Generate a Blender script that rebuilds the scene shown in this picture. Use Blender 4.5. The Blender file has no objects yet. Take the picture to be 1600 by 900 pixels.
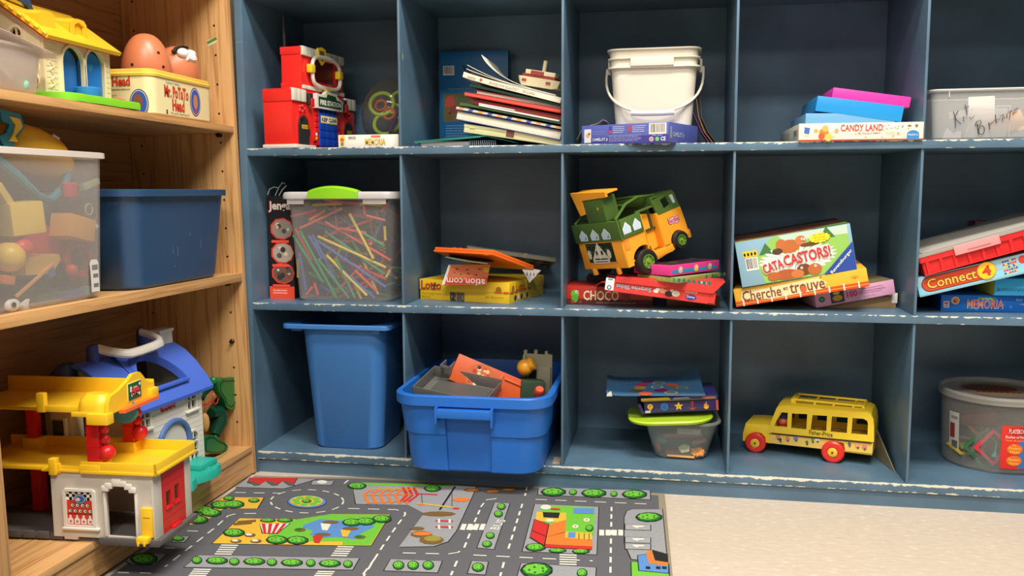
import bpy, bmesh, math, random
from mathutils import Matrix, Vector, Euler
random.seed(7)
PI = math.pi
sc = bpy.context.scene
C = sc.collection

# ------------------------------------------------------------------ camera, world, lights, exposure
CAM = Vector((0.0, -1.70, 0.598)); FPX = 1365.25; YAW = 0.1751; PITCH = 0.1104; ROLL = -0.0036
fw = Vector((-math.sin(YAW)*math.cos(PITCH), math.cos(YAW)*math.cos(PITCH), -math.sin(PITCH)))
rt = fw.cross(Vector((0, 0, 1))).normalized(); up = rt.cross(fw)
r2 = rt*math.cos(ROLL) + up*math.sin(ROLL); u2 = -rt*math.sin(ROLL) + up*math.cos(ROLL)
cam_d = bpy.data.cameras.new('camera'); cam = bpy.data.objects.new('camera', cam_d); C.objects.link(cam)
cam_d.sensor_width = 36; cam_d.lens = FPX*36/1600; cam_d.clip_start = .01
cam.matrix_world = Matrix(((r2.x, u2.x, -fw.x, CAM.x), (r2.y, u2.y, -fw.y, CAM.y), (r2.z, u2.z, -fw.z, CAM.z), (0, 0, 0, 1)))
sc.camera = cam
sc.view_settings.view_transform = 'Standard'; sc.view_settings.look = 'None'
sc.view_settings.gamma = 1; sc.view_settings.use_curve_mapping = False
sc.view_settings.exposure = 0.12
w = bpy.data.worlds.new('world'); sc.world = w; w.use_nodes = True
w.node_tree.nodes['Background'].inputs[0].default_value = (1.0, .95, .9, 1)
w.node_tree.nodes['Background'].inputs[1].default_value = 0.17
def area(name, loc, target, sx, sy, power, col):
    l = bpy.data.lights.new(name, 'AREA'); l.shape = 'RECTANGLE'; l.size = sx; l.size_y = sy; l.energy = power; l.color = col
    o = bpy.data.objects.new(name, l); C.objects.link(o); o.location = loc
    o.rotation_euler = (Vector(target) - Vector(loc)).to_track_quat('-Z', 'Y').to_euler(); return o
area('ceiling_light_near', (.35, -1.0, 2.45), (.35, -1.0, 0), 1.2, .30, 68, (1, .955, .88))
area('ceiling_light_middle', (.0, -2.2, 2.45), (.0, -2.0, 0), 1.2, .30, 56, (1, .955, .88))
area('ceiling_light_far', (-.1, -4.4, 2.45), (-.1, -3.2, 0), 1.5, .4, 20, (1, .95, .875))

# ------------------------------------------------------------------ helpers
def lin(c):
    return tuple((x/12.92 if x <= .04045 else ((x+.055)/1.055)**2.4) for x in [v/255 for v in c]) + (1,)
MATS = {}
def mat(name, col, rough=.45, metal=0, spec=.5, var=0, scale=30, bump=0):
    if name in MATS: return MATS[name]
    m = bpy.data.materials.new(name); m.use_nodes = True; nt = m.node_tree; b = nt.nodes['Principled BSDF']
    b.inputs['Base Color'].default_value = lin(col); b.inputs['Roughness'].default_value = rough
    b.inputs['Metallic'].default_value = metal; b.inputs['Specular IOR Level'].default_value = spec
    if var or bump:
        tc = nt.nodes.new('ShaderNodeTexCoord'); n = nt.nodes.new('ShaderNodeTexNoise'); n.inputs['Scale'].default_value = scale
        n.inputs['Detail'].default_value = 4; nt.links.new(tc.outputs['Object'], n.inputs['Vector'])
        if var:
            mr = nt.nodes.new('ShaderNodeMapRange'); mr.inputs['From Min'].default_value = .3; mr.inputs['From Max'].default_value = .7
            mr.inputs['To Min'].default_value = 1-var; mr.inputs['To Max'].default_value = 1+var*.6
            hs = nt.nodes.new('ShaderNodeHueSaturation'); hs.inputs['Color'].default_value = lin(col)
            nt.links.new(n.outputs['Fac'], mr.inputs['Value']); nt.links.new(mr.outputs[0], hs.inputs['Value'])
            nt.links.new(hs.outputs[0], b.inputs['Base Color'])
        if bump:
            bp = nt.nodes.new('ShaderNodeBump'); bp.inputs['Strength'].default_value = bump; bp.inputs['Distance'].default_value = .001
            nt.links.new(n.outputs['Fac'], bp.inputs['Height']); nt.links.new(bp.outputs[0], b.inputs['Normal'])
    MATS[name] = m; return m
def K(*c, r=.4):
    return mat('ink_%d_%d_%d_%d' % (*c, int(r*100)), c, r, spec=.3)
def clear(name, col=(235, 235, 235), haze=.2, rough=.15):
    """thin see-through plastic: mostly transparent, with a milky share"""
    if name in MATS: return MATS[name]
    m = bpy.data.materials.new(name); m.use_nodes = True; nt = m.node_tree; b = nt.nodes['Principled BSDF']; out = nt.nodes['Material Output']
    b.inputs['Base Color'].default_value = lin(col); b.inputs['Roughness'].default_value = rough
    t = nt.nodes.new('ShaderNodeBsdfTransparent'); t.inputs[0].default_value = (.97, .97, .97, 1)
    mx = nt.nodes.new('ShaderNodeMixShader'); lw = nt.nodes.new('ShaderNodeLayerWeight'); lw.inputs[0].default_value = .25
    mr = nt.nodes.new('ShaderNodeMapRange'); mr.inputs['To Min'].default_value = haze; mr.inputs['To Max'].default_value = min(1, haze+.5)
    nt.links.new(lw.outputs['Facing'], mr.inputs['Value']); nt.links.new(mr.outputs[0], mx.inputs[0])
    nt.links.new(t.outputs[0], mx.inputs[1]); nt.links.new(b.outputs[0], mx.inputs[2]); nt.links.new(mx.outputs[0], out.inputs[0])
    MATS[name] = m; return m

class MB:
    def __init__(s, M=None): s.bm = bmesh.new(); s.mats = []; s.M = M or Matrix()
    def mi(s, m):
        if m not in s.mats: s.mats.append(m)
        return s.mats.index(m)
    def geo(s, verts, faces, m, M=None, keep=False):
        T = s.M @ M if M else s.M; i = s.mi(m)
        vs = [s.bm.verts.new(T @ Vector(v)) for v in verts]
        for f in faces:
            try: fc = s.bm.faces.new([vs[k] for k in f])
            except ValueError: continue
            fc.material_index = i; fc.tag = keep
        return s
    def mesh(s, me, m, M=None):
        s.geo([v.co.copy() for v in me.vertices], [tuple(p.vertices) for p in me.polygons], m, M, True)
    def box(s, x0, x1, y0, y1, z0, z1, m, bev=0, M=None, seg=2):
        b = bmesh.new(); bmesh.ops.create_cube(b, size=1)
        for v in b.verts:
            v.co = Vector(((x0+x1)/2+v.co.x*(x1-x0), (y0+y1)/2+v.co.y*(y1-y0), (z0+z1)/2+v.co.z*(z1-z0)))
        if bev: bmesh.ops.bevel(b, geom=b.edges[:], offset=min(bev, .45*min(abs(x1-x0), abs(y1-y0), abs(z1-z0))), segments=seg, affect='EDGES', profile=.6)
        b.verts.index_update()
        s.geo([v.co.copy() for v in b.verts], [[v.index for v in f.verts] for f in b.faces], m, M); b.free(); return s
    def loft(s, rings, m, c0=True, c1=True, M=None):
        n = len(rings[0]); V = [p for r in rings for p in r]; F = []
        for i in range(len(rings)-1):
            for k in range(n):
                F.append((i*n+k, i*n+(k+1) % n, (i+1)*n+(k+1) % n, (i+1)*n+k))
        if c0: F.append(tuple(reversed(range(n))))
        if c1: F.append(tuple(range((len(rings)-1)*n, len(rings)*n)))
        return s.geo(V, F, m, M)
    def prism(s, pts, y0, y1, m, M=None):
        """outline in x,z pushed from y0 to y1"""
        return s.loft([[(x, y0, z) for x, z in pts], [(x, y1, z) for x, z in pts]], m, True, True, M)
    def lathe(s, prof, m, n=32, M=None, c0=True, c1=True):
        return s.loft([[(r*math.cos(2*PI*k/n), r*math.sin(2*PI*k/n), z) for k in range(n)] for r, z in prof], m, c0, c1, M)
    def tube(s, pts, r, m, n=8, M=None, flat=1.0):
        P = [Vector(p) for p in pts]; rings = []; rr = r if isinstance(r, (list, tuple)) else [r]*len(P)
        t = (P[1]-P[0]).normalized(); a = t.orthogonal().normalized()
        for i, p in enumerate(P):
            t = (P[min(i+1, len(P)-1)]-P[max(i-1, 0)]).normalized(); a = (a - t*a.dot(t)).normalized(); b = t.cross(a)
            rings.append([p + a*rr[i]*math.cos(2*PI*k/n) + b*rr[i]*flat*math.sin(2*PI*k/n) for k in range(n)])
        return s.loft(rings, m, True, True, M)
    def ball(s, c, r, m, n=20, M=None, sc_=(1, 1, 1)):
        rings = []
        for i in range(1, n//2):
            t = PI*i/(n//2); rings.append([(c[0]+r*sc_[0]*math.sin(t)*math.cos(2*PI*k/n), c[1]+r*sc_[1]*math.sin(t)*math.sin(2*PI*k/n), c[2]-r*sc_[2]*math.cos(t)) for k in range(n)])
        return s.loft(rings, m, True, True, M)
    def poly(s, pts, m, M=None, lift=0):
        """flat printed patch, outline (u,v) on a face frame M"""
        return s.geo([(u, v, lift) for u, v in pts], [tuple(range(len(pts)))], m, M)
    def rect(s, u0, v0, u1, v1, m, M=None, lift=.0003): return s.poly([(u0, v0), (u1, v0), (u1, v1), (u0, v1)], m, M, lift)
    def disc(s, u, v, r, m, M=None, lift=.0004, ry=None, n=20, a0=0, a1=2*PI):
        ry = ry or r
        return s.poly([(u+r*math.cos(a0+(a1-a0)*k/n), v+ry*math.sin(a0+(a1-a0)*k/n)) for k in range(n if a1-a0 > 6.2 else n+1)], m, M, lift)
    def plate(s, outer, holes, th, m, M=None, bev=0):
        """flat plate of thickness th in the u,v plane of M, with holes"""
        cu = bpy.data.curves.new('t', 'CURVE'); cu.dimensions = '2D'; cu.fill_mode = 'BOTH'; cu.extrude = th/2
        for pl in [outer]+list(holes):
            sp = cu.splines.new('POLY'); sp.points.add(len(pl)-1); sp.use_cyclic_u = True
            for q_, (a, b) in zip(sp.points, pl): q_.co = (a, b, 0, 1)
        o = bpy.data.objects.new('t', cu); me = bpy.data.meshes.new_from_object(o)
        s.mesh(me, m, M); bpy.data.objects.remove(o); bpy.data.meshes.remove(me); bpy.data.curves.remove(cu); return s
    def text(s, txt, u0, v0, u1, v1, m, M=None, lift=.0006, bold=0, shear=0, flip=False, rot=0, th=0):
        cu = bpy.data.curves.new('t', 'FONT'); cu.body = txt; cu.resolution_u = 2; cu.offset = bold; cu.shear = shear; cu.extrude = 0
        o = bpy.data.objects.new('t', cu); me = bpy.data.meshes.new_from_object(o)
        if len(me.vertices):
            xs = [v.co.x for v in me.vertices]; ys = [v.co.y for v in me.vertices]
            ax, bx, ay, by = min(xs), max(xs), min(ys), max(ys)
            sx = (u1-u0)/(bx-ax); sy = (v1-v0)/(by-ay)
            for v in me.vertices:
                a = (v.co.x-ax)*sx; b = (v.co.y-ay)*sy
                if flip: a = (u1-u0)-a; b = (v1-v0)-b
                a += u0; b += v0
                if rot:
                    cx, cy = (u0+u1)/2, (v0+v1)/2; a, b = cx+(a-cx)*math.cos(rot)-(b-cy)*math.sin(rot), cy+(a-cx)*math.sin(rot)+(b-cy)*math.cos(rot)
                v.co = (a, b, lift)
            s.mesh(me, m, M)
        bpy.data.objects.remove(o); bpy.data.meshes.remove(me); bpy.data.curves.remove(cu); return s
    def build(s, name, parent=None, loc=None, rot=None, ang=35):
        me = bpy.data.meshes.new(name)
        bmesh.ops.recalc_face_normals(s.bm, faces=[f for f in s.bm.faces if not f.tag and any(len(e.link_faces) > 1 for e in f.edges)])
        s.bm.to_mesh(me); s.bm.free()
        for m in s.mats: me.materials.append(m)
        me.shade_smooth() if hasattr(me, 'shade_smooth') else None
        me.set_sharp_from_angle(angle=math.radians(ang))
        o = bpy.data.objects.new(name, me); C.objects.link(o)
        if parent: o.parent = parent
        if loc: o.location = loc
        if rot: o.rotation_euler = rot
        return o
def tag(o, label=None, cat=None, group=None, kind=None):
    if label: o['label'] = label
    if cat: o['category'] = cat
    if group: o['group'] = group
    if kind: o['kind'] = kind
    return o
def thing(name, label, cat, loc=(0, 0, 0), rot=(0, 0, 0), group=None):
    o = bpy.data.objects.new(name, None); C.objects.link(o); o.location = loc; o.rotation_euler = rot; o.empty_display_size = .02
    return tag(o, label, cat, group)
# face frames of a box w x d x h whose origin is its front left bottom corner (front looks to -Y)
def F_front(w, d, h): return Matrix(((1, 0, 0, 0), (0, 0, -1, 0), (0, 1, 0, 0), (0, 0, 0, 1)))
def F_right(w, d, h): return Matrix(((0, 0, 1, w), (1, 0, 0, 0), (0, 1, 0, 0), (0, 0, 0, 1)))
def F_left(w, d, h): return Matrix(((0, 0, -1, 0), (-1, 0, 0, d), (0, 1, 0, 0), (0, 0, 0, 1)))
def F_top(w, d, h): return Matrix(((1, 0, 0, 0), (0, 1, 0, 0), (0, 0, 1, h), (0, 0, 0, 1)))
def rrect(w, d, r, z, n=5, cx=0, cy=0):
    P = []
    for (sx, sy, a) in ((1, -1, -PI/2), (1, 1, 0), (-1, 1, PI/2), (-1, -1, PI)):
        for k in range(n+1):
            t = a+PI/2*k/n; P.append((cx+sx*(w/2-r)+r*math.cos(t), cy+sy*(d/2-r)+r*math.sin(t), z))
    return P
def tub(mb, w0, d0, w1, d1, h, r0, r1, th, m, lip=.006, liph=.008, M=None, floor_r=.008):
    """open tub with rounded corners, real wall thickness and a turned-out lip; bottom centre at the origin"""
    R = []
    R.append(rrect(w0-floor_r, d0-floor_r, r0, 0)); R.append(rrect(w0, d0, r0, floor_r*.6))
    R.append(rrect(w1, d1, r1, h-liph)); R.append(rrect(w1+2*lip, d1+2*lip, r1+lip, h-liph)); R.append(rrect(w1+2*lip, d1+2*lip, r1+lip, h-.001))
    R.append(rrect(w1+2*lip-.002, d1+2*lip-.002, r1+lip, h)); R.append(rrect(w1-2*th+.002, d1-2*th+.002, r1, h)); R.append(rrect(w1-2*th, d1-2*th, r1, h-.001))
    R.append(rrect(w0-2*th, d0-2*th, r0, th+.004)); R.append(rrect(w0-2*th-floor_r, d0-2*th-floor_r, r0, th))
    mb.loft(R, m, True, True, M)

# ------------------------------------------------------------------ setting materials
def painted(name='blue_paint', base=(83, 110, 130), chips=True, th=.44):
    m = bpy.data.materials.new(name); m.use_nodes = True; nt = m.node_tree; N = nt.nodes; Lk = nt.links; b = N['Principled BSDF']
    tc = N.new('ShaderNodeTexCoord'); sep = N.new('ShaderNodeSeparateXYZ'); Lk.new(tc.outputs['Object'], sep.inputs[0])
    n0 = N.new('ShaderNodeTexNoise'); n0.inputs['Scale'].default_value = 9; n0.inputs['Detail'].default_value = 6; Lk.new(tc.outputs['Object'], n0.inputs['Vector'])
    cr = N.new('ShaderNodeValToRGB'); cr.color_ramp.elements[0].position = .3; cr.color_ramp.elements[1].position = .72
    cr.color_ramp.elements[0].color = lin([x*.9 for x in base]); cr.color_ramp.elements[1].color = lin([min(255, x*1.1) for x in base]); Lk.new(n0.outputs['Fac'], cr.inputs[0])
    col = cr.outputs[0]
    if chips:
        def mth(op, a, bb=None, c=None):
            x = N.new('ShaderNodeMath'); x.operation = op
            for i, v in enumerate((a, bb, c)):
                if v is None: continue
                if isinstance(v, (int, float)): x.inputs[i].default_value = v
                else: Lk.new(v, x.inputs[i])
            return x.outputs[0]
        mp = N.new('ShaderNodeMapping'); mp.inputs['Scale'].default_value = (1, .6, 2.2); Lk.new(tc.outputs['Object'], mp.inputs[0])
        n1 = N.new('ShaderNodeTexNoise'); n1.inputs['Scale'].default_value = 55; n1.inputs['Detail'].default_value = 5; n1.inputs['Roughness'].default_value = .62; Lk.new(mp.outputs[0], n1.inputs['Vector'])
        n2 = N.new('ShaderNodeTexNoise'); n2.inputs['Scale'].default_value = 7; Lk.new(mp.outputs[0], n2.inputs['Vector'])
        # distance to the worn arris at object z = 0, y = 0
        dz = mth('ABSOLUTE', sep.outputs['Z']); dy = mth('ABSOLUTE', sep.outputs['Y'])
        dist = mth('ADD', dz, dy); e = mth('MULTIPLY', dist, -62.0); wear = mth('ADD', n1.outputs['Fac'], e)
        big = mth('MULTIPLY_ADD', n2.outputs['Fac'], .55, -.27); wear = mth('ADD', wear, big)
        lowz = mth('ABSOLUTE', mth('ADD', sep.outputs['Z'], .0155)); wear2 = mth('ADD', mth('ADD', n1.outputs['Fac'], mth('MULTIPLY', mth('ADD', lowz, dy), -75.0)), mth('MULTIPLY_ADD', n2.outputs['Fac'], .5, -.33))
        mx_ = mth('MAXIMUM', wear, mth('SUBTRACT', wear2, (.44-th)*.75))
        ch = mth('GREATER_THAN', mx_, th)
        sc1 = mth('GREATER_THAN', n1.outputs['Fac'], .735)
        ch = mth('MAXIMUM', ch, sc1)
        mix = N.new('ShaderNodeMix'); mix.data_type = 'RGBA'; Lk.new(ch, mix.inputs[0]); Lk.new(col, mix.inputs[6]); mix.inputs[7].default_value = lin((214, 210, 190)); col = mix.outputs[2]
    Lk.new(col, b.inputs['Base Color']); b.inputs['Roughness'].default_value = .38
    bp = N.new('ShaderNodeBump'); bp.inputs['Strength'].default_value = .12; bp.inputs['Distance'].default_value = .002; Lk.new(n0.outputs['Fac'], bp.inputs['Height']); Lk.new(bp.outputs[0], b.inputs['Normal'])
    return m
def oak(name, axis, a=(208, 160, 104), d=(170, 118, 66)):
    m = bpy.data.materials.new(name); m.use_nodes = True; nt = m.node_tree; N = nt.nodes; Lk = nt.links; b = N['Principled BSDF']
    tc = N.new('ShaderNodeTexCoord'); mp = N.new('ShaderNodeMapping'); s = [22, 22, 22]; s[axis] = 1.1; mp.inputs['Scale'].default_value = s; Lk.new(tc.outputs['Object'], mp.inputs[0])
    n = N.new('ShaderNodeTexNoise'); n.inputs['Scale'].default_value = 1.2; n.inputs['Detail'].default_value = 3; n.inputs['Distortion'].default_value = .25; Lk.new(mp.outputs[0], n.inputs['Vector'])
    mu = N.new('ShaderNodeMath'); mu.operation = 'MULTIPLY'; mu.inputs[1].default_value = 7; Lk.new(n.outputs['Fac'], mu.inputs[0])
    fr = N.new('ShaderNodeMath'); fr.operation = 'PINGPONG'; fr.inputs[1].default_value = .5; Lk.new(mu.outputs[0], fr.inputs[0])
    mp2 = N.new('ShaderNodeMapping'); s2 = [260, 260, 260]; s2[axis] = 8; mp2.inputs['Scale'].default_value = s2; Lk.new(tc.outputs['Object'], mp2.inputs[0])
    n2 = N.new('ShaderNodeTexNoise'); n2.inputs['Scale'].default_value = 1; n2.inputs['Detail'].default_value = 2; Lk.new(mp2.outputs[0], n2.inputs['Vector'])
    ad = N.new('ShaderNodeMath'); ad.operation = 'MULTIPLY_ADD'; ad.inputs[1].default_value = .9; Lk.new(n2.outputs['Fac'], ad.inputs[0]); Lk.new(fr.outputs[0], ad.inputs[2])
    cr = N.new('ShaderNodeValToRGB'); E = cr.color_ramp.elements; E[0].position = .3; E[0].color = lin(d); E[1].position = .72; E[1].color = lin(a); Lk.new(ad.outputs[0], cr.inputs[0])
    Lk.new(cr.outputs[0], b.inputs['Base Color']); b.inputs['Roughness'].default_value = .42
    return m
def lino():
    m = bpy.data.materials.new('lino_floor'); m.use_nodes = True; nt = m.node_tree; N = nt.nodes; Lk = nt.links; b = N['Principled BSDF']
    tc = N.new('ShaderNodeTexCoord'); mp = N.new('ShaderNodeMapping'); mp.inputs['Scale'].default_value = (.45, 1.0, 1); Lk.new(tc.outputs['Object'], mp.inputs[0])
    n = N.new('ShaderNodeTexNoise'); n.inputs['Scale'].default_value = 120; n.inputs['Detail'].default_value = 4; Lk.new(mp.outputs[0], n.inputs['Vector'])
    n3 = N.new('ShaderNodeTexNoise'); n3.inputs['Scale'].default_value = 6; n3.inputs['Detail'].default_value = 4; Lk.new(mp.outputs[0], n3.inputs['Vector'])
    cr = N.new('ShaderNodeValToRGB'); E = cr.color_ramp.elements; E[0].position = .33; E[0].color = lin((200, 183, 163)); E[1].position = .62; E[1].color = lin((207, 192, 173))
    e = E.new(.74); e.color = lin((226, 216, 200)); Lk.new(n.outputs['Fac'], cr.inputs[0])
    mr = N.new('ShaderNodeMapRange'); mr.inputs['To Min'].default_value = .93; mr.inputs['To Max'].default_value = 1.05; Lk.new(n3.outputs['Fac'], mr.inputs['Value'])
    hs = N.new('ShaderNodeHueSaturation'); Lk.new(cr.outputs[0], hs.inputs['Color']); Lk.new(mr.outputs[0], hs.inputs['Value']); Lk.new(hs.outputs[0], b.inputs['Base Color'])
    b.inputs['Roughness'].default_value = .42
    return m
PAINT = painted(); WORN = painted('blue_paint_worn', th=.33); PLAIN = painted('blue_paint_plain', chips=False)
OAKY = oak('oak_along', 1); OAKZ = oak('oak_upright', 2); OAKB = oak('oak_back', 1, (160, 116, 70), (122, 82, 46))
# ------------------------------------------------------------------ room
tag(MB().box(-3.5, 3.5, -4, .45, -.05, 0, lino()).build('floor'), kind='structure')
wallm = mat('wall_paint', (205, 200, 188), .8)
tag(MB().box(-3.5, 3.5, .33, .45, 0, 2.6, wallm).build('wall_back'), kind='structure')
tag(MB().box(-1.35, -1.25, -4, .33, 0, 2.6, wallm).build('wall_left'), kind='structure')

# ------------------------------------------------------------------ blue cubby unit
Z1, Z2, Z3, ZT = .6873, .3670, .0465, 1.008
unit = thing('cubby_shelf_unit', 'large blue painted cubby shelving unit with worn chipped shelf edges', 'shelving', (0, 0, 0))
X0, X1 = -.8543, 1.11
for zt, th in ((ZT, .0152), (Z1, .0152), (Z2, .0150), (Z3, .0171)):
    MB().box(X0-.003, X1+.003, 0, .304, -th, 0, WORN if zt < .1 else PAINT, .0012).build('shelf_board', unit, (0, 0, zt))
DX = (-.5272, -.2013, .1238, .4543, .782)
offs = {(0, 0): 0, (0, 1): .0008, (0, 2): 0}
for i, x in enumerate(DX):
    for j, (a, b) in enumerate(((Z1, ZT-.0152), (Z2, Z1-.0152), (Z3, Z2-.0150))):
        o = MB().box(-.0024, .0024, 0, .300, .0002, b-a-.0002, PAINT, .0008).build('divider', unit, (x + (.0012 if j == 2 and i in (1, 2) else 0), .0035, a))
mb = MB().box(X0-.0165, X0, -.002, .304, 0, 1.35, PAINT, .001).box(X0-.0160, X0-.0005, -.0023, .01, .9010, .9016, mat('seam_pale', (150, 166, 176), .5)); mb.poly([(.0, .86), (.003, .858), (.0045, .868), (.002, .874), (-.001, .868)], mat('bare_wood', (196, 190, 160), .6), Matrix.Translation((DX[0]+.0027, .018, 0)) @ F_right(0, 0, 0), .0002); mb.build('side_panel', unit)
MB().box(X1, X1+.016, -.002, .304, 0, 1.35, PAINT, .001).build('side_panel', unit)
MB().box(X0-.0165, X1+.016, .3045, .312, 0, 1.35, PLAIN).build('back_panel', unit)
MB().box(X0, X1, .0045, .02, 0, Z3-.0172, PAINT).build('base_board', unit)
MB().box(X0, X1, 0, .304, 0, .016, PAINT, .001).build('top_board', unit, (0, 0, 1.33))

# ------------------------------------------------------------------ oak bookcase, its open front looks to +X
oakc = thing('oak_bookcase', 'light oak bookcase standing at a right angle to the blue cubbies', 'bookcase', (-.8555, -.0075, 0))
OM = Matrix(((.99972, -.00237, -.02353), (.00251, .99998, .00578), (.02352, -.00584, .99971)))
oakc.rotation_euler = OM.to_euler()
mb = MB().box(-.236, 0, -.0138, 0, .004, 1.40, OAKZ, .0012)
FR = Matrix(((-1, 0, 0, 0), (0, 0, -1, -.0138), (0, 1, 0, 0), (0, 0, 0, 1)))   # inner face of the right upright: u = -x, v = z
hole = K(38, 24, 12)
for k in range(18):
    z = .115 + .0585*k
    if abs(z-.4315) < .02 or abs(z-.7317) < .02: continue
    mb.disc(.031, z, .0022, hole, FR, .0003); mb.disc(.209, z, .0022, hole, FR, .0003)
mb.poly([(.026, .901), (.047, .893), (.049, .905), (.028, .913)], K(214, 205, 160), FR, .0004)
mb.poly([(.026, .906), (.047, .898), (.048, .903), (.028, .912)], K(92, 130, 60), FR, .0006)
mb.build('upright', oakc)
o = MB().lathe([(.005, 0), (.005, .003), (.003, .005), (.003, .009)], mat('steel_dark', (60, 45, 35), .3, .8), 14).build('shelf_peg', oakc, (-.031, -.0140, .288), (PI/2, 0, 0))
for zz in (.7085, .404):
    MB().lathe([(.0045, 0), (.0045, .012)], hole, 12).build('shelf_peg', oakc, (-.031, -.0140, zz+.006), (PI/2, 0, 0))
MB().box(-.236, 0, -.7262, -.7062, .004, 1.40, OAKZ, .0012).build('upright', oakc)
for zt, th in ((.7317, .0132), (.4315, .0172), (.0632, .0118), (1.03, .0135)):
    MB().box(-.229, -.0005, -.7060, -.0140, -th, 0, OAKY, .0012).build('shelf_board', oakc, (0, 0, zt))
MB().box(-.022, -.004, -.7060, -.0140, .004, .0512, OAKY).build('kick_board', oakc)
MB().box(-.240, -.2365, -.7262, 0, .004, 1.40, OAKB).build('back_panel', oakc)

# ------------------------------------------------------------------ road map rug
def fl(px, py, z=0):
    d = fw + r2*((px-800)/FPX) + u2*((450-py)/FPX); t = (z-CAM.z)/d.z; p = CAM+d*t; return (p.x, p.y)
def rA(X, Y): return fl(150+X/3.2, 730+Y/3.2, .0045)
def rB(X, Y): return fl(550+X/3.137, 740+Y/3.137, .0045)
def pile(name, col):
    return mat(name, col, .95, spec=.1, var=.22, scale=900, bump=.5)
rug = MB()
GR = pile('rug_grey', (98, 98, 101)); LG = pile('rug_light_grey', (152, 152, 154)); GN = pile('rug_green', (112, 186, 62)); DG = pile('rug_dark_green', (38, 112, 42)); YE = pile('rug_yellow', (226, 178, 62))
WH = pile('rug_white', (222, 218, 204)); RD = pile('rug_red', (200, 52, 48)); OR = pile('rug_orange', (226, 122, 52)); BL = pile('rug_blue', (92, 138, 196)); BR = pile('rug_brown', (120, 92, 52)); BK = pile('rug_black', (44, 42, 42)); ED = pile('rug_edge', (150, 138, 116))
# slab with a rounded far right corner; the left side runs along the bookcase
xr = .012; out = [(-.846, -1.3), (-.846, -.034)] + [(-.846+ .05, -.033)]
out += [fl(560, 748), fl(700, 752), fl(860, 758), fl(960, 760)]
out += [(-.045, .0)] if False else []
TR = fl(1012, 762); out += [TR] + [(TR[0]+.022, TR[1]-.008), (TR[0]+.034, TR[1]-.03), (.0085, -.12), (.0175, -.372), (.03, -.7), (.04, -1.3)]
out = [(x, min(y, -.006)) for x, y in out]
rug.loft([[(x, y, 0) for x, y in out], [(x, y, .0042) for x, y in out]], ED)
def inset(P, e):
    cx = sum(p[0] for p in P)/len(P); cy = sum(p[1] for p in P)/len(P)
    return [(p[0] - (e if p[0] > cx else -.0), p[1] - (e if p[1] > cy else 0)) for p in P]
LV = {'n': 0}
def rp(pts, m, l=1):
    LV['n'] += 1; rug.geo([(x, y, .0042+.00025*l+LV['n']*1.1e-7) for x, y in pts], [tuple(range(len(pts)))], m)
rp(inset(out, .0125), GR, 1)
def blob(f, X, Y, rx, ry, m, l, n=14, j=.0):
    P = [f(X+rx*math.cos(2*PI*k/n)*(1+j*(k % 2)), Y+ry*math.sin(2*PI*k/n)*(1+j*(k % 2))) for k in range(n)]; rp(P, m, l)
def bush(f, X, Y, rx, ry, l=5):
    blob(f, X, Y, rx*1.1, ry*1.12, BK, l, 18, .04); blob(f, X, Y, rx, ry, DG, l+1, 18, -.06); blob(f, X-rx*.08, Y-ry*.12, rx*.86, ry*.8, GN, l+2, 16, -.12)
    for a in range(5): blob(f, X+rx*.5*math.cos(a*1.3+.5), Y+ry*.4*math.sin(a*1.3+.5), rx*.1, ry*.16, DG, l+3, 6)
def block(f, pts, m, l=2, edge=True):
    P = [f(*p) for p in pts]
    if edge:
        cx = sum(p[0] for p in P)/len(P); cy = sum(p[1] for p in P)/len(P)
        rp([(p[0]+(.0016 if p[0] > cx else -.0016), p[1]+(.0016 if p[1] > cy else -.0016)) for p in P], BK, l)
    rp(P, m, l+1)
def dash(f, pts, on=.022, off=.016, wd=.0034, l=4, m=None):
    P = [Vector(f(*p)) for p in pts]; m = m or WH
    seg = []; tot = 0
    for a, b in zip(P, P[1:]): seg.append((a, b, tot)); tot += (b-a).length
    s = 0
    while s < tot:
        e = min(s+on, tot); pl = []
        for a, b, t0 in seg:
            L = (b-a).length
            if t0+L < s or t0 > e: continue
            for q_ in ([s] if t0 <= s <= t0+L else []) + ([t0+L] if s < t0+L < e else []) + ([e] if t0 <= e <= t0+L else []):
                pl.append((a+(b-a)*((q_-t0)/L), (b-a).normalized()))
        for (p, d), (p2, d2) in zip(pl, pl[1:]):
            if (p2-p).length < 1e-5: continue
            n = Vector((-d.y, d.x))*wd/2; n2 = Vector((-d2.y, d2.x))*wd/2
            rp([p+n, p-n, p2-n2, p2+n2], m, l)
        s += on+off
def line(f, pts, wd=.002, m=None, l=6): dash(f, pts, 99, 0, wd, l, m or BK)
def stripes(f, c, dx, dy, n, wd):   # zebra crossing: c start, stripes along (dx) stepped by dy
    for i in range(n):
        x, y = c[0]+dy[0]*i, c[1]+dy[1]*i
        rp([f(x, y), f(x+dx[0], y+dx[1]), f(x+dx[0]+wd[0], y+dx[1]+wd[1]), f(x+wd[0], y+wd[1])], WH, 4)
# far left strip with red awnings
block(rA, [(700, 100), (760, 52), (1100, 60), (940, 108)], LG)
block(rA, [(770, 56), (1005, 56), (985, 92), (930, 70), (900, 92), (850, 70), (815, 92), (760, 78)], RD, 4)
for x in (760, 850, 935): rp([rA(x, 74), rA(x+25, 72), rA(x+62, 92), rA(x+30, 94)], pile('rug_mid_grey', (96, 90, 84)), 7)
block(rA, [(1085, 68), (1190, 70), (1175, 90), (1075, 88)], LG); blob(rA, 1130, 76, 26, 9, WH, 5)
dash(rA, [(695, 128), (930, 132)])
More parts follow.
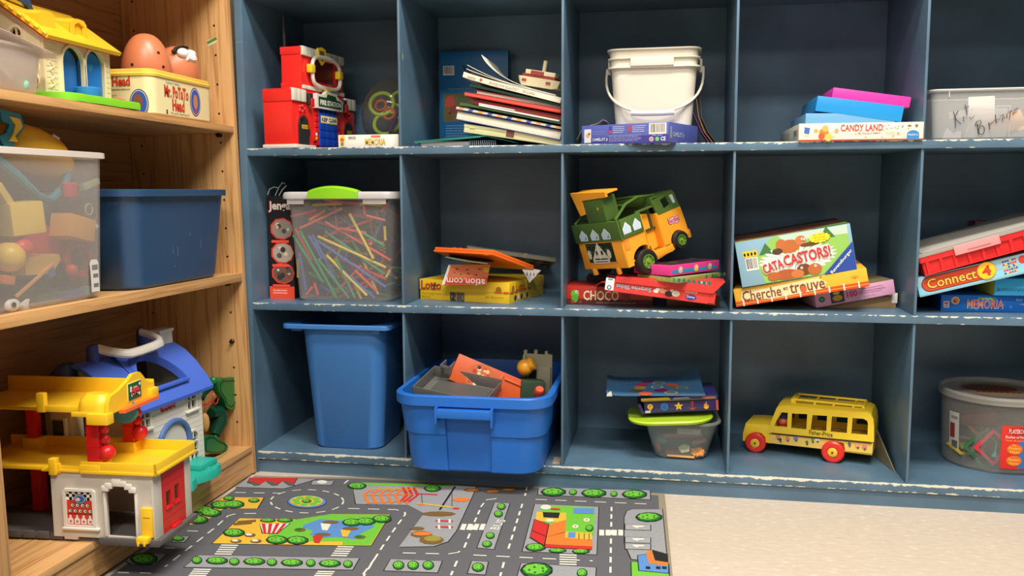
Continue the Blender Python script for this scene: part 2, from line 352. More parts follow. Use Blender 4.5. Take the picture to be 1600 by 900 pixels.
# roundabout
cc = [(1055+182*math.cos(t), 172+58*math.sin(t)) for t in [2*PI*k/48 for k in range(49)]]
dash(rA, cc, .017, .014)
blob(rA, 1055, 174, 98, 33, BK, 4, 32); blob(rA, 1055, 174, 95, 31, BL, 5, 32); blob(rA, 1053, 172, 82, 27, YE, 6, 32)
for k in range(8): blob(rA, 1053+56*math.cos(k*PI/4+.2), 172+18*math.sin(k*PI/4+.2), 20, 7.5, GN, 7, 10)
bush(rA, 1053, 172, 22, 9, 7)
# yellow park at the left
block(rA, [(635, 150), (838, 153), (805, 208), (640, 207), (560, 262), (470, 290), (440, 270)], YE)
for x, y in ((665, 158), (790, 168)): bush(rA, x, y, 26, 10)
for x, y in ((690, 188), (625, 190), (575, 230), (510, 265), (540, 215), (480, 250)): bush(rA, x, y, 48, 18)
dash(rA, [(800, 233), (700, 234), (660, 245), (600, 300), (345, 500)])
# pond block
block(rA, [(718, 256), (1000, 262), (1180, 235), (1470, 238), (1375, 393), (1215, 392), (1210, 392), (582, 382)], YE)
rp([rA(*p) for p in ((1000, 263), (1180, 236), (1468, 240), (1372, 391), (1230, 390), (1235, 372), (850, 372), (880, 300))], GN, 4)
rp([rA(*p) for p in ((1040, 290), (1120, 262), (1230, 270), (1360, 262), (1392, 300), (1330, 330), (1290, 362), (1200, 350), (1120, 358), (1070, 340), (1085, 318), (1030, 305))], BL, 5)
for x, y, m_ in ((1145, 298, WH), (1245, 330, YE), (1105, 360, RD)):
    rp([rA(x-22, y-14), rA(x+30, y-10), rA(x+12, y+22), rA(x-14, y+20)], m_, 7); blob(rA, x+28, y-20, 42, 9, BR, 6)
for x, y in ((690, 330), (905, 366), (1008, 368)): bush(rA, x, y, 50, 19)
for x, y in ((860, 268), (945, 268)): bush(rA, x, y, 36, 9)
for x, y in ((1280, 280), (1350, 275), (1430, 262)): bush(rA, x, y, 44, 17, 7)
block(rA, [(820, 286), (968, 284), (905, 334), (835, 332)], WH, 5)
for k in range(4): rp([rA(828+k*36, 286), rA(846+k*36, 285), rA(852+k*20, 334), rA(838+k*20, 334)], RD, 7)
for x, y in ((700, 372), (800, 372), (770, 342), (1020, 316), (1320, 352)): blob(rA, x, y, 30, 10, BR, 6, 8); blob(rA, x-5, y-2, 18, 6, WH if x < 900 else DG, 7, 7)
for x, y in ((750, 275), (730, 285)): rp([rA(x-45, y-3), rA(x+50, y-10), rA(x+50, y), rA(x-40, y+8)], BR, 6)
# crossings and the long bush strip
stripes(rA, (628, 388), (85, 2), (-8, 11), 5, (-5, 6)); stripes(rA, (1210, 396), (80, 2), (-8, 11), 5, (-5, 6))
stripes(rA, (490, 509), (88, 2), (-8, 10), 5, (-5, 6)); stripes(rA, (1110, 520), (86, 2), (-8, 10), 5, (-5, 6))
block(rA, [(515, 441), (1316, 456), (1282, 514), (442, 500)], LG)
for x, y, a in ((505, 468, 24), (605, 470, 50), (692, 475, 24), (792, 474, 50), (880, 478, 24), (980, 480, 50), (1074, 482, 22), (1170, 484, 50), (1260, 487, 22)): bush(rA, x, y, a, 17)
block(rA, [(400, 345), (466, 348), (440, 376), (380, 374)], LG); bush(rA, 412, 360, 28, 11)
block(rA, [(300, 434), (352, 436), (292, 488), (180, 486), (150, 470)], LG); bush(rA, 240, 462, 62, 27)
for x, y in ((340, 405), (455, 320), (110, 528), (220, 530)): dash(rA, [(x, y), (x+55, y+2)])
dash(rA, [(1395, 458), (1330, 545)])
dash(rA, [(1260, 208), (1500, 214), (1545, 226), (1545, 240), (1500, 300), (1425, 410), (1330, 560)])
dash(rA, [(1262, 66), (1240, 84)])
# building site
block(rA, [(1290, 80), (1620, 86), (1790, 90)] + [(1900, 98), (1882, 144), (1800, 320), (1760, 372), (1688, 396), (1515, 400), (1640, 232), (1560, 190), (1300, 185), (1288, 120)], LG)
rp([rA(1300, 78), rA(1780, 90), rA(1770, 100), rA(1330, 90)], GN, 4)
bush(rA, 1305, 95, 44, 14)
for k in range(6):
    f0 = 60+k*38
    line(rB, [(f0+30, 82), (f0, 105), (f0+22, 150)], .006, OR); line(rB, [(f0+30, 82), (f0+95, 72)], .003, YE)
for k in range(3): line(rB, [(250+k*26, 70), (270+k*26, 108), (235+k*20, 142)], .006, RD)
for a, b in (((95, 92), (300, 78)), ((60, 110), (300, 105)), ((80, 148), (250, 138))): line(rB, [a, b], .003, OR)
line(rB, [(430, 180), (470, 120), (505, 66)], .004, BK); line(rB, [(320, 148), (520, 172)], .006, YE); line(rB, [(310, 100), (420, 106)], .005, RD)
line(rB, [(340, 104), (345, 148)], .0012); line(rB, [(490, 100), (490, 165)], .0012); line(rB, [(495, 172), (525, 174)], .008, RD); line(rB, [(325, 150), (352, 156)], .007, OR)
blob(rB, 535, 130, 45, 10, OR, 6, 10); blob(rB, 425, 200, 85, 12, BR, 6, 9); blob(rB, 340, 300, 55, 16, BR, 6, 9); blob(rB, 345, 298, 48, 9, OR, 7, 9)
blob(rB, 320, 272, 36, 9, BR, 6, 8); blob(rB, 390, 328, 62, 22, BR, 6, 9); blob(rB, 395, 322, 44, 14, pile('rug_olive', (150, 140, 66)), 7, 9)
for y in (233, 263): line(rB, [(410, y), (495, y+3)], .006, RD); line(rB, [(425, y-8), (428, y+12)], .004, WH); line(rB, [(478, y-6), (480, y+12)], .004, WH)
bush(rB, 30, 66, 34, 12); bush(rB, 395, 75, 38, 15)
for x, y in ((590, 82), (690, 90), (770, 80)): blob(rB, x, y, 44, 9, BR, 5, 9); blob(rB, x, y, 30, 5, OR, 6, 9)
# roads of the right half
dash(rB, [(708, 124), (660, 130), (635, 160), (600, 240), (550, 365), (520, 388), (470, 396), (215, 390)])
dash(rB, [(858, 66), (848, 110)]); dash(rB, [(835, 150), (765, 375)]); dash(rB, [(900, 128), (1480, 152)])
dash(rB, [(595, 401), (1180, 430)]); dash(rB, [(1272, 165), (1266, 520)]); dash(rB, [(515, 430), (485, 500)]); dash(rB, [(745, 436), (722, 520)])
stripes(rB, (532, 248), (22, 0), (34, 1), 4, (-8, 27)) if False else None
for i in range(4): rp([rB(540+i*31, 248), rB(563+i*31, 249), rB(552+i*31, 279), rB(528+i*31, 277)], WH, 4)
for i in range(4): rp([rB(1212+i*31, 277), rB(1236+i*31, 278), rB(1236+i*31, 306), rB(1212+i*31, 305)], WH, 4)
for i in range(5): rp([rB(1018, 396+i*11.5), rB(1102, 399+i*11.5), rB(1100, 405+i*11.5), rB(1016, 402+i*11.5)], WH, 4)
block(rB, [(700, 143), (772, 147), (695, 372), (614, 364)], LG)
for x, y, r_ in ((732, 164, 20), (718, 200, 20), (678, 306, 20), (662, 348, 22)): bush(rB, x, y, r_, 15)
rug.M = Matrix(); 
def rtext(t, f, X0_, Y0_, X1_, Y1_, m, rot=0, l=6):
    a = Vector(f(X0_, Y0_)); b = Vector(f(X1_, Y1_)); rug.text(t, min(a.x, b.x), min(a.y, b.y), max(a.x, b.x), max(a.y, b.y), m, Matrix.Translation((0, 0, .0042+.00025*l)), 0, .01, rot=rot)
a = Vector(rB(716, 253)); rug.text('BUS', a.x-.024, a.y-.008, a.x+.024, a.y+.008, WH, Matrix.Translation((0, 0, .0059)), 0, .012, rot=1.45)
block(rB, [(915, 68), (1460, 84), (1462, 128), (912, 104)], LG)
for x, y, a_ in ((988, 92, 56), (1083, 94, 18), (1186, 98, 56), (1284, 102, 16), (1385, 104, 56)): bush(rB, x, y, a_, 19 if a_ > 20 else 13)
block(rB, [(897, 150), (1208, 164), (1198, 398), (836, 382)], LG)
rp([rB(928, 156), rB(1190, 168), rB(1186, 300), rB(920, 290)], GN, 4)
rp([rB(1088, 172), rB(1188, 174), rB(1186, 200), rB(1085, 198)], BL, 6); blob(rB, 950, 168, 26, 12, WH, 7); line(rB, [(975, 176), (1020, 178)], .01, RD)
rp([rB(905, 190), rB(1050, 195), rB(1048, 245), rB(900, 235)], YE, 6); rp([rB(935, 192), rB(1020, 195), rB(1012, 222), rB(938, 218)], BK, 7); blob(rB, 968, 234, 20, 8, WH, 8)
rp([rB(893, 226), rB(968, 252), rB(945, 362), rB(870, 318)], BK, 7); rp([rB(895, 230), rB(964, 254), rB(943, 356), rB(874, 316)], RD, 8)
rp([rB(964, 256), rB(1048, 230), rB(1046, 310), rB(1178, 334), rB(1178, 364), rB(948, 350)], OR, 8); rp([rB(948, 352), rB(1178, 362), rB(1176, 378), rB(946, 366)], RD, 9)
rp([rB(1044, 288), rB(1176, 296), rB(1176, 330), rB(1044, 318)], YE, 8); rp([rB(1060, 292), rB(1096, 293), rB(1094, 320), rB(1058, 318)], BL, 9)
for x in (1110, 1136, 1160): rp([rB(x, 298), rB(x+5, 298), rB(x+5, 328), rB(x, 327)], BR, 9)
rp([rB(962, 256), rB(967, 256), rB(946, 356), rB(941, 356)], BK, 10); line(rB, [(882, 285), (955, 315), (1046, 292)], .0015, BK, 10)
for x, y in ((1150, 230), (1095, 262)):
    blob(rB, x, y, 16, 9, WH, 6, 8); blob(rB, x, y, 6, 4, OR, 7, 6)
bush(rB, 1164, 270, 18, 15); bush(rB, 900, 364, 46, 18); bush(rB, 1008, 380, 40, 10); bush(rB, 1122, 384, 40, 11)
block(rB, [(1372, 176), (1520, 176), (1545, 440), (1370, 420), (1336, 340), (1336, 215), (1348, 185)], LG)
bush(rB, 1456, 216, 60, 21)
for y in (250, 313, 345):
    block(rB, [(1340, y), (1462, y+4), (1462, y+30), (1340, y+26)], pile('rug_grey2', (160, 160, 160)), 4); rp([rB(1375, y+8), rB(1432, y+10), rB(1430, y+17), rB(1402, y+18), rB(1400, y+24), rB(1376, y+15)], WH, 8)
block(rB, [(1370, 435), (1550, 445), (1555, 520), (1372, 520)], GN, 4)
block(rB, [(1402, 405), (1448, 400), (1466, 432), (1550, 450), (1550, 492), (1408, 478)], BL, 6)
rp([rB(1442, 390), rB(1468, 378), rB(1482, 430), rB(1548, 440), rB(1548, 456), rB(1456, 446)], OR, 8); rp([rB(1470, 378), rB(1548, 400), rB(1550, 440), rB(1486, 430)], BK, 9)
for x in (1440, 1490, 1520): rp([rB(x, 460), rB(x+22, 462), rB(x+22, 474), rB(x, 472)], BK, 9)
block(rB, [(830, 441), (1195, 462), (1190, 540), (800, 540)], LG); bush(rB, 905, 476, 72, 34); bush(rB, 1128, 490, 24, 20)
block(rB, [(190, 420), (440, 430), (418, 486), (158, 476)], LG)
for x in (228, 300, 374): bush(rB, x, 452, 26, 20)
block(rB, [(588, 430), (666, 434), (652, 496), (568, 490)], LG); bush(rB, 618, 462, 28, 20)
tag(rug.build('play_rug', None), 'grey play rug printed with roads, trees and buildings lying before the blue shelving', 'rug')

# ------------------------------------------------------------------ flat game boxes
def card(name, col, rough=.36): return mat('card_'+name, col, rough, spec=.4)
WHITE = K(240, 236, 226); BLACK = K(30, 28, 28)
def barcode(mb, u0, v0, u1, v1, M, n=16):
    mb.rect(u0, v0, u1, v1, WHITE, M, .0004); W_ = u1-u0
    for k in range(n):
        a = u0+W_*(.07+.86*k/n); mb.rect(a, v0+(v1-v0)*.14, a+W_*.86/n*random.choice((.35, .5, .7)), v1-(v1-v0)*.06, K(70, 60, 55), M, .0007)
def tiny(mb, u0, v0, u1, v1, rows, m, M, fill=.9):
    """rows of small print as thin broken strokes"""
    h = (v1-v0)/rows
    for r in range(rows):
        u = u0; end = u0+(u1-u0)*random.uniform(fill-.15, fill)
        while u < end:
            L = random.uniform(.02, .07)*(u1-u0); mb.rect(u, v1-(r+.75)*h, min(u+L, end), v1-(r+.3)*h, m, M, .0005); u += L+.015*(u1-u0)
def gbox(name, label, cat, w_, d_, h_, loc, rot, m, front=None, left=None, right=None, top=None, bev=.0012, group=None, lid=None):
    """a closed carton: mesh origin at its front left bottom corner; lid=(height, material) gives a lifted lid as its own part"""
    if lid:
        t = thing(name, label, cat, loc, rot, group)
        mb = MB().box(.001, w_-.001, .001, d_-.001, 0, h_-.003, m, .0008)
        lb = MB().box(0, w_, 0, d_, h_-lid[0], h_, lid[1], bev)
        for f, Fm in ((front, F_front), (left, F_left), (right, F_right), (top, F_top)):
            if f: f(mb, lb, Fm(w_, d_, h_))
        mb.build('box_base', t); lb.build('lid', t); return t
    mb = MB().box(0, w_, 0, d_, 0, h_, m, bev)
    for f, Fm in ((front, F_front), (left, F_left), (right, F_right), (top, F_top)):
        if f: f(mb, Fm(w_, d_, h_))
    return tag(mb.build(name, None, loc, rot), label, cat, group)

# --- top row, first cell: white memory game by the fire station
def f(mb, M):
    mb.rect(.003, .0015, .014, .0245, K(240, 200, 90), M); mb.disc(.0085, .016, .004, K(214, 90, 60), M, .0006); mb.rect(.006, .004, .011, .011, K(90, 110, 170), M, .0006)
    tiny(mb, .022, .016, .040, .023, 2, K(150, 140, 130), M); mb.text('Edad: 3-6', .022, .019, .038, .0225, K(90, 80, 80), M)
    mb.rect(.070, .0195, .090, .0243, K(226, 120, 92), M, .0004)
    mb.text('MEMORIA', .0575, .0045, .1005, .0178, K(150, 110, 40), M, .0006, .02); mb.text('MEMORIA', .0583, .0053, .0997, .0174, K(240, 190, 40), M, .0009, .005)
    mb.text('el juego', .064, .001, .088, .0036, K(200, 120, 80), M, .0006)
gbox('game_box', 'thin white memory game box with yellow lettering beside the red fire station', 'box', .128, .092, .0258, (-.6632, .018, Z1), (0, 0, 0), card('white', (240, 234, 220)), f)

# --- top row, second cell: big blue book standing at the back
def f(mb, M):
    barcode(mb, .008, .1725, .034, .1935, M)
    mb.text('3d', .052, .175, .073, .192, K(30, 50, 90), M, .0006, .02)
    mb.text('Maquettes en papier', .020, .1395, .075, .1435, K(150, 185, 215), M)
    mb.rect(.009, .068, .100, .131, K(112, 96, 62), M)
    for k, (a, b, c, d) in enumerate(((.011, .10, .035, .128), (.02, .085, .04, .105), (.04, .11, .07, .128), (.012, .072, .03, .09), (.06, .075, .095, .1), (.045, .09, .06, .105))):
        mb.poly([(a, b), (c, b+.004), (c-.004, d), (a+.006, d-.003)], K(*((190, 74, 60), (150, 60, 46), (86, 96, 62), (120, 90, 50), (160, 130, 90), (60, 66, 44))[k]), M, .0007)
    tiny(mb, .014, .022, .075, .062, 7, K(110, 150, 190), M)
gbox('hardback_book', 'large blue hardback standing upright against the back of a cubby', 'book', .158, .013, .2255, (-.5130, .262, Z1), (-.03, 0, .004), card('book_blue', (24, 104, 160)), f)

# --- the leaning pile of books: local frame x along the edge, y depth, z thickness
def leaf(name, label, x, z, L, ang, th, m, d_=.19, y=.03, front=None, group=None, cat='book', page=None, pg=None, yaw=0):
    """a book lying on its side, left end at x,z, sloping down to the right"""
    if page:
        t = thing(name, label, cat, (x, y, z), (0, ang, yaw), group)
        mb = MB().box(0, L, 0, d_, 0, .0014, m, .0004).box(0, L, 0, d_, th-.0014, th, m, .0004).box(L-.0015, L, 0, d_, 0, th, m, .0004)
        if front: front(mb, F_front(L, d_, th))
        mb.build('cover', t)
        MB().box(.004, L-.0016, .003, d_-.003, .0015, th-.0015, page, .0003).build('pages', t); return t
    mb = MB().box(0, L, 0, d_, 0, th, m, .0005)
    if front: front(mb, F_front(L, d_, th))
    return tag(mb.build(name, None, (x, y, z), (0, ang, yaw)), label, cat, group)
PAGE = mat('paper_pages', (226, 218, 196), .8, var=.12, scale=300)
def f(mb, lb, M):
    lb.poly([(.012, .0095), (.024, .0095), (.023, .0145), (.013, .0145)], K(206, 196, 140), M, .0004); lb.rect(.088, .004, .104, .0165, K(120, 66, 58), M, .0004)
gbox('storage_box', 'flat cream cardboard box at the bottom of the leaning book pile', 'box', .205, .18, .0168, (-.4060, .036, .7165), (0, .152, 0), card('cream', (216, 205, 158)), f, lid=(.006, card('cream2', (220, 209, 164))))
leaf('hardback_book', 'thick navy hardback with cream pages in the leaning pile', -.4237, .7420, .2195, .2055, .0185, card('navy', (52, 66, 122)), page=PAGE, y=.032)
def f(mb, M):
    for k in range(11): mb.poly([(.004+k*.02, 0), (.013+k*.02, 0), (.016+k*.02, .0047), (.007+k*.02, .0047)], K(*((232, 150, 80), (78, 88, 150))[k % 2]), M, .0003)
leaf('paperback_book', 'thin book with an orange and blue striped edge in the leaning pile', -.4195, .7622, .2175, .2020, .0047, card('stripe_white', (206, 200, 190)), front=f, d_=.18, y=.034)
leaf('booklet', 'thin green and white booklet in the leaning pile', -.4115, .7705, .208, .2040, .0042, card('green_bk', (70, 122, 70)), page=mat('paper_white', (224, 226, 216), .7), d_=.175, y=.032)
def f(mb, M): mb.poly([(.000, .0035), (.075, .0045), (.072, .006), (.0, .0055)], K(240, 240, 230), M, .0004)
leaf('crumpled_paper', 'crumpled white sheet sticking out between the green and red books', -.3720, .7668, .165, .2060, .0030, mat('paper_white', (224, 226, 216), .7), d_=.15, y=.028, cat='paper', front=f)
leaf('hardback_book', 'dark red book wedged under the bright red binder', -.3900, .7720, .186, .2060, .0110, card('dark_red', (118, 34, 34)), page=mat('card_dr2', (140, 44, 40), .6), d_=.18, y=.036)
def f(mb, M): mb.rect(0, .0029, .196, .0035, K(250, 150, 130), M, .0003)
leaf('ring_binder', 'bright red plastic binder in the leaning pile', -.4015, .7880, .197, .1960, .0068, card('bright_red', (222, 62, 48), .3), front=f, d_=.19, y=.030)
leaf('exercise_book', 'dark red book with white pages lying on the red binder', -.3830, .7920, .178, .1950, .0085, card('maroon', (132, 40, 44)), page=mat('paper_white', (224, 226, 216), .7), d_=.17, y=.040)
leaf('exercise_book', 'thin dark green book under the curled magazine', -.3920, .8065, .190, .2360, .0050, card('dk_green', (24, 72, 58)), d_=.18, y=.036)
# magazine with curled upper pages
t = thing('magazine', 'open magazine with curled white pages topping the leaning pile', 'magazine', (-.4052, .030, .8215), (0, .262, 0))
mb = MB(); prof = [(0, .003), (.02, .0015), (.06, 0), (.12, 0), (.203, 0)]
def sheet(mb, prof, th, d_, m, y0=0):
    mb.loft([[(x, y0, z), (x, y0+d_, z), (x, y0+d_, z+th), (x, y0, z+th)] for x, z in prof], m)
sheet(mb, [(x, z) for x, z in prof], .0105, .18, PAGE)
M = F_front(0, 0, 0); mb.text('MARTHE  .  L\'EGYPTE ANCIENNE', .055, .0022, .150, .0072, K(150, 130, 110), M, .0006, flip=True); mb.disc(.038, .006, .003, K(176, 96, 66), M, .0006); tiny(mb, .01, .003, .030, .008, 2, K(150, 120, 100), M)
mb.build('pages', t)
PW = mat('paper_cream', (232, 224, 206), .7)
for k, (hz, x1) in enumerate(((.040, .150), (.015, .12), (.008, .12))):
    mb = MB(); pr = []
    for i in range(17):
        s_ = i/16; x = .006 + .184*s_; z = .0112+.0006*(3-k) + hz*max(0, 1-s_*(.19/x1))**2.1; pr.append((x+(.020 if k == 0 else -.003)*(1-s_)**5, z))
    sheet(mb, pr, .0009, .176, PW, .002); mb.build('curled_page', t)
# spiral notebook under a teal folder
t = thing('spiral_notebook', 'blue spiral bound notebook under the leaning book pile', 'notebook', (-.4870, .012, Z1), (0, 0, .05))
MB().box(0, .098, 0, .14, .001, .0095, mat('paper_grey', (178, 172, 176), .7, var=.1, scale=200), .0004).build('pages', t)
MB().box(.001, .150, .001, .141, 0, .001, card('nb_blue', (52, 92, 140)), 0).box(.098, .150, .001, .141, .0096, .0106, card('nb_blue', (52, 92, 140)), 0).build('cover', t)
mb = MB()
for k in range(13):
    x = .100+k*.0042; mb.tube([(x+.003*math.cos(a), -.001+.0035*math.sin(a)*0-.0005, .0058+.0058*math.sin(a)) if False else (x+.0012*a/6.28, -.0008+.0026*math.cos(a)-.001, .0058+.0056*math.sin(a)) for a in [2*PI*i/10 for i in range(11)]], .0006, mat('spiral_wire', (190, 205, 225), .3, .6), 5)
mb.build('spiral_binding', t)
t = thing('folder', 'teal green folder bent over the spiral notebook', 'folder', (-.5000, .008, Z1), (0, 0, 0))
mb = MB(); TE = card('teal', (62, 158, 134), .4); sheet(mb, [(0, .0085), (.06, .0135), (.120, .0172), (.145, .0185)], .0012, .16, TE); sheet(mb, [(0.002, .0065), (.06, .0110), (.118, .0153), (.135, .0165)], .0010, .155, TE)
mb.build('front_cover', t)
mb = MB(); sheet(mb, [(.145, .0185), (.17, .0130), (.205, .0055)], .0010, .15, card('teal_dark', (28, 96, 84))); mb.build('back_cover', t)

# --- top row, third cell: navy puzzle box, crumpled paper, loose sheets
def f(mb, M):
    mb.rect(0, 0, .183, .014, K(66, 66, 140), M, .0002); mb.rect(.006, .004, .021, .030, K(214, 214, 206), M, .0005)
    mb.disc(.014, .018, .004, K(220, 160, 120), M, .0008); mb.disc(.017, .021, .0025, K(206, 70, 70), M, .0009)
    mb.text('CAMELOT Jr', .024, .005, .058, .0125, K(226, 226, 240), M, .0006, .01); tiny(mb, .024, .018, .056, .026, 2, K(120, 130, 190), M)
    for i, c in enumerate(((70, 70, 170), (200, 60, 60))): mb.rect(.060, .020-.0*i, .0655, .034, K(*c), M, .0006) if i == 0 else mb.rect(.060, .020, .0655, .0255, K(*c), M, .0007)
    mb.rect(.101, .022, .1065, .034, K(198, 66, 74), M, .0006)
    tiny(mb, .068, .020, .096, .034, 4, K(180, 190, 225), M); tiny(mb, .109, .020, .140, .034, 4, K(180, 190, 225), M); tiny(mb, .060, .004, .140, .017, 5, K(150, 155, 205), M)
    barcode(mb, .143, .016, .178, .036, M, 18); mb.text('SG 031', .150, .0125, .170, .0150, K(200, 200, 230), M)
    mb.disc(.148, .0068, .0042, K(232, 226, 220), M, .0005); mb.disc(.148, .0068, .003, K(220, 110, 110), M, .0007); mb.disc(.160, .0068, .0040, K(120, 190, 120), M, .0006); mb.text('CE', .167, .0035, .177, .0105, K(236, 236, 240), M, .0006, .02)
def g(mb, M):
    mb.rect(.006, .008, .014, .030, K(150, 156, 170), M); mb.text('CAMELOT Jr', .018, .009, .075, .020, K(190, 196, 220), M, .0006, .01)
gbox('puzzle_box', 'dark blue puzzle box with a barcode under the white bucket', 'box', .1827, .146, .0373, (-.1670, .0354, Z1), (0, 0, -.40), card('camelot', (88, 98, 172)), f, right=g)
mb = MB(); pc = mat('craft_paper', (150, 136, 106), .8)
pts = [(-.178, .05, .700), (-.166, .052, .722), (-.150, .055, .728), (-.138, .06, .731), (-.128, .065, .739), (-.120, .07, .736)]
for i, (a, b) in enumerate(zip(pts, pts[1:])): mb.geo([a, b, (b[0]+.004, b[1]+.05, b[2]-.006+.004*(i % 2)), (a[0], a[1]+.04, a[2]-.008), (a[0], a[1], a[2]-.0012), (b[0], b[1], b[2]-.0012), (b[0]+.004, b[1]+.05, b[2]-.0072+.004*(i % 2)), (a[0], a[1]+.04, a[2]-.0092)], [(0, 1, 2, 3), (4, 5, 6, 7), (0, 1, 5, 4), (1, 2, 6, 5), (2, 3, 7, 6), (3, 0, 4, 7)], pc)
tag(mb.build('crumpled_paper'), 'torn scrap of brown paper behind the blue puzzle box', 'paper')
for lab, cc, xs in (('curved orange card strip leaning behind the white bucket', (214, 140, 56), (.0545, .060, .072, .092)), ('curved purple card strip leaning behind the white bucket', (150, 50, 130), (.044, .052, .066, .084)), ('curved brown card strip next to the right divider, behind the bucket', (96, 84, 60), (.062, .066, .080, .099))):
    mb = MB(); zz = (.782 if 'orange' in lab else .765 if 'purple' in lab else .788, .745, .715, .689); mc = card('strip_%d' % cc[0], cc, .6)
    yy = .13 if 'orange' in lab else .125 if 'purple' in lab else .137
    mb.loft([[(x, yy, z), (x+.001, yy, z), (x+.0035, yy+.075, z+.002*0), (x+.0025, yy+.075, z)] for x, z in zip(xs, zz)], mc)
    tag(mb.build('card_strip'), lab, 'paper')

# --- top row, fourth cell
def f(mb, M):
    mb.rect(0, 0, .2154, .0022, K(206, 74, 50), M, .0003)
    mb.poly([(.009, .014), (.018, .0125), (.0195, .0235), (.010, .025)], K(70, 110, 190), M, .0005); tiny(mb, .010, .0085, .0185, .0105, 1, K(150, 140, 130), M)
    for k, (x, y, r_, c) in enumerate(((.030, .018, .004, (226, 170, 90)), (.044, .014, .009, (222, 130, 62)), (.046, .022, .006, (236, 176, 96)), (.040, .008, .006, (206, 96, 60)), (.058, .012, .006, (238, 214, 180)), (.066, .018, .004, (232, 160, 130)), (.052, .006, .007, (236, 190, 90)))): mb.disc(x, y, r_, K(*c), M, .0004+.0001*k, n=9)
    mb.text('CANDY LAND', .0725, .0165, .146, .0290, K(250, 190, 170), M, .0006, .03); mb.text('CANDY LAND', .073, .0168, .1455, .0287, K(226, 72, 76), M, .0009, .012)
    mb.text('The World of Sweets!', .102, .0105, .142, .0148, K(150, 80, 140), M, .0006, rot=.05)
    for k in range(22): u = random.uniform(.09, .20); v = random.uniform(.004, .028); mb.poly([(u, v), (u+.003, v+.001), (u+.0026, v+.0018), (u-.0004, v+.0008)], K(120, 96, 70), M, .0004)
    mb.text('The Delicious Race', .150, .0120, .176, .0145, K(150, 130, 110), M); mb.text('to the Candy Castle', .150, .0080, .176, .0105, K(150, 130, 110), M)
    mb.disc(.1975, .0095, .0105, K(58, 134, 196), M, .0005, ry=.0075, a0=0, a1=PI); mb.rect(.187, .001, .208, .0097, K(58, 134, 196), M, .0005); mb.text('Hasbro', .189, .0075, .206, .0110, WHITE, M, .0009); 
    mb.rect(.188, .023, .194, .0265, K(140, 110, 80), M); mb.disc(.203, .025, .003, K(150, 110, 80), M, .0005, n=7)
def g(mb, M):
    mb.rect(.19, .006, .245, .0225, K(200, 190, 176), M); tiny(mb, .03, .008, .16, .024, 4, K(190, 170, 150), M); barcode(mb, .205, .008, .235, .022, M, 10)
gbox('board_game_box', 'long cream board game box with CANDY LAND in red, lowest of its pile', 'box', .2154, .262, .0316, (.2367, -.0055, Z1+.0003), (0, 0, .004), card('candy', (238, 226, 202)), f, left=g)
gbox('cardboard_box', 'pale blue shallow box just above the CANDY LAND box', 'box', .158, .20, .0200, (.2526, .030, .7206), (0, .015, 0), card('pale_blue', (104, 158, 200)), bev=.001)
o = gbox('cardboard_box', 'tilted bright blue box under the pink box', 'box', .1538, .20, .0280, (.2695, .030, .7450), (0, .150, -.008), card('sky_blue', (36, 140, 206)), bev=.001)
o = gbox('cardboard_box', 'tilted hot pink box topping the pile on CANDY LAND', 'box', .1393, .20, .0191, (.3008, .045, .7700), (0, .152, .0), card('hot_pink', (232, 60, 158)), bev=.0015)

# --- middle row, first cell: tall black tower game
def f(mb, M):
    mb.rect(0, 0, .0575, .027, K(238, 80, 54), M, .0003); tiny(mb, .008, .010, .050, .021, 2, K(250, 190, 180), M)
    mb.text('Jenga', .0015, .186, .0545, .213, K(214, 60, 44), M, .0005, .035); mb.text('Jenga', .0035, .188, .0535, .211, WHITE, M, .0009, .03)
    for y0, cc in ((.152, (150, 140, 130)), (.100, (170, 160, 146)), (.056, (120, 84, 70))):
        mb.disc(.032, y0, .027, K(226, 70, 52), M, .0004, ry=.024, n=9); mb.disc(.033, y0, .024, K(*cc), M, .0006, ry=.021, n=9)
        for k in range(7): mb.disc(.033+random.uniform(-.014, .014), y0+random.uniform(-.012, .012), random.uniform(.003, .007), K(*random.choice(((60, 54, 50), (206, 200, 192), (176, 130, 104), (90, 80, 74), (226, 190, 160)))), M, .0007+.00005*k, n=7)
        mb.rect(.008, y0-.030, .048, y0-.0245, K(238, 84, 60), M, .0011)
gbox('tower_game_box', 'tall black and orange game box standing beside the bin of straws', 'box', .0580, .075, .2219, (-.8500, .0730, Z2), (0, .002, -.011), card('jenga', (34, 30, 32)), f)

# --- middle row, second cell
def f(mb, lb, M):
    lb.text('Lotto', .004, .0420-.020, .0530, .0395+.002, K(70, 20, 20), M, .0005, .03); lb.text('Lotto', .004, .0225, .0525, .0410, K(188, 62, 44), M, .0008, .015)
    lb.poly([(.034, .022), (.036, .022), (.040, .038), (.038, .038)], K(30, 60, 40), M, .001); lb.poly([(.030, .029), (.046, .031), (.046, .033), (.030, .031)], K(30, 60, 40), M, .001)
    mb.text('The Friendly Farm', .006, .0115, .052, .0160, K(130, 100, 20), M); mb.text('Bean Trees', .006, .0050, .026, .0090, K(130, 100, 20), M)
    mb.rect(.074, .001, .088, .0185, K(70, 60, 56), M, .0005); mb.rect(.090, .001, .108, .0185, K(96, 84, 76), M, .0005)
    for k in range(46): u = random.uniform(.075, .107); v = random.uniform(.002, .018); mb.disc(u, v, .0009, K(*random.choice(((200, 190, 180), (150, 90, 90), (40, 36, 36), (120, 130, 90)))), M, .0008, n=5)
    mb.text('Jeu de poches', .158, .0100, .200, .0145, K(150, 110, 20), M); mb.text('.www.ravensburger', .01, .0015, .04, .0032, K(160, 130, 30), M)
    lb.disc(.188, .028, .007, K(150, 110, 30), M, .0004, n=8); lb.rect(.178, .0215, .196, .0245, K(206, 74, 40), M, .0005); lb.rect(.199, .0215, .211, .0245, K(206, 74, 40), M, .0005)
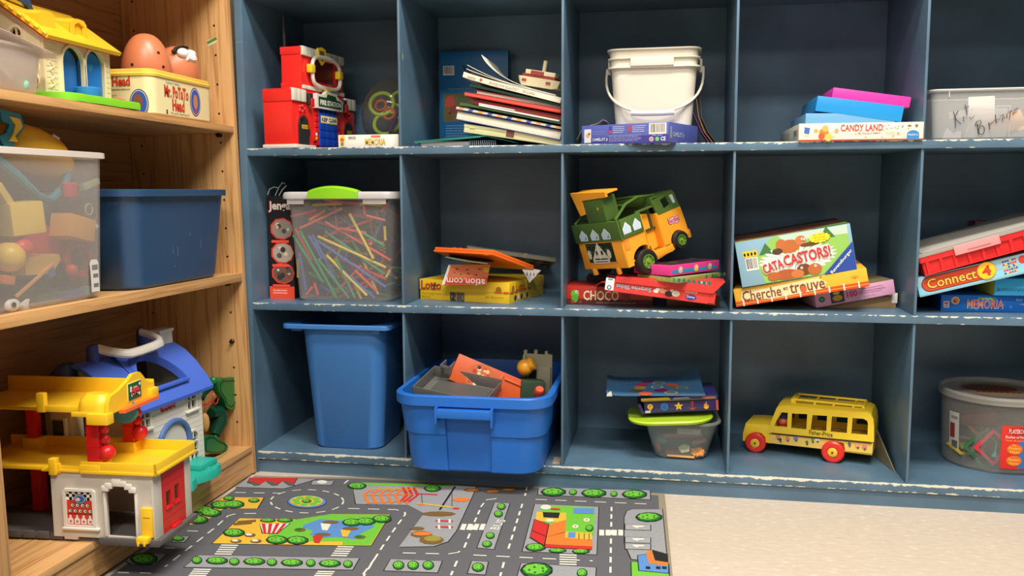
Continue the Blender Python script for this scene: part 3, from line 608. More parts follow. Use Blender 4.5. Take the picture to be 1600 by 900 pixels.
def g(mb, lb, M):
    lb.disc(.018, .030, .007, K(160, 120, 40), M, .0004, n=8); lb.text('Lotto', .034, .024, .078, .038, K(170, 56, 40), M, .0008, .015)
    for k in range(5): lb.rect(.006+k*.022, .0212, .022+k*.022, .0245, K(206, 74, 40), M, .0005)
    for k in range(5): mb.disc(.030+k*.016, .010, .006, K(*((40, 40, 44), (214, 200, 190), (60, 50, 50), (200, 190, 170), (50, 60, 70))[k]), M, .0005, n=8)
gbox('lotto_game_box', 'yellow game box with Lotto in red on its lid', 'box', .2124, .190, .0440, (-.5226, .110, Z2), (0, .002, -.245), card('lotto', (226, 184, 36)), f, right=g, lid=(.0225, card('lotto_lid', (232, 190, 40))))
t = thing('game_case', 'flat orange plastic case lying askew over the Lotto box', 'case', (-.4820, .0789, .4722), (-.30, -.0018, -.5283))
OC = mat('orange_plastic', (238, 106, 34), .3)
MB().box(0, .1658, 0, .136, 0, .0048, OC, .0008).box(0.001, .1648, .001, .135, .0054, .0105, OC, .0008).box(.003, .163, .003, .133, .0045, .0056, OC).build('case_body', t)
MB().lathe([(.012, -.0010), (.012, .001)], OC, 20, Matrix.Translation((.146, .012, 0))).build('snap_tab', t)
MB().box(.05, .058, .004, .010, .0104, .012, OC, .0004).box(.066, .074, .004, .010, .0104, .012, OC, .0004).build('hinge', t)
t = thing('game_tray', 'grey plastic game tray leaning behind the orange case', 'tray', (-.4301, .1650, .4756), (-.2677, .150, .2949))
GP = mat('grey_plastic', (126, 122, 108), .5); GPd = mat('grey_plastic_under', (112, 110, 102), .5)
mb = MB().box(0, .2002, 0, .11, .0030, .0050, GP).box(0, .2002, 0, .003, -.005, .005, GP, .0006).box(0, .003, 0, .11, -.005, .005, GP, .0006).box(.1972, .2002, 0, .11, -.005, .005, GP, .0006).box(0, .2002, .107, .11, -.005, .005, GP, .0006)
mb.build('tray_body', t)
mb = MB()
for i in range(6):
    for j in range(2): mb.lathe([(.0105, .0035), (.0095, -.0035), (.007, -.0045)], GPd, 14, Matrix.Translation((.024+.030*i, .035+.042*j, 0)))
mb.build('token_well', t)
MB().box(.128, .136, -.001, .004, -.0056, .0056, GP, .0005).build('latch', t)
# sheets hanging over the Lotto box
mb = MB(); W1 = mat('flyer_orange', (238, 126, 78), .5)
def warp(u, v):   # u 0..1 along, v 0..1 down
    return Vector((-.4560+.109*u-.018*v*(1-u)+.003*v, .070+.004*math.sin(u*3)-.026*v-.055*u*0-.03*u*.3, .4445-.0050*u*0-.043*v-.006*math.sin(PI*u)*0))
# flat frame along the front of the lid
FM = Matrix.Translation((-.4620, .0720, .4030)) @ Matrix.Rotation(-.245, 4, 'Z') @ Matrix(((1, 0, 0, 0), (0, 0, -1, 0), (0, 1, 0, 0), (0, 0, 0, 1)))
mb.geo([(0, 0, .003), (.103, .005, .003), (.112, .046, 0), (.015, .043, 0), (0, 0, .0022), (.103, .005, .0022), (.112, .046, -.0008), (.015, .043, -.0008)], [(0, 1, 2, 3), (4, 5, 6, 7), (0, 1, 5, 4), (1, 2, 6, 5), (2, 3, 7, 6), (3, 0, 4, 7)], W1, FM)
FT = FM @ Matrix.Translation((0, 0, .0031)) @ Matrix.Rotation(-.068, 4, 'X')
mb.poly([(.0005, .0005), (.007, .001), (.021, .0425), (.0155, .0425)], WHITE, FT, .0004); mb.poly([(.006, .001), (.102, .0055), (.1055, .019), (.0105, .0155)], K(226, 66, 60), FT, .0003)
mb.text('ation.com', .012, .0025, .101, .0165, WHITE, FT, .0007, .012, flip=True)
for k, (u, v, c) in enumerate(((.045, .024, (70, 130, 80)), (.030, .027, (160, 90, 160)), (.062, .026, (110, 70, 110)), (.080, .024, (150, 60, 120)), (.036, .035, (110, 60, 50)), (.060, .034, (80, 80, 60)), (.088, .036, (90, 60, 80)))):
    mb.disc(u, v, .0035, K(*c), FT, .0006, ry=.0014, n=8)
mb.disc(.103, .035, .0065, K(240, 190, 40), FT, .0005, ry=.005)
tag(mb.build('flyer'), 'orange and red flyer with upside down lettering hanging from the yellow Lotto box', 'paper')
mb = MB(); pm = mat('leaflet_green', (96, 110, 76), .6)
mb.loft([[(x, .072-.018*i, z), (x+.002, .072-.018*i, z+.001), (x+.002, .13, z-.002), (x, .13, z-.003)] for i, (x, z) in enumerate(((-.457, .459), (-.452, .4625), (-.430, .4600), (-.390, .4560), (-.352, .4540)))], pm)
tag(mb.build('leaflet'), 'folded dark green leaflet tucked under the orange case', 'paper')
mb = MB(); wc = mat('white_card', (226, 218, 212), .5); P4 = [(-.308, .145, .4375), (-.264, .150, .4290), (-.288, .143, .4020)]
mb.geo(P4+[(p[0], p[1]+.0008, p[2]) for p in P4], [(0, 1, 2), (3, 4, 5), (0, 1, 4, 3), (1, 2, 5, 4), (2, 0, 3, 5)], wc)
FW = Matrix(((.976, 0, .0, -.2985), (.1, 0, -1, .1440), (0, 1, 0, .4180), (0, 0, 0, 1)))
for k in range(4): mb.poly([(.004+k*.0075, 0.001-.0005*k), (.0068+k*.0075, .001-.0005*k), (.0054+k*.0075, .010-.001*k)], K(60, 50, 56), FW, .0008)
tag(mb.build('playing_card'), 'white triangular card corner beside the right end of the Lotto box', 'paper')

# --- middle row, third cell
def f(mb, M):
    mb.rect(0, .0, .1734, .012, K(92, 38, 30), M, .0002); mb.disc(.017, .022, .0085, K(104, 176, 56), M, .0004, n=12); mb.disc(.0165, .012, .007, K(90, 160, 50), M, .0005, n=10, ry=.008); mb.disc(.0205, .026, .003, WHITE, M, .0006); mb.disc(.021, .026, .0013, BLACK, M, .0008)
    mb.disc(.012, .006, .004, K(150, 60, 44), M, .0006, n=7); mb.disc(.028, .006, .003, K(150, 60, 44), M, .0006, n=7)
    mb.text('CHOCO', .0335, .009, .107, .030, K(120, 40, 30), M, .0006, .03); mb.text('CHOCO', .034, .0095, .106, .0295, K(238, 218, 176), M, .0009, .02)
    mb.disc(.120, .018, .009, K(150, 50, 40), M, .0004); mb.text('CHOCO - A FUN GAME FOR YOUNG AND OLD', .060, .0035, .140, .0062, K(200, 180, 170), M)
gbox('board_game_box', 'brown and red game box with CHOCO in cream letters', 'box', .1734, .110, .0381, (-.1989, .0667, Z2+.0002), (0, 0, -.004), card('choco', (188, 48, 38)), f)
def f(mb, M):
    mb.rect(0, 0, .198, .0235, K(222, 66, 60), M, .0002)
    mb.rect(.0, .001, .0165, .0245, WHITE, M, .0005); mb.disc(.008, .0062, .0045, K(60, 90, 160), M, .0007); mb.disc(.008, .0062, .0025, WHITE, M, .0009); mb.rect(.004, .0205, .013, .0235, K(80, 150, 200), M, .0007)
    mb.text('Surprise Slides', .020, .006, .090, .0185, K(160, 30, 40), M, .0006, .02, flip=True); mb.text('Surprise Slides', .021, .0065, .089, .018, K(170, 186, 196), M, .0009, .02, flip=True)
    for k, (u, v, r_, c) in enumerate(((.112, .014, .008, (214, 150, 120)), (.098, .011, .005, (236, 226, 220)), (.101, .015, .004, (236, 226, 220)), (.123, .009, .008, (60, 40, 40)), (.136, .011, .008, (236, 220, 210)), (.116, .019, .005, (200, 60, 60)), (.128, .016, .004, (214, 190, 170)))): mb.disc(u, v, r_, K(*c), M, .0004+.0001*k, ry=r_*.75, n=9)
    mb.rect(.153, .0165, .176, .0220, K(228, 190, 150), M, .0005); mb.text('slides', .155, .0175, .174, .0212, K(190, 70, 50), M, .0008)
    mb.disc(.165, .0080, .0105, K(52, 56, 140), M, .0006, ry=.0055); mb.text('Disney', .1575, .0050, .1725, .0110, WHITE, M, .0009)
RED = card('slide_red', (214, 58, 54))
t = thing('board_game_box', 'red game box lying upside down with crushed lid, lettering inverted', 'box', (-.1170, -.0020, .4052), (0, .118, .0))
mb = MB().box(0, .2120, 0, .066, 0, .0018, RED).box(0, .2120, 0, .002, 0, .0245, RED, .0005).box(0, .2120, .064, .066, 0, .0245, RED, .0005).box(0, .002, 0, .066, 0, .0245, RED, .0005).box(.210, .2120, 0, .066, 0, .0245, RED, .0005)
f(mb, F_front(0, 0, 0) @ Matrix.Translation((0, .0008, 0))); mb.build('lid', t)
mb = MB().prism([(.0185, .0190), (.1, .0205), (.205, .0215), (.2245, .0470), (.0185, .0300)], -.004, .062, RED)
Mf = F_front(0, 0, 0) @ Matrix.Translation((0, .004, .004))
for u in (.035, .090, .190): mb.disc(u, .0215+.05*u, .007, K(226, 96, 86), Mf, .0004, ry=.0035, n=12); mb.disc(u, .0215+.05*u, .0055, K(214, 58, 54), Mf, .0006, ry=.0025, n=12)
mb.rect(.178, .034, .190, .038, K(206, 190, 186), Mf, .0006); mb.build('box_base', t)
mb = MB().loft([[(x, .03, z), (x+.002, .03, z+.001), (x+.016, .10, z), (x+.014, .10, z-.001)] for x, z in ((-.145, .4060), (-.128, .4175), (-.104, .4150))], card('flap_red', (196, 70, 58)))
tag(mb.build('torn_flap'), 'torn red and cream cardboard flap lying on the CHOCO box', 'cardboard')
def f(mb, M): mb.disc(.025, .009, .006, K(214, 140, 170), M, .0004, n=9); mb.disc(.026, .011, .003, K(240, 214, 160), M, .0006, n=7)
def g(mb, M):
    mb.rect(.004, .004, .150, .0105, K(44, 140, 190), M, .0003)
    for u, c in ((.030, (226, 170, 150)), (.080, (236, 190, 90)), (.125, (200, 160, 120))): mb.disc(u, .010, .007, K(*c), M, .0006, n=9); mb.disc(u+.001, .012, .003, K(240, 226, 200), M, .0008, n=7)
gbox('puzzle_box', 'hot pink puzzle box under the front of the green toy van', 'box', .090, .158, .0196, (-.0622, .0280, .4370), (.015, .0, -.66), card('magenta', (222, 62, 140)), f, right=g, top=lambda mb, M: (mb.rect(.006, .006, .084, .152, K(56, 40, 48), M), [mb.disc(random.uniform(.015, .075), random.uniform(.02, .14), .010, K(*random.choice(((120, 40, 60), (80, 90, 50), (90, 60, 100)))), M, .0005+.0001*k, n=8) for k in range(8)]))
def g(mb, M):
    for k in range(14): mb.disc(.02+k*.011, .006, .004, K(*random.choice(((96, 150, 70), (150, 160, 60), (60, 120, 110), (190, 150, 70)))), M, .0004+.00005*k, n=7)
gbox('board_game_box', 'flat green printed game box between the pink box and the red box', 'box', .095, .150, .0100, (-.0552, .0200, .4262), (.0, .02, -.60), card('map_green', (150, 158, 96)), g, right=g)
gbox('cardboard_box', 'brown cardboard tray in the shadow under the red game box', 'box', .105, .13, .022, (.0020, .075, Z2), (0, 0, .02), card('kraft', (110, 86, 58)))
gbox('cardboard_box', 'dark brown box standing behind the pile under the toy van', 'box', .130, .085, .046, (-.1700, .190, Z2), (0, 0, .02), card('dark_card', (74, 56, 50)))

# --- middle row, fourth cell
GRN = card('castor', (140, 178, 196))
def f(mb, M):
    mb.poly([(.045, .001), (.150, .001), (.205, .035), (.205, .086), (.070, .087), (.03, .05)], K(150, 196, 96), M, .0003)
    mb.poly([(.09, .075), (.205, .070), (.205, .087), (.08, .087)], K(196, 214, 196), M, .0004)
    for x, y in ((.055, .066), (.168, .078)): mb.poly([(x-.014, y-.010), (x+.014, y-.010), (x, y+.012)], K(70, 120, 70), M, .0005)
    # splash of logs and brown animals behind the title
    for k in range(26): a = k/26*2*PI; mb.poly([(.110, .040), (.110+.066*math.cos(a)-.004, .040+.026*math.sin(a)), (.110+.072*math.cos(a+.12), .040+.030*math.sin(a+.12)), (.110+.060*math.cos(a+.24), .040+.024*math.sin(a+.24))], WHITE, M, .0006)
    for k, (x, y, r_, ry_, c) in enumerate(((.098, .064, .020, .013, (190, 110, 60)), (.120, .072, .010, .009, (206, 124, 70)), (.084, .070, .010, .010, (196, 112, 62)), (.075, .058, .010, .006, (90, 62, 50)), (.135, .062, .018, .004, (110, 70, 50)), (.085, .012, .022, .010, (176, 96, 52)), (.118, .016, .014, .011, (120, 70, 46)), (.137, .014, .013, .011, (190, 106, 58)), (.105, .010, .012, .008, (206, 120, 66)), (.062, .012, .012, .008, (190, 100, 50)))):
        mb.disc(x, y, r_, K(*c), M, .0009+.0001*k, ry=ry_, n=12)
    for x, y in ((.123, .074), (.128, .073), (.114, .020), (.139, .020)): mb.disc(x, y, .0025, WHITE, M, .0022); mb.disc(x+.0005, y, .001, BLACK, M, .0024)
    mb.poly([(.142+.020*(1 if k % 2 else .86)*math.cos(2*PI*k/28)+.012, .072+.010*(1 if k % 2 else .82)*math.sin(2*PI*k/28)-.001) for k in range(28)], K(246, 226, 50), M, .0024)
    for k, s_ in enumerate(('HEY CASTOR', 'TES ECLAIRS', 'TES BUCHES')): mb.text(s_, .143, .0755-k*.005, .165, .0785-k*.005, K(170, 130, 30), M, .0027)
    for s_, u0, v0, u1, v1, rr in (('CATA', .043, .022, .082, .041, .20), ('CASTORS!', .083, .030, .170, .052, .07)):
        mb.text(s_, u0-.001, v0-.001, u1+.001, v1+.001, K(250, 240, 236), M, .0028, .04, rot=rr); mb.text(s_, u0, v0, u1, v1, K(110, 20, 26), M, .0031, .03, rot=rr); mb.text(s_, u0+.0006, v0+.0008, u1-.0004, v1-.0002, K(222, 60, 62), M, .0034, .015, rot=rr)
    mb.poly([(.152, .0006), (.2105, .0006), (.2105, .054)], K(46, 78, 160), M, .0020)
    mb.text('Ravensburger', .158, .0160, .214, .0235, WHITE, M, .0030, .015, rot=.74)
    mb.rect(.011, .056, .038, .068, K(236, 196, 60), M, .0006)
    for k in range(4): mb.disc(.0145+k*.0065, .0615, .002, BLACK, M, .0008, ry=.0035, n=8)
    barcode(mb, .014, .030, .037, .055, M, 13)
def g(mb, M):
    mb.rect(.004, .004, .200, .084, K(206, 196, 60), M, .0003)
def tp(mb, M):
    mb.rect(.001, .001, .2103, .230, K(96, 66, 50), M, .0003); mb.poly([(.001, .001), (.21, .001), (.21, .018), (.09, .012), (.001, .016)], K(196, 190, 60), M, .0006)
    mb.poly([(.14, .001), (.21, .001), (.21, .05), (.17, .04)], K(90, 130, 60), M, .0008)
    for k in range(24): mb.poly([(random.uniform(.01, .19), random.uniform(.01, .2)) for _ in range(3)], K(*random.choice(((120, 60, 46), (70, 50, 44), (150, 90, 60), (96, 44, 40)))), M, .0005+.00002*k)
    mb.disc(.13, .12, .05, K(110, 80, 60), M, .0012, ry=.035, n=24); mb.disc(.13, .12, .043, K(80, 58, 48), M, .0014, ry=.028, n=24)
gbox('board_game_box', 'large colourful CATA CASTORS game box tilted on the orange box', 'box', .2113, .232, .0880, (.1459, .0317, .4108), (.012, -.1860, -.0616), GRN, f, left=g, top=tp)
def f(mb, M):
    mb.rect(0, .0005, .2447, .0038, K(214, 70, 36), M, .0003); mb.rect(0, .0055, .2447, .0100, K(220, 84, 40), M, .0003)
    for k in range(9): mb.rect(.014+k*.0265, .000, .0165+k*.0265, .0125, WHITE, M, .0006)
    mb.poly([(.012, .012), (.07, .006), (.165, .009), (.172, .020), (.158, .032), (.06, .028), (.014, .029)], K(236, 214, 160), M, .0005)
    for s_, u0, v0, u1, v1 in (('Cherche', .015, .0085, .088, .0285), ('et', .092, .018, .101, .0245), ('trouve', .104, .0095, .168, .0280)):
        mb.text(s_, u0, v0, u1, v1, K(130, 70, 50), M, .0009, .012)
    mb.disc(.1285, .0145, .006, K(214, 96, 60), M, .0013); mb.poly([(.160, .0290), (.165, .0325), (.163, .0335)], K(110, 60, 50), M, .0009)
    for k in range(5): a = k*PI/5; mb.poly([(.222-.009*math.cos(a), .0200-.006*math.sin(a)), (.222+.009*math.cos(a), .0200+.006*math.sin(a)), (.222+.009*math.cos(a+.12), .0200+.006*math.sin(a+.12))], K(190, 130, 50), M, .0006)
gbox('board_game_box', 'orange-yellow Cherche et trouve game box below the CATA CASTORS box', 'box', .2447, .203, .0347, (.1365, .0414, .3712), (0, -.1974, -.1196), card('cherche', (240, 178, 56)), f)
def f(mb, M):
    mb.disc(.013, .0145, .0058, K(40, 90, 70), M, .0004); mb.disc(.013, .0145, .0035, K(90, 170, 90), M, .0006, n=7)
    mb.rect(.030, .003, .056, .0275, K(60, 60, 90), M, .0004); mb.disc(.043, .012, .010, K(206, 160, 60), M, .0006, ry=.006, n=9); mb.disc(.042, .022, .007, K(200, 190, 90), M, .0008, ry=.003, n=9)
    mb.text('100', .061, .009, .082, .0215, K(206, 62, 130), M, .0006, .04); 
    mb.text('Interlocking Puzzle Pieces', .088, .0195, .132, .0225, K(120, 50, 90), M); mb.text('Pieces S\'emboitant Parfaitement', .084, .0150, .136, .0180, K(120, 50, 90), M); mb.text('Piezas Que Encajan Entre Si', .084, .0105, .128, .0135, K(120, 50, 90), M); mb.text('48 x 36.5 x 27cm', .092, .0045, .115, .0070, K(150, 90, 120), M)
gbox('puzzle_box', 'pale pink 100 piece puzzle box sticking out under the orange box', 'box', .1539, .118, .0282, (.2901, .0669, .3693), (0, -.185, .1433), card('pale_pink', (216, 158, 190)), f, top=lambda mb, M: mb.rect(.002, .002, .152, .116, K(120, 110, 70), M))
t = thing('cardboard_box', 'plain brown cardboard tray beneath the pale pink puzzle box', 'box', (.2921, .0833, Z2), (0, 0, .1462))
MB().box(0, .1551, 0, .15, 0, .0235, card('kraft2', (172, 136, 92)), .0008).build('tray_body', t)
MB().box(.146, .157, -.0015, 0, .010, .0300, mat('tape_white', (226, 220, 206), .4), .0003).build('tape', t)

# --- middle row, fifth cell
def f(mb, M):
    mb.rect(0, .003, .270, .0165, K(140, 206, 226), M, .0002)
    P = [(.006+.0145, .0065)] 
    for wd, c, l_ in ((.0155, (96, 40, 30), .0004), (.0140, (204, 74, 44), .0006)):
        pts = [(.0225+wd*math.cos(a), .0205+wd*.95*math.sin(a)) for a in [PI/2+PI*k/10 for k in range(11)]]+[(.120, .0205-wd*.9), (.135, .0205), (.120, .0205+wd*.9)]
        mb.poly(pts, K(*c), M, l_)
    mb.text('Connect', .0160, .0110, .1040, .0305, K(120, 40, 20), M, .0009, .05); mb.text('Connect', .0170, .0120, .1035, .0300, K(240, 190, 80), M, .0012, .015)
    mb.disc(.1215, .0215, .0165, K(226, 120, 40), M, .0015, n=26); mb.disc(.1215, .0215, .0155, K(244, 200, 50), M, .0017, n=26); mb.text('4', .1135, .0120, .1290, .0310, K(204, 66, 40), M, .0020, .04)
    for i in range(6):
        for j in range(5): mb.disc(.152+i*.0042, .008+j*.0055+i*.0002, .0019, K(*random.choice(((70, 80, 140), (214, 70, 60), (236, 200, 80)))), M, .0006, n=7)
    mb.disc(.185, .027, .007, K(206, 60, 56), M, .0006); mb.poly([(.197, .004), (.240, .004), (.240, .030), (.200, .026), (.190, .014)], K(214, 60, 54), M, .0005); mb.disc(.205, .022, .009, K(232, 214, 206), M, .0008, n=7, ry=.005); mb.disc(.21, .013, .008, K(170, 40, 40), M, .0009, n=8, ry=.004)
gbox('board_game_box', 'light blue Connect 4 game box tilted under the red lidded tray', 'box', .2700, .175, .0370, (.4690, .0300, .3975), (0, -.2600, .0), card('c4', (150, 190, 204)), f)
t = thing('storage_tray', 'shallow red plastic tray with a clear lid, tilted on the Connect 4 box', 'tray', (.4700, .0201, .4375), (0, -.2950, .0091))
RP = mat('red_plastic', (220, 40, 42), .3)
W_, D_ = .260, .215
mb = MB().box(.004, W_-.004, .004, D_-.004, 0, .002, RP).box(.004, W_-.004, .004, .006, 0, .026, RP).box(.004, W_-.004, D_-.006, D_-.004, 0, .026, RP).box(.004, .006, .004, D_-.004, 0, .026, RP).box(W_-.006, W_-.004, .004, D_-.004, 0, .026, RP).build('tray_body', t)
mb = MB()
for k in range(11): mb.box(.010+k*.0245, .016+k*.0245, .0000, .005, .0015, .0245, RP, .0008)
mb.box(.004, W_-.004, .0, .005, 0, .0022, RP, .0008).build('rib', t)
MB().box(0, W_, 0, .0035, .0245, .0345, RP, .0012).box(0, W_, D_-.0035, D_, .0245, .0345, RP, .0012).box(0, .0035, 0, D_, .0245, .0345, RP, .0012).box(W_-.0035, W_, 0, D_, .0245, .0345, RP, .0012).build('rim', t)
CL = clear('clear_lid', (206, 198, 186), .45, .25)
MB().box(-.001, W_+.001, -.0015, D_+.001, .0350, .0395, CL, .001).box(.012, W_-.012, .012, D_-.012, .0400, .0412, CL, .0008).build('lid', t)
MB().box(.062, .142, -.0045, -.0016, .0225, .0400, mat('latch_pink', (238, 150, 150), .3), .002).box(.085, .125, -.0062, -.0045, .0290, .0300, mat('latch_pink', (238, 150, 150), .3)).build('latch', t)
mb = MB().box(.007, W_-.007, .007, D_-.007, .004, .030, mat('foam_grey', (120, 112, 104), .8, var=.3, scale=60), .002); tag(mb.build('tray_insert', t), None)
gbox('cardboard_box', 'bright blue box with small print on the flat MEMORIA box', 'box', .15, .12, .0322, (.6070, .0600, .4002), (0, 0, .0), card('cyan_blue', (40, 160, 214)), lambda mb, M: tiny(mb, .004, .008, .12, .014, 3, K(30, 90, 130), M), left=lambda mb, M: mb.rect(0, 0, .12, .032, K(190, 180, 60), M))
def f(mb, M):
    mb.rect(.0045, .0075, .0145, .0195, WHITE, M, .0004); mb.text('MB', .006, .013, .0130, .0185, K(206, 60, 50), M, .0007, .03); mb.rect(.006, .009, .013, .011, K(206, 90, 80), M, .0007)
    mb.disc(.0255, .021, .0075, K(232, 214, 190), M, .0004, n=9); mb.disc(.0255, .021, .006, K(226, 130, 60), M, .0006, n=9); mb.disc(.024, .020, .002, K(120, 60, 40), M, .0008)
    mb.rect(.0650, .0235, .0960, .0275, K(110, 176, 70), M, .0004); mb.text('ANIMAL', .070, .0243, .091, .0268, WHITE, M, .0006)
    mb.text('MEMORIA', .0470, .0060, .1110, .0235, K(250, 226, 196), M, .0006, .02); mb.text('MEMORIA', .0480, .0070, .1100, .0228, K(226, 84, 34), M, .0009, 0)
    mb.text('Edad: 3', .1330, .0225, .148, .0258, WHITE, M); mb.text('a jugadores', .140, .0140, .160, .0170, WHITE, M)
    for k in range(5): mb.disc(.040+random.uniform(0, .09), random.uniform(.005, .027), .003, K(60, 140, 220), M, .0002, n=8)
gbox('game_box', 'blue MEMORIA memory game box lying flat at the cubby floor', 'box', .180, .170, .0316, (.5178, .0700, Z2+.0002), (0, 0, .030), card('memo_blue', (24, 108, 196)), f, left=lambda mb, M: mb.rect(.002, .002, .168, .029, K(20, 60, 120), M))
gbox('cardboard_box', 'dark red box just visible behind the clear lidded red tray', 'box', .12, .04, .166, (.6300, .255, Z2), (0, 0, .0), card('dk_red2', (120, 30, 36)))

# ------------------------------------------------------------------ tubs, bins, bucket
def on_y(px, py, Y):
    d = fw + r2*((px-800)/FPX) + u2*((450-py)/FPX); t = (Y-CAM.y)/d.y; return CAM+d*t
def on_x(px, py, X):
    d = fw + r2*((px-800)/FPX) + u2*((450-py)/FPX); t = (X-CAM.x)/d.x; return CAM+d*t
def solid(name, label, cat, fn, group=None, loc=None, rot=None):
    mb = MB(); fn(mb); return tag(mb.build(name, None, loc, rot), label, cat, group)

# white square bucket
WP = mat('white_bucket', (222, 214, 196), .32)
t = thing('bucket', 'white square plastic bucket with its handle hanging in front', 'bucket', (-.0290, .172, .7250), (0, 0, -.02))
mb = MB(); h = .1530
R = [rrect(.146, .140, .020, 0), rrect(.152, .146, .020, .003), rrect(.170, .164, .020, .1150), rrect(.184, .178, .024, .1155), rrect(.184, .178, .024, .1185), rrect(.172, .166, .020, .1190), rrect(.173, .167, .020, .1330),
     rrect(.183, .177, .024, .1335), rrect(.183, .177, .024, .1360), rrect(.174, .168, .021, .1365), rrect(.176, .170, .022, h-.003), rrect(.186, .180, .026, h-.0025), rrect(.186, .180, .026, h), rrect(.170, .164, .020, h), rrect(.148, .142, .020, .005)]
mb.loft(R, WP); mb.build('bucket_body', t)
MB().box(-.045, .040, -.0925, -.080, .1180, .1350, WP, .002).build('collar_plate', t)
for s_ in (-1, 1): MB().box(s_*.093-.003, s_*.093+.003, -.012, .012, .112, .140, WP, .002).build('handle_lug', t)
pts = []
for k in range(25):
    a = PI*k/24; x = -.098*math.cos(a)*(1+.04*math.sin(a)); s_ = math.sin(a)**.7
    pts.append((x, -.004-.092*s_, .124-.098*s_))
hd = MB().tube(pts, .0026, WP, 8).build('handle', t)
gp = MB().tube([(-.042, -.0985, .0262), (-.02, -.0990, .0250), (.02, -.0990, .0250), (.042, -.0985, .0262)], [.0056]*4, WP, 10); gp.build('grip', hd)

# clear bin of straws
CP = clear('clear_bin', (225, 222, 218), .09, .2)
FROST = clear('frosted_lid', (232, 226, 224), .62, .4)
t = thing('storage_bin', 'clear lidded bin full of coloured straws, with a lime green handle', 'bin', (-.6720, .142, Z2+.0003), (0, 0, -.01))
mb = MB(); tub(mb, .208, .195, .234, .215, .221, .022, .022, .0018, CP, .0025, .004); mb.build('bin_body', t)
mb = MB(); mb.loft([rrect(.244, .226, .026, .2150), rrect(.256, .236, .028, .2165), rrect(.258, .238, .030, .2240), rrect(.252, .232, .028, .2300), rrect(.236, .216, .024, .2310), rrect(.230, .210, .020, .2260)], FROST); mb.build('lid', t)
LM = mat('lime_plastic', (152, 222, 40), .3)
mb = MB(); N_ = 16; rg = []
for k in range(N_+1):
    u = k/N_; x = -.060+.108*u; b = math.sin(PI*u); z1 = .2330+.0100*b**.8; z0 = .2170
    rg.append([(x, -.1235-.004*b, z0), (x, -.1260-.005*b, z1-.004), (x, -.1200-.004*b, z1), (x, -.1000, z1-.001), (x, -.1000, .2300), (x, -.1190, .2290)])
mb.loft(rg, LM); mb.build('handle', t)
MB().box(-.112, -.075, -.1125, -.109, .205, .216, FROST, .001).build('latch', t)
MB().box(.055, .105, -.1125, -.109, .205, .216, FROST, .001).build('latch', t)
SC = {'red': (236, 72, 52), 'orange': (240, 116, 60), 'yellow': (240, 208, 70), 'green': (40, 146, 84), 'blue': (70, 104, 178)}
def straw(c, a, b, r=.0031, bend=0):
    a = Vector(a); b = Vector(b); m_ = (a+b)/2 + Vector((0, 0, -bend))
    mb = MB(); n_ = 8; P = [a, m_, b] if bend else [a, b]
    SM = mat('straw_'+c, SC[c], .35)
    mb.tube(P, r, SM, n_); tag(mb.build('drinking_straw'), '%s plastic drinking straw inside the clear bin with the lime green handle' % c, 'straw', '%s straws in the clear bin' % c)
def sp(X, Y, yy): p = on_y(430+X/4.5, 280+Y/4.5, yy); return (p.x, p.y, p.z)
key = [('green', 125, 392, 335, 725), ('green', 172, 362, 430, 835), ('green', 300, 560, 520, 838), ('blue', 236, 396, 330, 560), ('blue', 262, 390, 420, 700), ('yellow', 300, 402, 780, 622), ('green', 352, 368, 770, 668), ('blue', 296, 432, 780, 760),
       ('red', 355, 302, 815, 572), ('yellow', 362, 536, 645, 818), ('yellow', 522, 240, 690, 560), ('blue', 470, 640, 700, 835), ('red', 560, 640, 715, 790), ('red', 140, 346, 260, 570), ('orange', 345, 145, 470, 165), ('yellow', 265, 182, 470, 172),
       ('red', 470, 165, 640, 180), ('yellow', 600, 172, 775, 186), ('red', 622, 170, 630, 250), ('red', 640, 256, 775, 290), ('orange', 240, 288, 350, 220), ('orange', 175, 345, 470, 205), ('red', 110, 262, 290, 218), ('red', 215, 815, 265, 755), ('red', 275, 730, 300, 815),
       ('yellow', 160, 560, 162, 690), ('yellow', 560, 740, 605, 840), ('green', 430, 560, 560, 835), ('blue', 170, 520, 215, 780), ('red', 745, 230, 795, 170), ('red', 450, 345, 640, 378), ('green', 620, 380, 770, 470), ('yellow', 780, 690, 810, 640), ('yellow', 770, 330, 775, 430), ('orange', 665, 462, 690, 428)]
random.seed(3)
for i, (c, a, b, c2, d2) in enumerate(key):
    yy = .055 + .0014*(i % 9); p = sp(a, b, yy); q_ = sp(c2, d2, yy+.004)
    straw(c, p, q_)
for i in range(95):
    y = random.uniform(.075, .225); z = random.uniform(.376, .565) if i > 30 else random.uniform(.376, .44); x = -.672+random.uniform(-.09, .09)
    L = random.uniform(.03, .15); a = random.uniform(0, PI); e = random.uniform(-.5, .5)
    d = Vector((math.cos(a)*math.cos(e), math.sin(e)*.5, math.sin(a)*math.cos(e)))*L/2
    P = [Vector((x, y, z))-d, Vector((x, y, z))+d]
    for p in P:
        hw = .098*(.9+.1*(p.z-.367)/.22); p.x = max(-.672-hw, min(-.672+hw, p.x)); p.y = max(.068, min(.232, p.y)); p.z = max(.3725, min(.580, p.z))
    if (P[0]-P[1]).length > .012: straw(random.choice(('red', 'orange', 'yellow', 'green', 'blue', 'red', 'green', 'blue')), P[0], P[1])

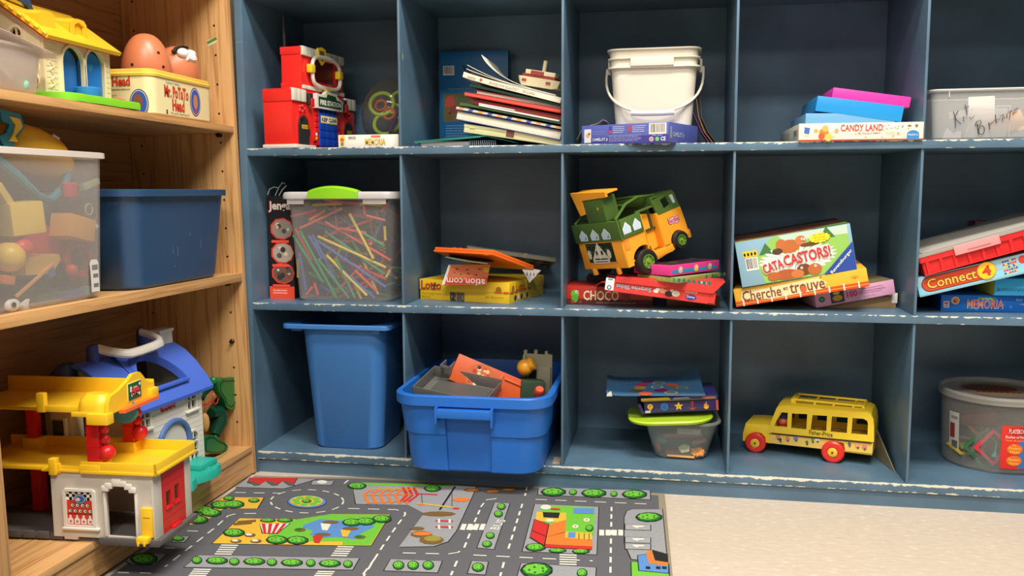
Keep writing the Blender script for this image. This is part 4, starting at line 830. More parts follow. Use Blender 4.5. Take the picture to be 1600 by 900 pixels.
# clear kit bin, top right
CK = clear('clear_kit', (222, 220, 216), .26, .2)
t = thing('storage_bin', 'clear plastic bin with Kit Portatif handwritten on its front', 'bin', (.6160, .132, Z1+.0002), (0, 0, -.03))
mb = MB(); tub(mb, .262, .185, .276, .197, .0915, .012, .014, .0018, CK, .003, .004); mb.build('bin_body', t)
RIMW = mat('rim_white', (222, 220, 214), .35)
mb = MB(); mb.loft([rrect(.280, .201, .015, .0895), rrect(.283, .204, .016, .0905), rrect(.283, .204, .016, .0925), rrect(.275, .196, .013, .0925), rrect(.274, .195, .013, .0895), rrect(.280, .201, .015, .0895)], RIMW, False, False); mb.build('rim', t)
MB().box(-.110, -.1085, -.1000, -.0985, .078, .0905, RIMW, .0005).build('rib', t)
INK = K(58, 54, 60)
Fk = Matrix(((1, 0, 0, 0), (0, .05, -1, -.0945), (0, 1, .05, 0), (0, 0, 0, 1)))
mb = MB()
def pen(pts, r=.0006): mb.tube([(x, -.0965-.066*(z-.03)*.9, z) for x, z in pts], r, INK, 5)
x0 = -.1005
pen([(x0, .052), (x0+.004, .041), (x0+.0055, .023)], .0007); pen([(x0+.008, .054), (x0+.0025, .041), (x0+.014, .030)], .0007); pen([(x0+.0175, .043), (x0+.019, .034)]); pen([(x0+.019, .064), (x0+.023, .050), (x0+.0225, .046)]); pen([(x0+.017, .059), (x0+.0265, .061)])
pen([(x0+.027, .042), (x0+.030, .038), (x0+.036, .044)])
x1 = -.0630
pen([(x1, .026), (x1+.003, .034), (x1+.009, .036), (x1+.011, .030), (x1+.006, .026), (x1+.002, .026)], .0007); pen([(x1+.004, .030), (x1+.0075, .010)], .0007)
pen([(x1+.012+.005*math.cos(a), .018+.008*math.sin(a)) for a in [2*PI*k/10 for k in range(11)]], .0007)
pen([(x1+.023, .032), (x1+.026, .019)], .0007); pen([(x1+.0245, .027), (x1+.030, .033)]); pen([(x1+.033, .045), (x1+.036, .030)], .0007); pen([(x1+.031, .035), (x1+.042, .038)])
pen([(x1+.041, .042), (x1+.047, .046), (x1+.045, .034), (x1+.050, .042)]); pen([(x1+.052, .047), (x1+.053, .038)]); pen([(x1+.058, .052), (x1+.057, .036)]); pen([(x1+.054, .048), (x1+.062, .052)]); pen([(x1+.062, .044), (x1+.0655, .054), (x1+.070, .056)]); pen([(x1+.061, .047), (x1+.069, .050)])
mb.build('handwriting', t)
solid('white_card', 'white rectangular card standing inside the Kit Portatif bin', 'card', lambda b: b.box(0, .046, 0, .001, 0, .078, mat('card_w', (226, 216, 204), .6), .0003), None, (.552, .075, Z1+.004), (-.05, -.03, .02))
solid('paper_scrap', 'small white paper scrap taped high inside the Kit Portatif bin', 'paper', lambda b: b.box(0, .028, 0, .0008, 0, .0125, mat('scrap', (206, 206, 200), .6)), None, (.5095, .048, .7270), (0, -.16, 0))
solid('paper_scrap', 'white crumpled paper low in the left corner of the Kit Portatif bin', 'paper', lambda b: b.prism([(0, 0), (.032, 0), (.032, .014), (.022, .014), (.020, .010), (.008, .021), (.003, .012)], 0, .002, mat('scrap2', (222, 210, 210), .6)), None, (.500, .052, Z1+.003), (0, 0, 0))
solid('inner_box', 'small clear box with white edges standing inside the Kit Portatif bin', 'box', lambda b: (b.tube([(0, 0, 0), (.009, 0, .0585), (.074, 0, .060), (.075, 0, 0)], .0009, RIMW, 6), b.box(.004, .070, .0006, .0012, 0, .056, CK)), None, (.5425, .062, Z1+.003), (0, 0, 0))
solid('wooden_block', 'orange-tan wooden block lying tilted inside the Kit Portatif bin', 'block', lambda b: b.box(0, .062, 0, .03, 0, .030, mat('wood_block', (226, 168, 116), .6, var=.1), .001), None, (.5920, .0680, Z1+.004), (0, -.42, 0))
solid('wooden_block', 'pale tan wooden block at the right end of the Kit Portatif bin', 'block', lambda b: b.box(0, .05, 0, .03, 0, .020, mat('wood_block2', (232, 186, 140), .6, var=.1), .001), None, (.6230, .105, Z1+.006), (0, -.45, 0))

# smoky plastic ball puzzle
SM_ = clear('smoky', (96, 92, 80), .24, .08)
t = thing('ball_puzzle', 'smoky see-through ball with lime green tracks inside, behind the memory game', 'toy', (-.6015, .185, .7665))
MB().ball((0, 0, 0), .0785, SM_, 32, sc_=(.85, .9, 1)).build('shell', t)
TR_ = mat('track_green', (178, 206, 70), .4)
def ring(mb, c, r, th, m, tilt=(0, 0, 0), sx=1, n=28):
    M = Matrix.Translation(c) @ Euler(tilt).to_matrix().to_4x4(); P = [(r*sx*math.cos(2*PI*k/n), r*math.sin(2*PI*k/n), 0) for k in range(n+1)]
    mb.tube(P, th, m, 7, M)
mb = MB(); ring(mb, (-.016, -.02, .022), .026, .0042, TR_, (1.2, .3, 0)); ring(mb, (-.002, -.03, -.020), .024, .0042, TR_, (1.3, -.4, .2), 1.2); ring(mb, (.02, .0, .034), .018, .004, TR_, (1.0, .5, 0)); mb.tube([(-.04, 0, -.01), (-.03, -.02, -.035), (0, -.02, -.055), (.03, -.01, -.05)], .004, TR_, 7); mb.build('track', t)
mb = MB(); ring(mb, (.003, -.028, .0), .012, .003, mat('track_orange', (214, 96, 60), .4), (1.3, 0, 0)); ring(mb, (-.022, -.01, .02), .012, .003, mat('track_orange', (214, 96, 60), .4), (1.2, 0, 0)); mb.build('maze_ring', t)
MB().tube([(.000, -.045, -.062), (.020, -.048, -.020), (.034, -.045, .016)], .0032, mat('track_purple', (84, 50, 130), .4), 8).build('chute', t)

# blue wastebasket
BLW = mat('basket_blue', (66, 124, 192), .42, bump=.15, scale=500)
t = thing('wastebasket', 'tall blue plastic wastebasket standing in the bottom left cubby', 'bin', (-.6720, .128, Z3+.0003), (0, 0, .0))
mb = MB(); R = [rrect(.146, .160, .030, 0), rrect(.152, .166, .030, .004), rrect(.186, .205, .034, .255), rrect(.188, .208, .034, .262), rrect(.196, .232, .036, .2645), rrect(.196, .232, .036, .2690), rrect(.180, .200, .030, .2690), rrect(.146, .160, .028, .004)]
mb.loft(R, BLW, True, True); mb.build('basket_body', t)
mb = MB(); R = [rrect(.236, .222, .016, .2640), rrect(.240, .226, .018, .2655), rrect(.240, .226, .018, .2725), rrect(.236, .222, .016, .2745), rrect(.186, .204, .034, .2740), rrect(.186, .204, .034, .2640)]
mb.loft(R, BLW, False, False, Matrix.Translation((-.008, -.004, 0))); mb.build('rim', t)
MB().box(-.110, -.086, -.104, -.060, .258, .2645, BLW, .002).build('rim_tab', t)
MB().box(.066, .088, -.108, -.060, .256, .264, BLW, .002).build('rim_tab', t)

# blue tote sticking out of its cubby
BT = mat('tote_blue', (36, 108, 200), .38)
t = thing('storage_tote', 'big bright blue open tote sticking out of the bottom row, filled with toy parts', 'bin', (-.3685, .0930, Z3+.0003), (0, 0, .0))
def rr2(w_, d_, r_, z, wx=.052, push=.006):
    return rrect(w_, d_, r_, z, 6) + [(-wx-.002, -d_/2, z), (-wx, -d_/2+push, z), (wx-.008, -d_/2+push, z), (wx-.006, -d_/2, z)]
mb = MB(); h = .1600
R = [rr2(.250, .320, .045, 0, .045, .003), rr2(.268, .342, .048, .006, .046, .005), rr2(.280, .356, .050, .078, .047, .006), rr2(.288, .362, .050, .080, .047, .007), rr2(.298, .376, .050, .132, .048, .007), rr2(.298, .378, .050, .1385, .048, 0), rr2(.311, .392, .054, .1390, .048, 0), rr2(.313, .394, .055, .1400, .048, 0), rr2(.314, .394, .055, h-.002, .048, 0), rr2(.310, .390, .053, h, .048, 0), rr2(.292, .372, .046, h, .048, 0), rr2(.286, .366, .046, h-.014, .048, 0), rr2(.252, .328, .042, .006, .046, 0), rr2(.240, .310, .036, .004, .046, 0)]
mb.loft(R, BT); mb.build('tote_body', t, ang=28)
mb = MB().box(-.060, .046, -.208, -.188, .1190, .1360, BT, .002); mb.box(-.0635, -.0595, -.2095, -.186, .108, .1405, BT, .001); mb.box(.0455, .0495, -.2095, -.186, .104, .1405, BT, .001); mb.build('handle', t)
# things in the tote (world coordinates)
CG = clear('tray_grey', (112, 110, 106), .8, .3)
t = thing('toy_tray', 'grey see-through toy tray slanting over the left side of the blue tote', 'toy part', (-.4950, -.0500, .1880), (.22, .13, -.16))
mb = MB().box(0, .150, 0, .105, 0, .002, CG).box(0, .150, 0, .002, 0, .026, CG, .0005).box(0, .002, 0, .105, 0, .026, CG, .0005).box(0, .150, .103, .105, 0, .026, CG, .0005).box(.148, .150, 0, .105, 0, .020, CG, .0005); mb.build('tray_body', t)
MB().box(.020, .023, .085, .115, .020, .040, CG, .0005).box(.040, .043, .085, .115, .020, .040, CG, .0005).box(.020, .043, .085, .088, .034, .040, CG, .0005).build('clip', t)
MB().box(.020, .135, .010, .095, .0025, .0045, mat('tray_dark', (84, 82, 78), .5)).build('tray_insert', t)
def pizza(b):
    OB = mat('tote_orange', (206, 84, 30), .4); b.box(0, .165, 0, .012, 0, .058, OB, .002); F_ = F_front(0, 0, 0)
    b.disc(.060, .026, .031, K(176, 110, 60), F_, .0006, n=24); b.disc(.060, .026, .0285, K(206, 100, 60), F_, .0008, n=24)
    for i in range(26): a = random.uniform(0, 2*PI); r_ = .025*math.sqrt(random.random()); b.disc(.060+r_*math.cos(a), .026+r_*math.sin(a), random.uniform(.002, .005), K(*random.choice(((226, 206, 176), (110, 130, 120), (190, 60, 50), (70, 50, 50), (230, 190, 140)))), F_, .001+.00003*i, n=6)
    b.box(.098, .104, -.003, .001, .004, .052, OB, .001); b.box(.108, .158, -.003, .001, .004, .008, OB, .001); b.box(.108, .158, -.003, .001, .044, .048, OB, .001)
solid('toy_ramp', 'orange plastic toy ramp with a round pizza picture leaning inside the tote', 'toy part', pizza, None, (-.4400, .0250, .2120), (-.25, .40, .12))
t = thing('toy_lamp', 'yellow domed toy lamp lying in the tote beside the beige toy wall', 'toy part', (-.2860, .070, .2330))
MB().ball((0, 0, 0), .0175, mat('toy_yellow', (232, 158, 40), .35), 18).build('dome', t)
MB().lathe([(.012, .006), (.014, .010), (.014, .020), (.010, .022)], mat('toy_yellow', (232, 158, 40), .35), 18, Euler((0, 1.1, 0)).to_matrix().to_4x4()).build('socket', t)
t = thing('toy_wall', 'beige toy castle wall with battlements standing at the right of the tote', 'toy part', (-.2960, .105, .1480), (.08, .03, -.05))
BG = mat('toy_beige', (140, 136, 112), .5)
mb = MB().plate([(0, 0), (.062, 0), (.062, .110), (.052, .112), (.052, .118), (.046, .118), (.046, .110), (.030, .110), (.030, .120), (.023, .120), (.023, .110), (.008, .110), (.008, .118), (.001, .118)], [[(.012, .030), (.030, .030), (.030, .072), (.021, .080), (.012, .072)]], .006, BG, F_front(0, 0, 0)); mb.box(.030, .060, -.012, -.002, .02, .085, BG, .002); mb.box(0, .006, -.010, .01, 0, .108, BG, .001); mb.build('wall_front', t)
MB().box(.012, .031, .003, .0045, .028, .080, mat('toy_navy', (30, 40, 60), .5)).build('window_pane', t)
solid('toy_cylinder', 'small orange-red cylinder peeking over the front rim of the tote', 'toy part', lambda b: b.lathe([(.0085, 0), (.0095, .002), (.0095, .022), (.0075, .025)], mat('toy_redor', (206, 76, 44), .4), 16), None, (-.2490, .000, .1880), (.6, .3, 0))
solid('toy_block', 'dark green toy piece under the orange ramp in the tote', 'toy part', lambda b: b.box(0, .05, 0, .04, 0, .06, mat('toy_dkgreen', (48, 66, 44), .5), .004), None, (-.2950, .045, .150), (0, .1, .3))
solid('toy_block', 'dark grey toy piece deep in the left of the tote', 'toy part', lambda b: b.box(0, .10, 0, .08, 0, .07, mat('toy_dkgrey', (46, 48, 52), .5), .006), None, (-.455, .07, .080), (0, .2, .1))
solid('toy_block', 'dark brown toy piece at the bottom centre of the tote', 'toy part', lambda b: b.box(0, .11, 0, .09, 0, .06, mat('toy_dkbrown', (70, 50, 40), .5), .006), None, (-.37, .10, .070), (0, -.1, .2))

# ------------------------------------------------------------------ small clear container with lime lid
CC = clear('clear_small', (200, 204, 196), .17, .15)
t = thing('food_container', 'small clear container of craft bits with a lime lid set askew', 'container', (.0345, .140, Z3+.0003), (0, 0, .05))
mb = MB(); tub(mb, .108, .105, .150, .142, .0810, .028, .038, .0014, CC, .006, .004); mb.build('container_body', t)
LL = mat('lime_lid', (186, 220, 50), .35)
mb = MB(); mb.loft([rrect(.150, .150, .045, 0), rrect(.170, .166, .052, .001), rrect(.174, .170, .054, .0055), rrect(.168, .164, .052, .0085), rrect(.150, .146, .044, .0065)], LL, True, True, Matrix.Translation((-.022, -.004, .0790)) @ Matrix.Rotation(-.06, 4, 'Y')); mb.build('lid', t)
def burst(name, label, c, col, R_, n):
    random.seed(len(label)); mb = MB(); m_ = mat('burst_%d' % col[0], col, .5)
    for k in range(n):
        a = 2*PI*k/n+random.uniform(-.1, .1); e = random.uniform(-.2, .7); d = Vector((math.cos(a), -.25, math.sin(a)*.7+.1*e))
        mb.tube([(0, 0, 0), d*R_*random.uniform(.75, 1)], [.0022, .0012], m_, 5)
    tag(mb.build(name, None, c), label, 'craft piece')
burst('pompom', 'white spiky craft pompom inside the small clear container', (.0430, .0880, .0700), (226, 220, 176), .0135, 22)
burst('pompom', 'orange spiky craft pompom inside the small clear container', (.0700, .0900, .0640), (240, 160, 70), .0160, 22)
for nm, lab, col, b, loc, rot in (('craft_stick', 'flat wooden craft sticks lying at the bottom front of the small container', (226, 170, 110), (.056, .010, .004), (.0080, .0840, .0520), (0, .04, 0)), ('craft_piece', 'red craft strip lying across the small container', (206, 60, 56), (.040, .010, .005), (.0060, .0880, .0575), (0, -.05, .1)),
     ('craft_piece', 'red rounded piece at the left inside the small container', (200, 46, 60), (.010, .012, .018), (-.012, .096, .056), (0, -.3, 0)), ('craft_piece', 'teal green piece at the upper left inside the small container', (50, 140, 110), (.018, .012, .010), (-.012, .100, .076), (0, .1, 0)),
     ('craft_piece', 'long red strip behind the pompoms in the small container', (190, 70, 60), (.080, .012, .007), (.000, .115, .082), (0, -.08, 0)), ('craft_piece', 'orange strip behind the orange pompom in the small container', (226, 130, 60), (.030, .010, .007), (.060, .110, .070), (0, -.3, 0)), ('craft_piece', 'dark green craft bits heaped at the back of the small container', (70, 90, 66), (.070, .05, .022), (.0, .130, .052), (0, 0, .1)), ('craft_piece', 'white folded ribbon near the top of the small container', (206, 206, 196), (.048, .008, .012), (.028, .100, .096), (0, 0, .0))):
    solid(nm, lab, 'craft piece', lambda m: m.box(0, b[0], 0, b[1], 0, b[2], mat('craft_%d_%d' % col[:2], col, .5), .002), None, loc, rot)
# navy box with icons, its lid part open
t = thing('game_box', 'navy game box with star and anchor icons resting on the lime lid', 'box', (-.0385, .0900, .1390), (0, -.075, .05))
NV = card('navy_icons', (58, 48, 108)); w_, d_, h_ = .1500, .120, .0235
mb = MB().box(0, w_, 0, .0015, 0, h_, NV, .0004).box(0, w_, d_-.0015, d_, 0, h_, NV, .0004).box(0, w_, 0, d_, 0, .0015, NV, .0004).box(w_-.0015, w_, 0, d_, 0, h_, NV, .0004); M = F_front(w_, d_, h_)
mb.rect(0, 0, w_, .0012, K(24, 22, 40), M, .0004); mb.rect(0, h_-.0012, w_, h_, K(24, 22, 40), M, .0004)
mb.disc(.012, .014, .0058, K(240, 196, 60), M, .0005, n=14); mb.disc(.012, .015, .0028, K(226, 140, 50), M, .0007); mb.poly([(.009, .010), (.015, .010), (.012, .0035)], K(236, 170, 50), M, .0008)
mb.disc(.041, .0125, .0080, K(56, 128, 206), M, .0005, n=20)
for k in range(6): a = k*PI/3; mb.poly([(.041, .0125), (.041+.0062*math.cos(a), .0125+.0062*math.sin(a)), (.041+.0062*math.cos(a+.35), .0125+.0062*math.sin(a+.35))], K(34, 50, 110), M, .0007)
mb.poly([(.070+(.0095 if k % 2 == 0 else .0042)*math.sin(k*PI/5), .0125+(.0095 if k % 2 == 0 else .0042)*math.cos(k*PI/5)) for k in range(10)], K(246, 206, 60), M, .0005); mb.disc(.070, .012, .0022, K(226, 160, 50), M, .0007)
mb.rect(.0970, .0055, .0984, .0195, K(226, 76, 60), M, .0005); mb.disc(.0977, .0200, .0022, K(226, 76, 60), M, .0005); mb.rect(.0940, .0165, .1014, .0176, K(226, 76, 60), M, .0005)
mb.poly([(.0910, .0105), (.0925, .0060), (.0977, .0035), (.1030, .0060), (.1045, .0105), (.1020, .0080), (.0977, .0060), (.0935, .0080)], K(226, 76, 60), M, .0006)
mb.poly([(.120, .0075), (.1235, .0040), (.1275, .0040), (.1310, .0080), (.1305, .0130), (.1280, .0120), (.1262, .0210), (.1228, .0140), (.1215, .0155)], K(244, 150, 50), M, .0005); mb.disc(.1258, .0075, .0028, K(250, 206, 80), M, .0007)
for u0, u1 in ((.020, .033), (.050, .060), (.080, .090), (.106, .118)): mb.rect(u0, .0075, u1, .0081, K(110, 110, 190), M, .0005)
mb.rect(.1455, .001, .1500, .0225, K(226, 100, 60), M, .0007)
mb.build('box_base', t)
MB().box(.001, .012, -.001, .1, .001, .006, mat('crush_white', (206, 204, 214), .6), .001).box(-.006, .0, 0, .1, 0, .0225, NV, .0005, Matrix.Rotation(-.35, 4, 'Y')).build('torn_end', t)
mb = MB().box(-.004, .148, -.0005, .119, h_+.001, h_+.0030, card('liner', (150, 140, 120)), .0005); M = F_front(0, 0, 0) @ Matrix.Translation((0, h_+.0032, 0))
lb = MB().box(-.006, .150, .000, .119, h_+.0032, h_+.0090, card('navy_lid', (70, 70, 150)), .001); M = F_front(0, 0, 0)
lb.poly([(-.006, h_+.0035), (.055, h_+.0035), (.050, h_+.009), (-.006, h_+.009)], K(244, 200, 50), M, .0008); lb.poly([(.058, h_+.004), (.095, h_+.004), (.090, h_+.0075), (.062, h_+.0075)], K(190, 170, 214), M, .0009); lb.rect(.118, h_+.0035, .145, h_+.0065, K(238, 110, 60), M, .0009)
mb.build('inner_tray', t); lb.build('lid', t)
# booklet with coloured circles, one corner turned up
t = thing('booklet', 'blue booklet with coloured circles lying on the navy icon box', 'book', (-.1165, .0700, .1780), (.06, -.035, .02))
mb = MB(); CB = card('booklet', (74, 118, 160)); n_ = 10; rg = []  # card blue darkened to hold the shade the booklet lies in
def zc(u, v): return .020*max(0, (u-.72)/.28)**1.5*max(0, (v-.55)/.45)**1.3 + .006*max(0, (.10-u)/.10)
V = []; Fc = []
for j in range(9):
    for i in range(13): u, v = i/12, j/8; V.append((u*.199-.004*v, v*.135, zc(u, v)+.0030)); 
for j in range(9):
    for i in range(13): u, v = i/12, j/8; V.append((u*.199-.004*v, v*.135, zc(u, v)))
for j in range(8):
    for i in range(12):
        a = j*13+i; Fc.append((a, a+1, a+14, a+13)); Fc.append((117+a, 117+a+13, 117+a+14, 117+a+1))
for i in range(12): Fc.append((i, 117+i, 118+i, i+1)); a = 8*13+i; Fc.append((a, a+1, 118+a, 117+a))
for j in range(8): a = j*13; Fc.append((a, a+13, 117+a+13, 117+a)); a = j*13+12; Fc.append((a, 117+a, 117+a+13, a+13))
mb.geo(V, Fc, CB)
for k, (u, v, r_, c) in enumerate(((.42, .72, .013, (110, 40, 110)), (.36, .55, .013, (190, 46, 90)), (.34, .36, .013, (206, 150, 50)), (.30, .20, .014, (90, 100, 50)), (.54, .62, .014, (160, 150, 140)), (.52, .40, .013, (170, 200, 200)), (.68, .50, .013, (206, 90, 50)), (.56, .22, .014, (130, 40, 110)), (.66, .10, .014, (214, 160, 90)), (.78, .36, .013, (160, 160, 100)), (.40, .05, .014, (236, 100, 60)))):
    mb.disc(u*.199, v*.135, r_, K(*c), None, .0034, n=18, ry=r_*.9)
    if k in (4, 5, 8, 9): mb.disc(u*.199, v*.135, r_*.72, K(90, 120, 130), None, .0036, n=14)
for k in range(4): mb.poly([(.02, .02+.02*k), (.07, .02+.03*k), (.07, .024+.03*k), (.02, .026+.02*k)], K(60, 110, 180), None, .0034)
mb.build('cover', t)
MB().prism([(0, 0), (.012, 0), (.010, .011), (.002, .006)], -.0012, 0, mat('paper_white', (224, 226, 216), .7)).build('turned_corner', t)

# ------------------------------------------------------------------ round clear bucket
CR = clear('clear_round', (196, 194, 188), .13, .15)
t = thing('toy_bucket', 'round clear bucket with a red printed label and grey lid in the bottom right cubby', 'bucket', (.6680, .186, Z3+.0003))
R0 = .098; R1 = .1035; h = .1400
mb = MB().lathe([(R0-.004, 0), (R0, .003), (R1, h), (R1-.0015, h), (R0-.0015, .005), (R0-.006, .003)], CR, 56); mb.build('bucket_body', t)
LG_ = clear('round_lid', (206, 202, 194), .42, .3)
ld = MB().lathe([(.1045, h-.004), (.1085, h-.003), (.1090, h+.009), (.1070, h+.0115), (.1030, h+.0115), (.1020, h+.004), (.085, h+.0035), (.084, h+.0055), (.001, h+.006)], LG_, 56, c0=False)
ld = ld.build('lid', t)
mb = MB(); mb.disc(0, 0, .070, K(176, 150, 120), None, h+.0068, n=36); mb.disc(-.012, .012, .052, K(150, 70, 44), None, h+.0072, n=30, ry=.035); mb.disc(-.02, .02, .030, K(110, 90, 80), None, h+.0076, n=20, ry=.020)
for k in range(9): mb.rect(-.05+.011*k, -.030, -.043+.011*k, -.024, K(120, 40, 30), None, h+.0080)
mb.build('label', ld)
def wrap(mb, a0, a1, z0, z1, m, lift, n=10, pts=None):
    """patch on the bucket side; angles from straight front (-Y), positive to the right"""
    def P(a, z): r = R0+(R1-R0)*z/h+lift; return (r*math.sin(a), -r*math.cos(a), z)
    if pts:
        mb.geo([P(a, z) for a, z in pts], [tuple(range(len(pts)))], m); return
    V = [P(a0+(a1-a0)*k/n, z) for z in (z0, z1) for k in range(n+1)]
    mb.geo(V, [(k, k+1, n+2+k, n+1+k) for k in range(n)], m)
def wtext(mb, s, a0, a1, z0, z1, m, lift):
    me_b = MB(); me_b.text(s, 0, 0, 1, 1, m, None, 0, 0)
    def P(u, v): a = a0+(a1-a0)*u; z = z0+(z1-z0)*v; r = R0+(R1-R0)*z/h+lift; return (r*math.sin(a), -r*math.cos(a), z)
    me_b.bm.verts.index_update(); mb.geo([P(v.co.x, v.co.y) for v in me_b.bm.verts], [[v.index for v in f.verts] for f in me_b.bm.faces], m); me_b.bm.free()
def ell(a, z, ra, rz, n=18): return [(a+ra*math.cos(2*PI*k/n), z+rz*math.sin(2*PI*k/n)) for k in range(n)]
mb = MB(); wrap(mb, -.235, .75, .012, .098, K(222, 50, 40), .0006, 14); wrap(mb, .075, .75, .014, .070, K(60, 120, 180), .0009, 10)
wrap(mb, 0, 0, 0, 0, K(170, 30, 30), .0011, pts=ell(.05, .088, .19, .0075)); wtext(mb, 'PLAYSKOOL', -.115, .21, .0835, .0925, WHITE, .0014)
wtext(mb, 'Bucket of Parts', -.165, .20, .0740, .0790, WHITE, .0012); wtext(mb, 'Seau de pieces', -.165, .20, .0670, .0715, K(240, 190, 70), .0012)
for zc_, s1, s2 in ((.052, 'Potato', 'Head'), (.029, 'Monsieur', 'Patate')):
    wrap(mb, 0, 0, 0, 0, K(238, 110, 40), .0013, pts=ell(.005, zc_, .14, .0105)); wtext(mb, s1, -.10, .105, zc_-.0005, zc_+.0055, K(250, 220, 90), .0017); wtext(mb, s2, -.075, .085, zc_-.0075, zc_-.0020, K(250, 220, 90), .0017)
wtext(mb, 'Mr.', -.04, .03, .0585, .0625, K(250, 220, 90), .0018)
mb.build('front_label', t)
mb = MB(); wrap(mb, -1.28, -1.02, .030, .108, K(214, 208, 196), .0006, 6); wrap(mb, -1.25, -1.12, .055, .085, K(150, 60, 50), .0009, 4); wrap(mb, -1.20, -1.05, .034, .050, K(110, 100, 96), .0009, 4); wrap(mb, -1.22, -1.05, .094, .100, K(160, 150, 140), .0009, 3); mb.build('side_label', t)
def frame_piece(b, s_, wd, m_):
    b.plate([(-s_, -s_), (s_, -s_), (s_, s_), (-s_, s_)], [[(-s_+wd, -s_+wd), (s_-wd, -s_+wd), (s_-wd, s_-wd), (-s_+wd, s_-wd)]], .004, m_)
for lab, col, loc, rot, s_ in (('pink-red square frame standing on its corner in the round bucket', (206, 50, 66), (.6370, .106, .096), (PI/2, .75, .1), .026), ('dark green square frame standing behind the pink one in the round bucket', (40, 100, 60), (.6250, .112, .092), (PI/2, .85, .05), .030),
      ('yellow square frame lying low in the left of the round bucket', (196, 170, 60), (.5960, .150, .078), (.25, .1, .4), .022), ('olive square frame lying over the yellow one in the round bucket', (150, 140, 70), (.6050, .150, .090), (.3, .15, .2), .024), ('orange square frame lying on top in the round bucket', (190, 110, 60), (.6350, .150, .108), (.4, .3, .5), .026)):
    solid('square_frame', lab, 'toy part', lambda b: frame_piece(b, s_, .006, mat('frame_%d' % col[0], col, .35)), None, loc, rot)
solid('toy_arrow', 'small teal arrow shaped piece inside the pink frame', 'toy part', lambda b: b.prism([(-.005, 0), (.005, 0), (.0008, .012), (.0008, .028), (-.0008, .028), (-.0008, .012)], 0, .003, mat('teal_piece', (60, 170, 160), .4)), None, (.6380, .100, .078), (0, .1, 0))
solid('toy_block', 'dark red block seen through the upper left of the round bucket', 'toy part', lambda b: b.box(0, .07, 0, .04, 0, .022, mat('dkred_piece', (110, 40, 44), .5), .003), None, (.590, .150, .125), (0, -.1, 0))
solid('toy_block', 'brown heap of parts at the back of the round bucket', 'toy part', lambda b: b.box(-.05, .05, -.03, .03, 0, .07, mat('brown_piece', (100, 84, 66), .5, var=.4, scale=60), .01), None, (.670, .200, .052), (0, 0, .2))

tag(MB().box(0, .016, 0, .045, 0, .0012, mat('scrap_tan', (170, 152, 136), .8, var=.3, scale=200)).build('cardboard_scrap', None, (-.2215, .012, Z3+.0004), (0, 0, .03)), 'small torn tan cardboard scrap on the shelf right of the blue tote', 'cardboard')
mb = MB(); wm = clear('wisp', (220, 220, 216), .6, .3)
for P in (((-.850, .078, .592), (-.846, .080, .604), (-.836, .082, .609), (-.826, .084, .606)), ((-.836, .085, .590), (-.828, .086, .607), (-.820, .088, .618), (-.814, .09, .616)), ((-.826, .082, .590), (-.818, .083, .603), (-.809, .085, .612))): mb.tube(P, .0011, wm, 5)
tag(mb.build('torn_wrap'), 'torn clear plastic wrap sticking up from the black tower game box', 'plastic wrap')

# ------------------------------------------------------------------ yellow toy school bus (x along its side towards the rear, y away, z up)
BY = mat('bus_yellow', (240, 204, 44), .35); BY2 = mat('bus_band', (238, 200, 96), .4); BRD = mat('bus_red', (230, 52, 40), .35)
def bu(X, Y):
    yg = 685+(X-210)*.125; return ((X-60)*.0001845, (yg-Y)*.000194)
def bl(*P): return [bu(*p) for p in P]
t = thing('toy_bus', 'yellow plastic toy school bus with red wheels in the bottom row', 'toy bus', (.1666, .1734, Z3), (0, 0, -.307))
outer = bl((340, 480), (340, 400), (360, 385), (430, 200), (445, 182), (1380, 265), (1425, 290), (1445, 340), (1462, 510), (1462, 575), (380, 470))
holes = [bl((470, 245), (555, 252), (553, 412), (410, 398)), bl((600, 260), (765, 270), (760, 437), (597, 420)), bl((822, 280), (975, 292), (972, 457), (806, 440)), bl((1025, 298), (1190, 313), (1185, 480), (1018, 462)), bl((1238, 318), (1350, 327), (1385, 348), (1396, 380), (1396, 500), (1232, 485))]
BW = .088
for yy, nm in ((.002, 'side_wall'), (BW-.002, 'side_wall')):
    mb = MB().plate(outer, holes, .004, BY, F_front(0, 0, 0) @ Matrix.Translation((0, 0, -yy)))
    low = bl((372, 470), (1455, 585), (1450, 700), (1175, 670), (1160, 590), (1050, 560), (950, 600), (930, 650), (345, 585))
    mb.plate(low, [], .003, BY2, F_front(0, 0, 0) @ Matrix.Translation((0, 0, -yy-(.0015 if yy < .01 else -.0015))))
    if yy < .01:
        M = F_front(0, 0, 0)
        mb.poly(bl((380, 468), (1440, 580), (1440, 594), (380, 484)), K(70, 46, 24), M, .0003)
        u0, v0 = bu(792, 487); u1, v1 = bu(1040, 490)
        mb.text('Fisher-Price', u0, v0-.0005, u1, v1+.0035, K(60, 44, 20), M, .0006, .01, rot=-.0)
        for x, y, c in ((455, 520, (226, 130, 120)), (560, 535, (226, 140, 100)), (650, 535, (120, 130, 170)), (830, 550, (90, 160, 90)), (880, 545, (236, 226, 206)), (1215, 590, (90, 96, 130)), (1300, 610, (236, 160, 120)), (1370, 625, (226, 130, 110)), (480, 545, (70, 60, 50)), (770, 575, (90, 110, 60))):
            u, v = bu(x, y); mb.disc(u, v, .0048 if c[0] > 100 else .0032, K(*c), M, -.0008, n=8); mb.disc(u+.001, v-.0045, .0022, K(90, 80, 90), M, -.0006, n=6)
    mb.build(nm, t)
L_ = bu(1460, 0)[0]
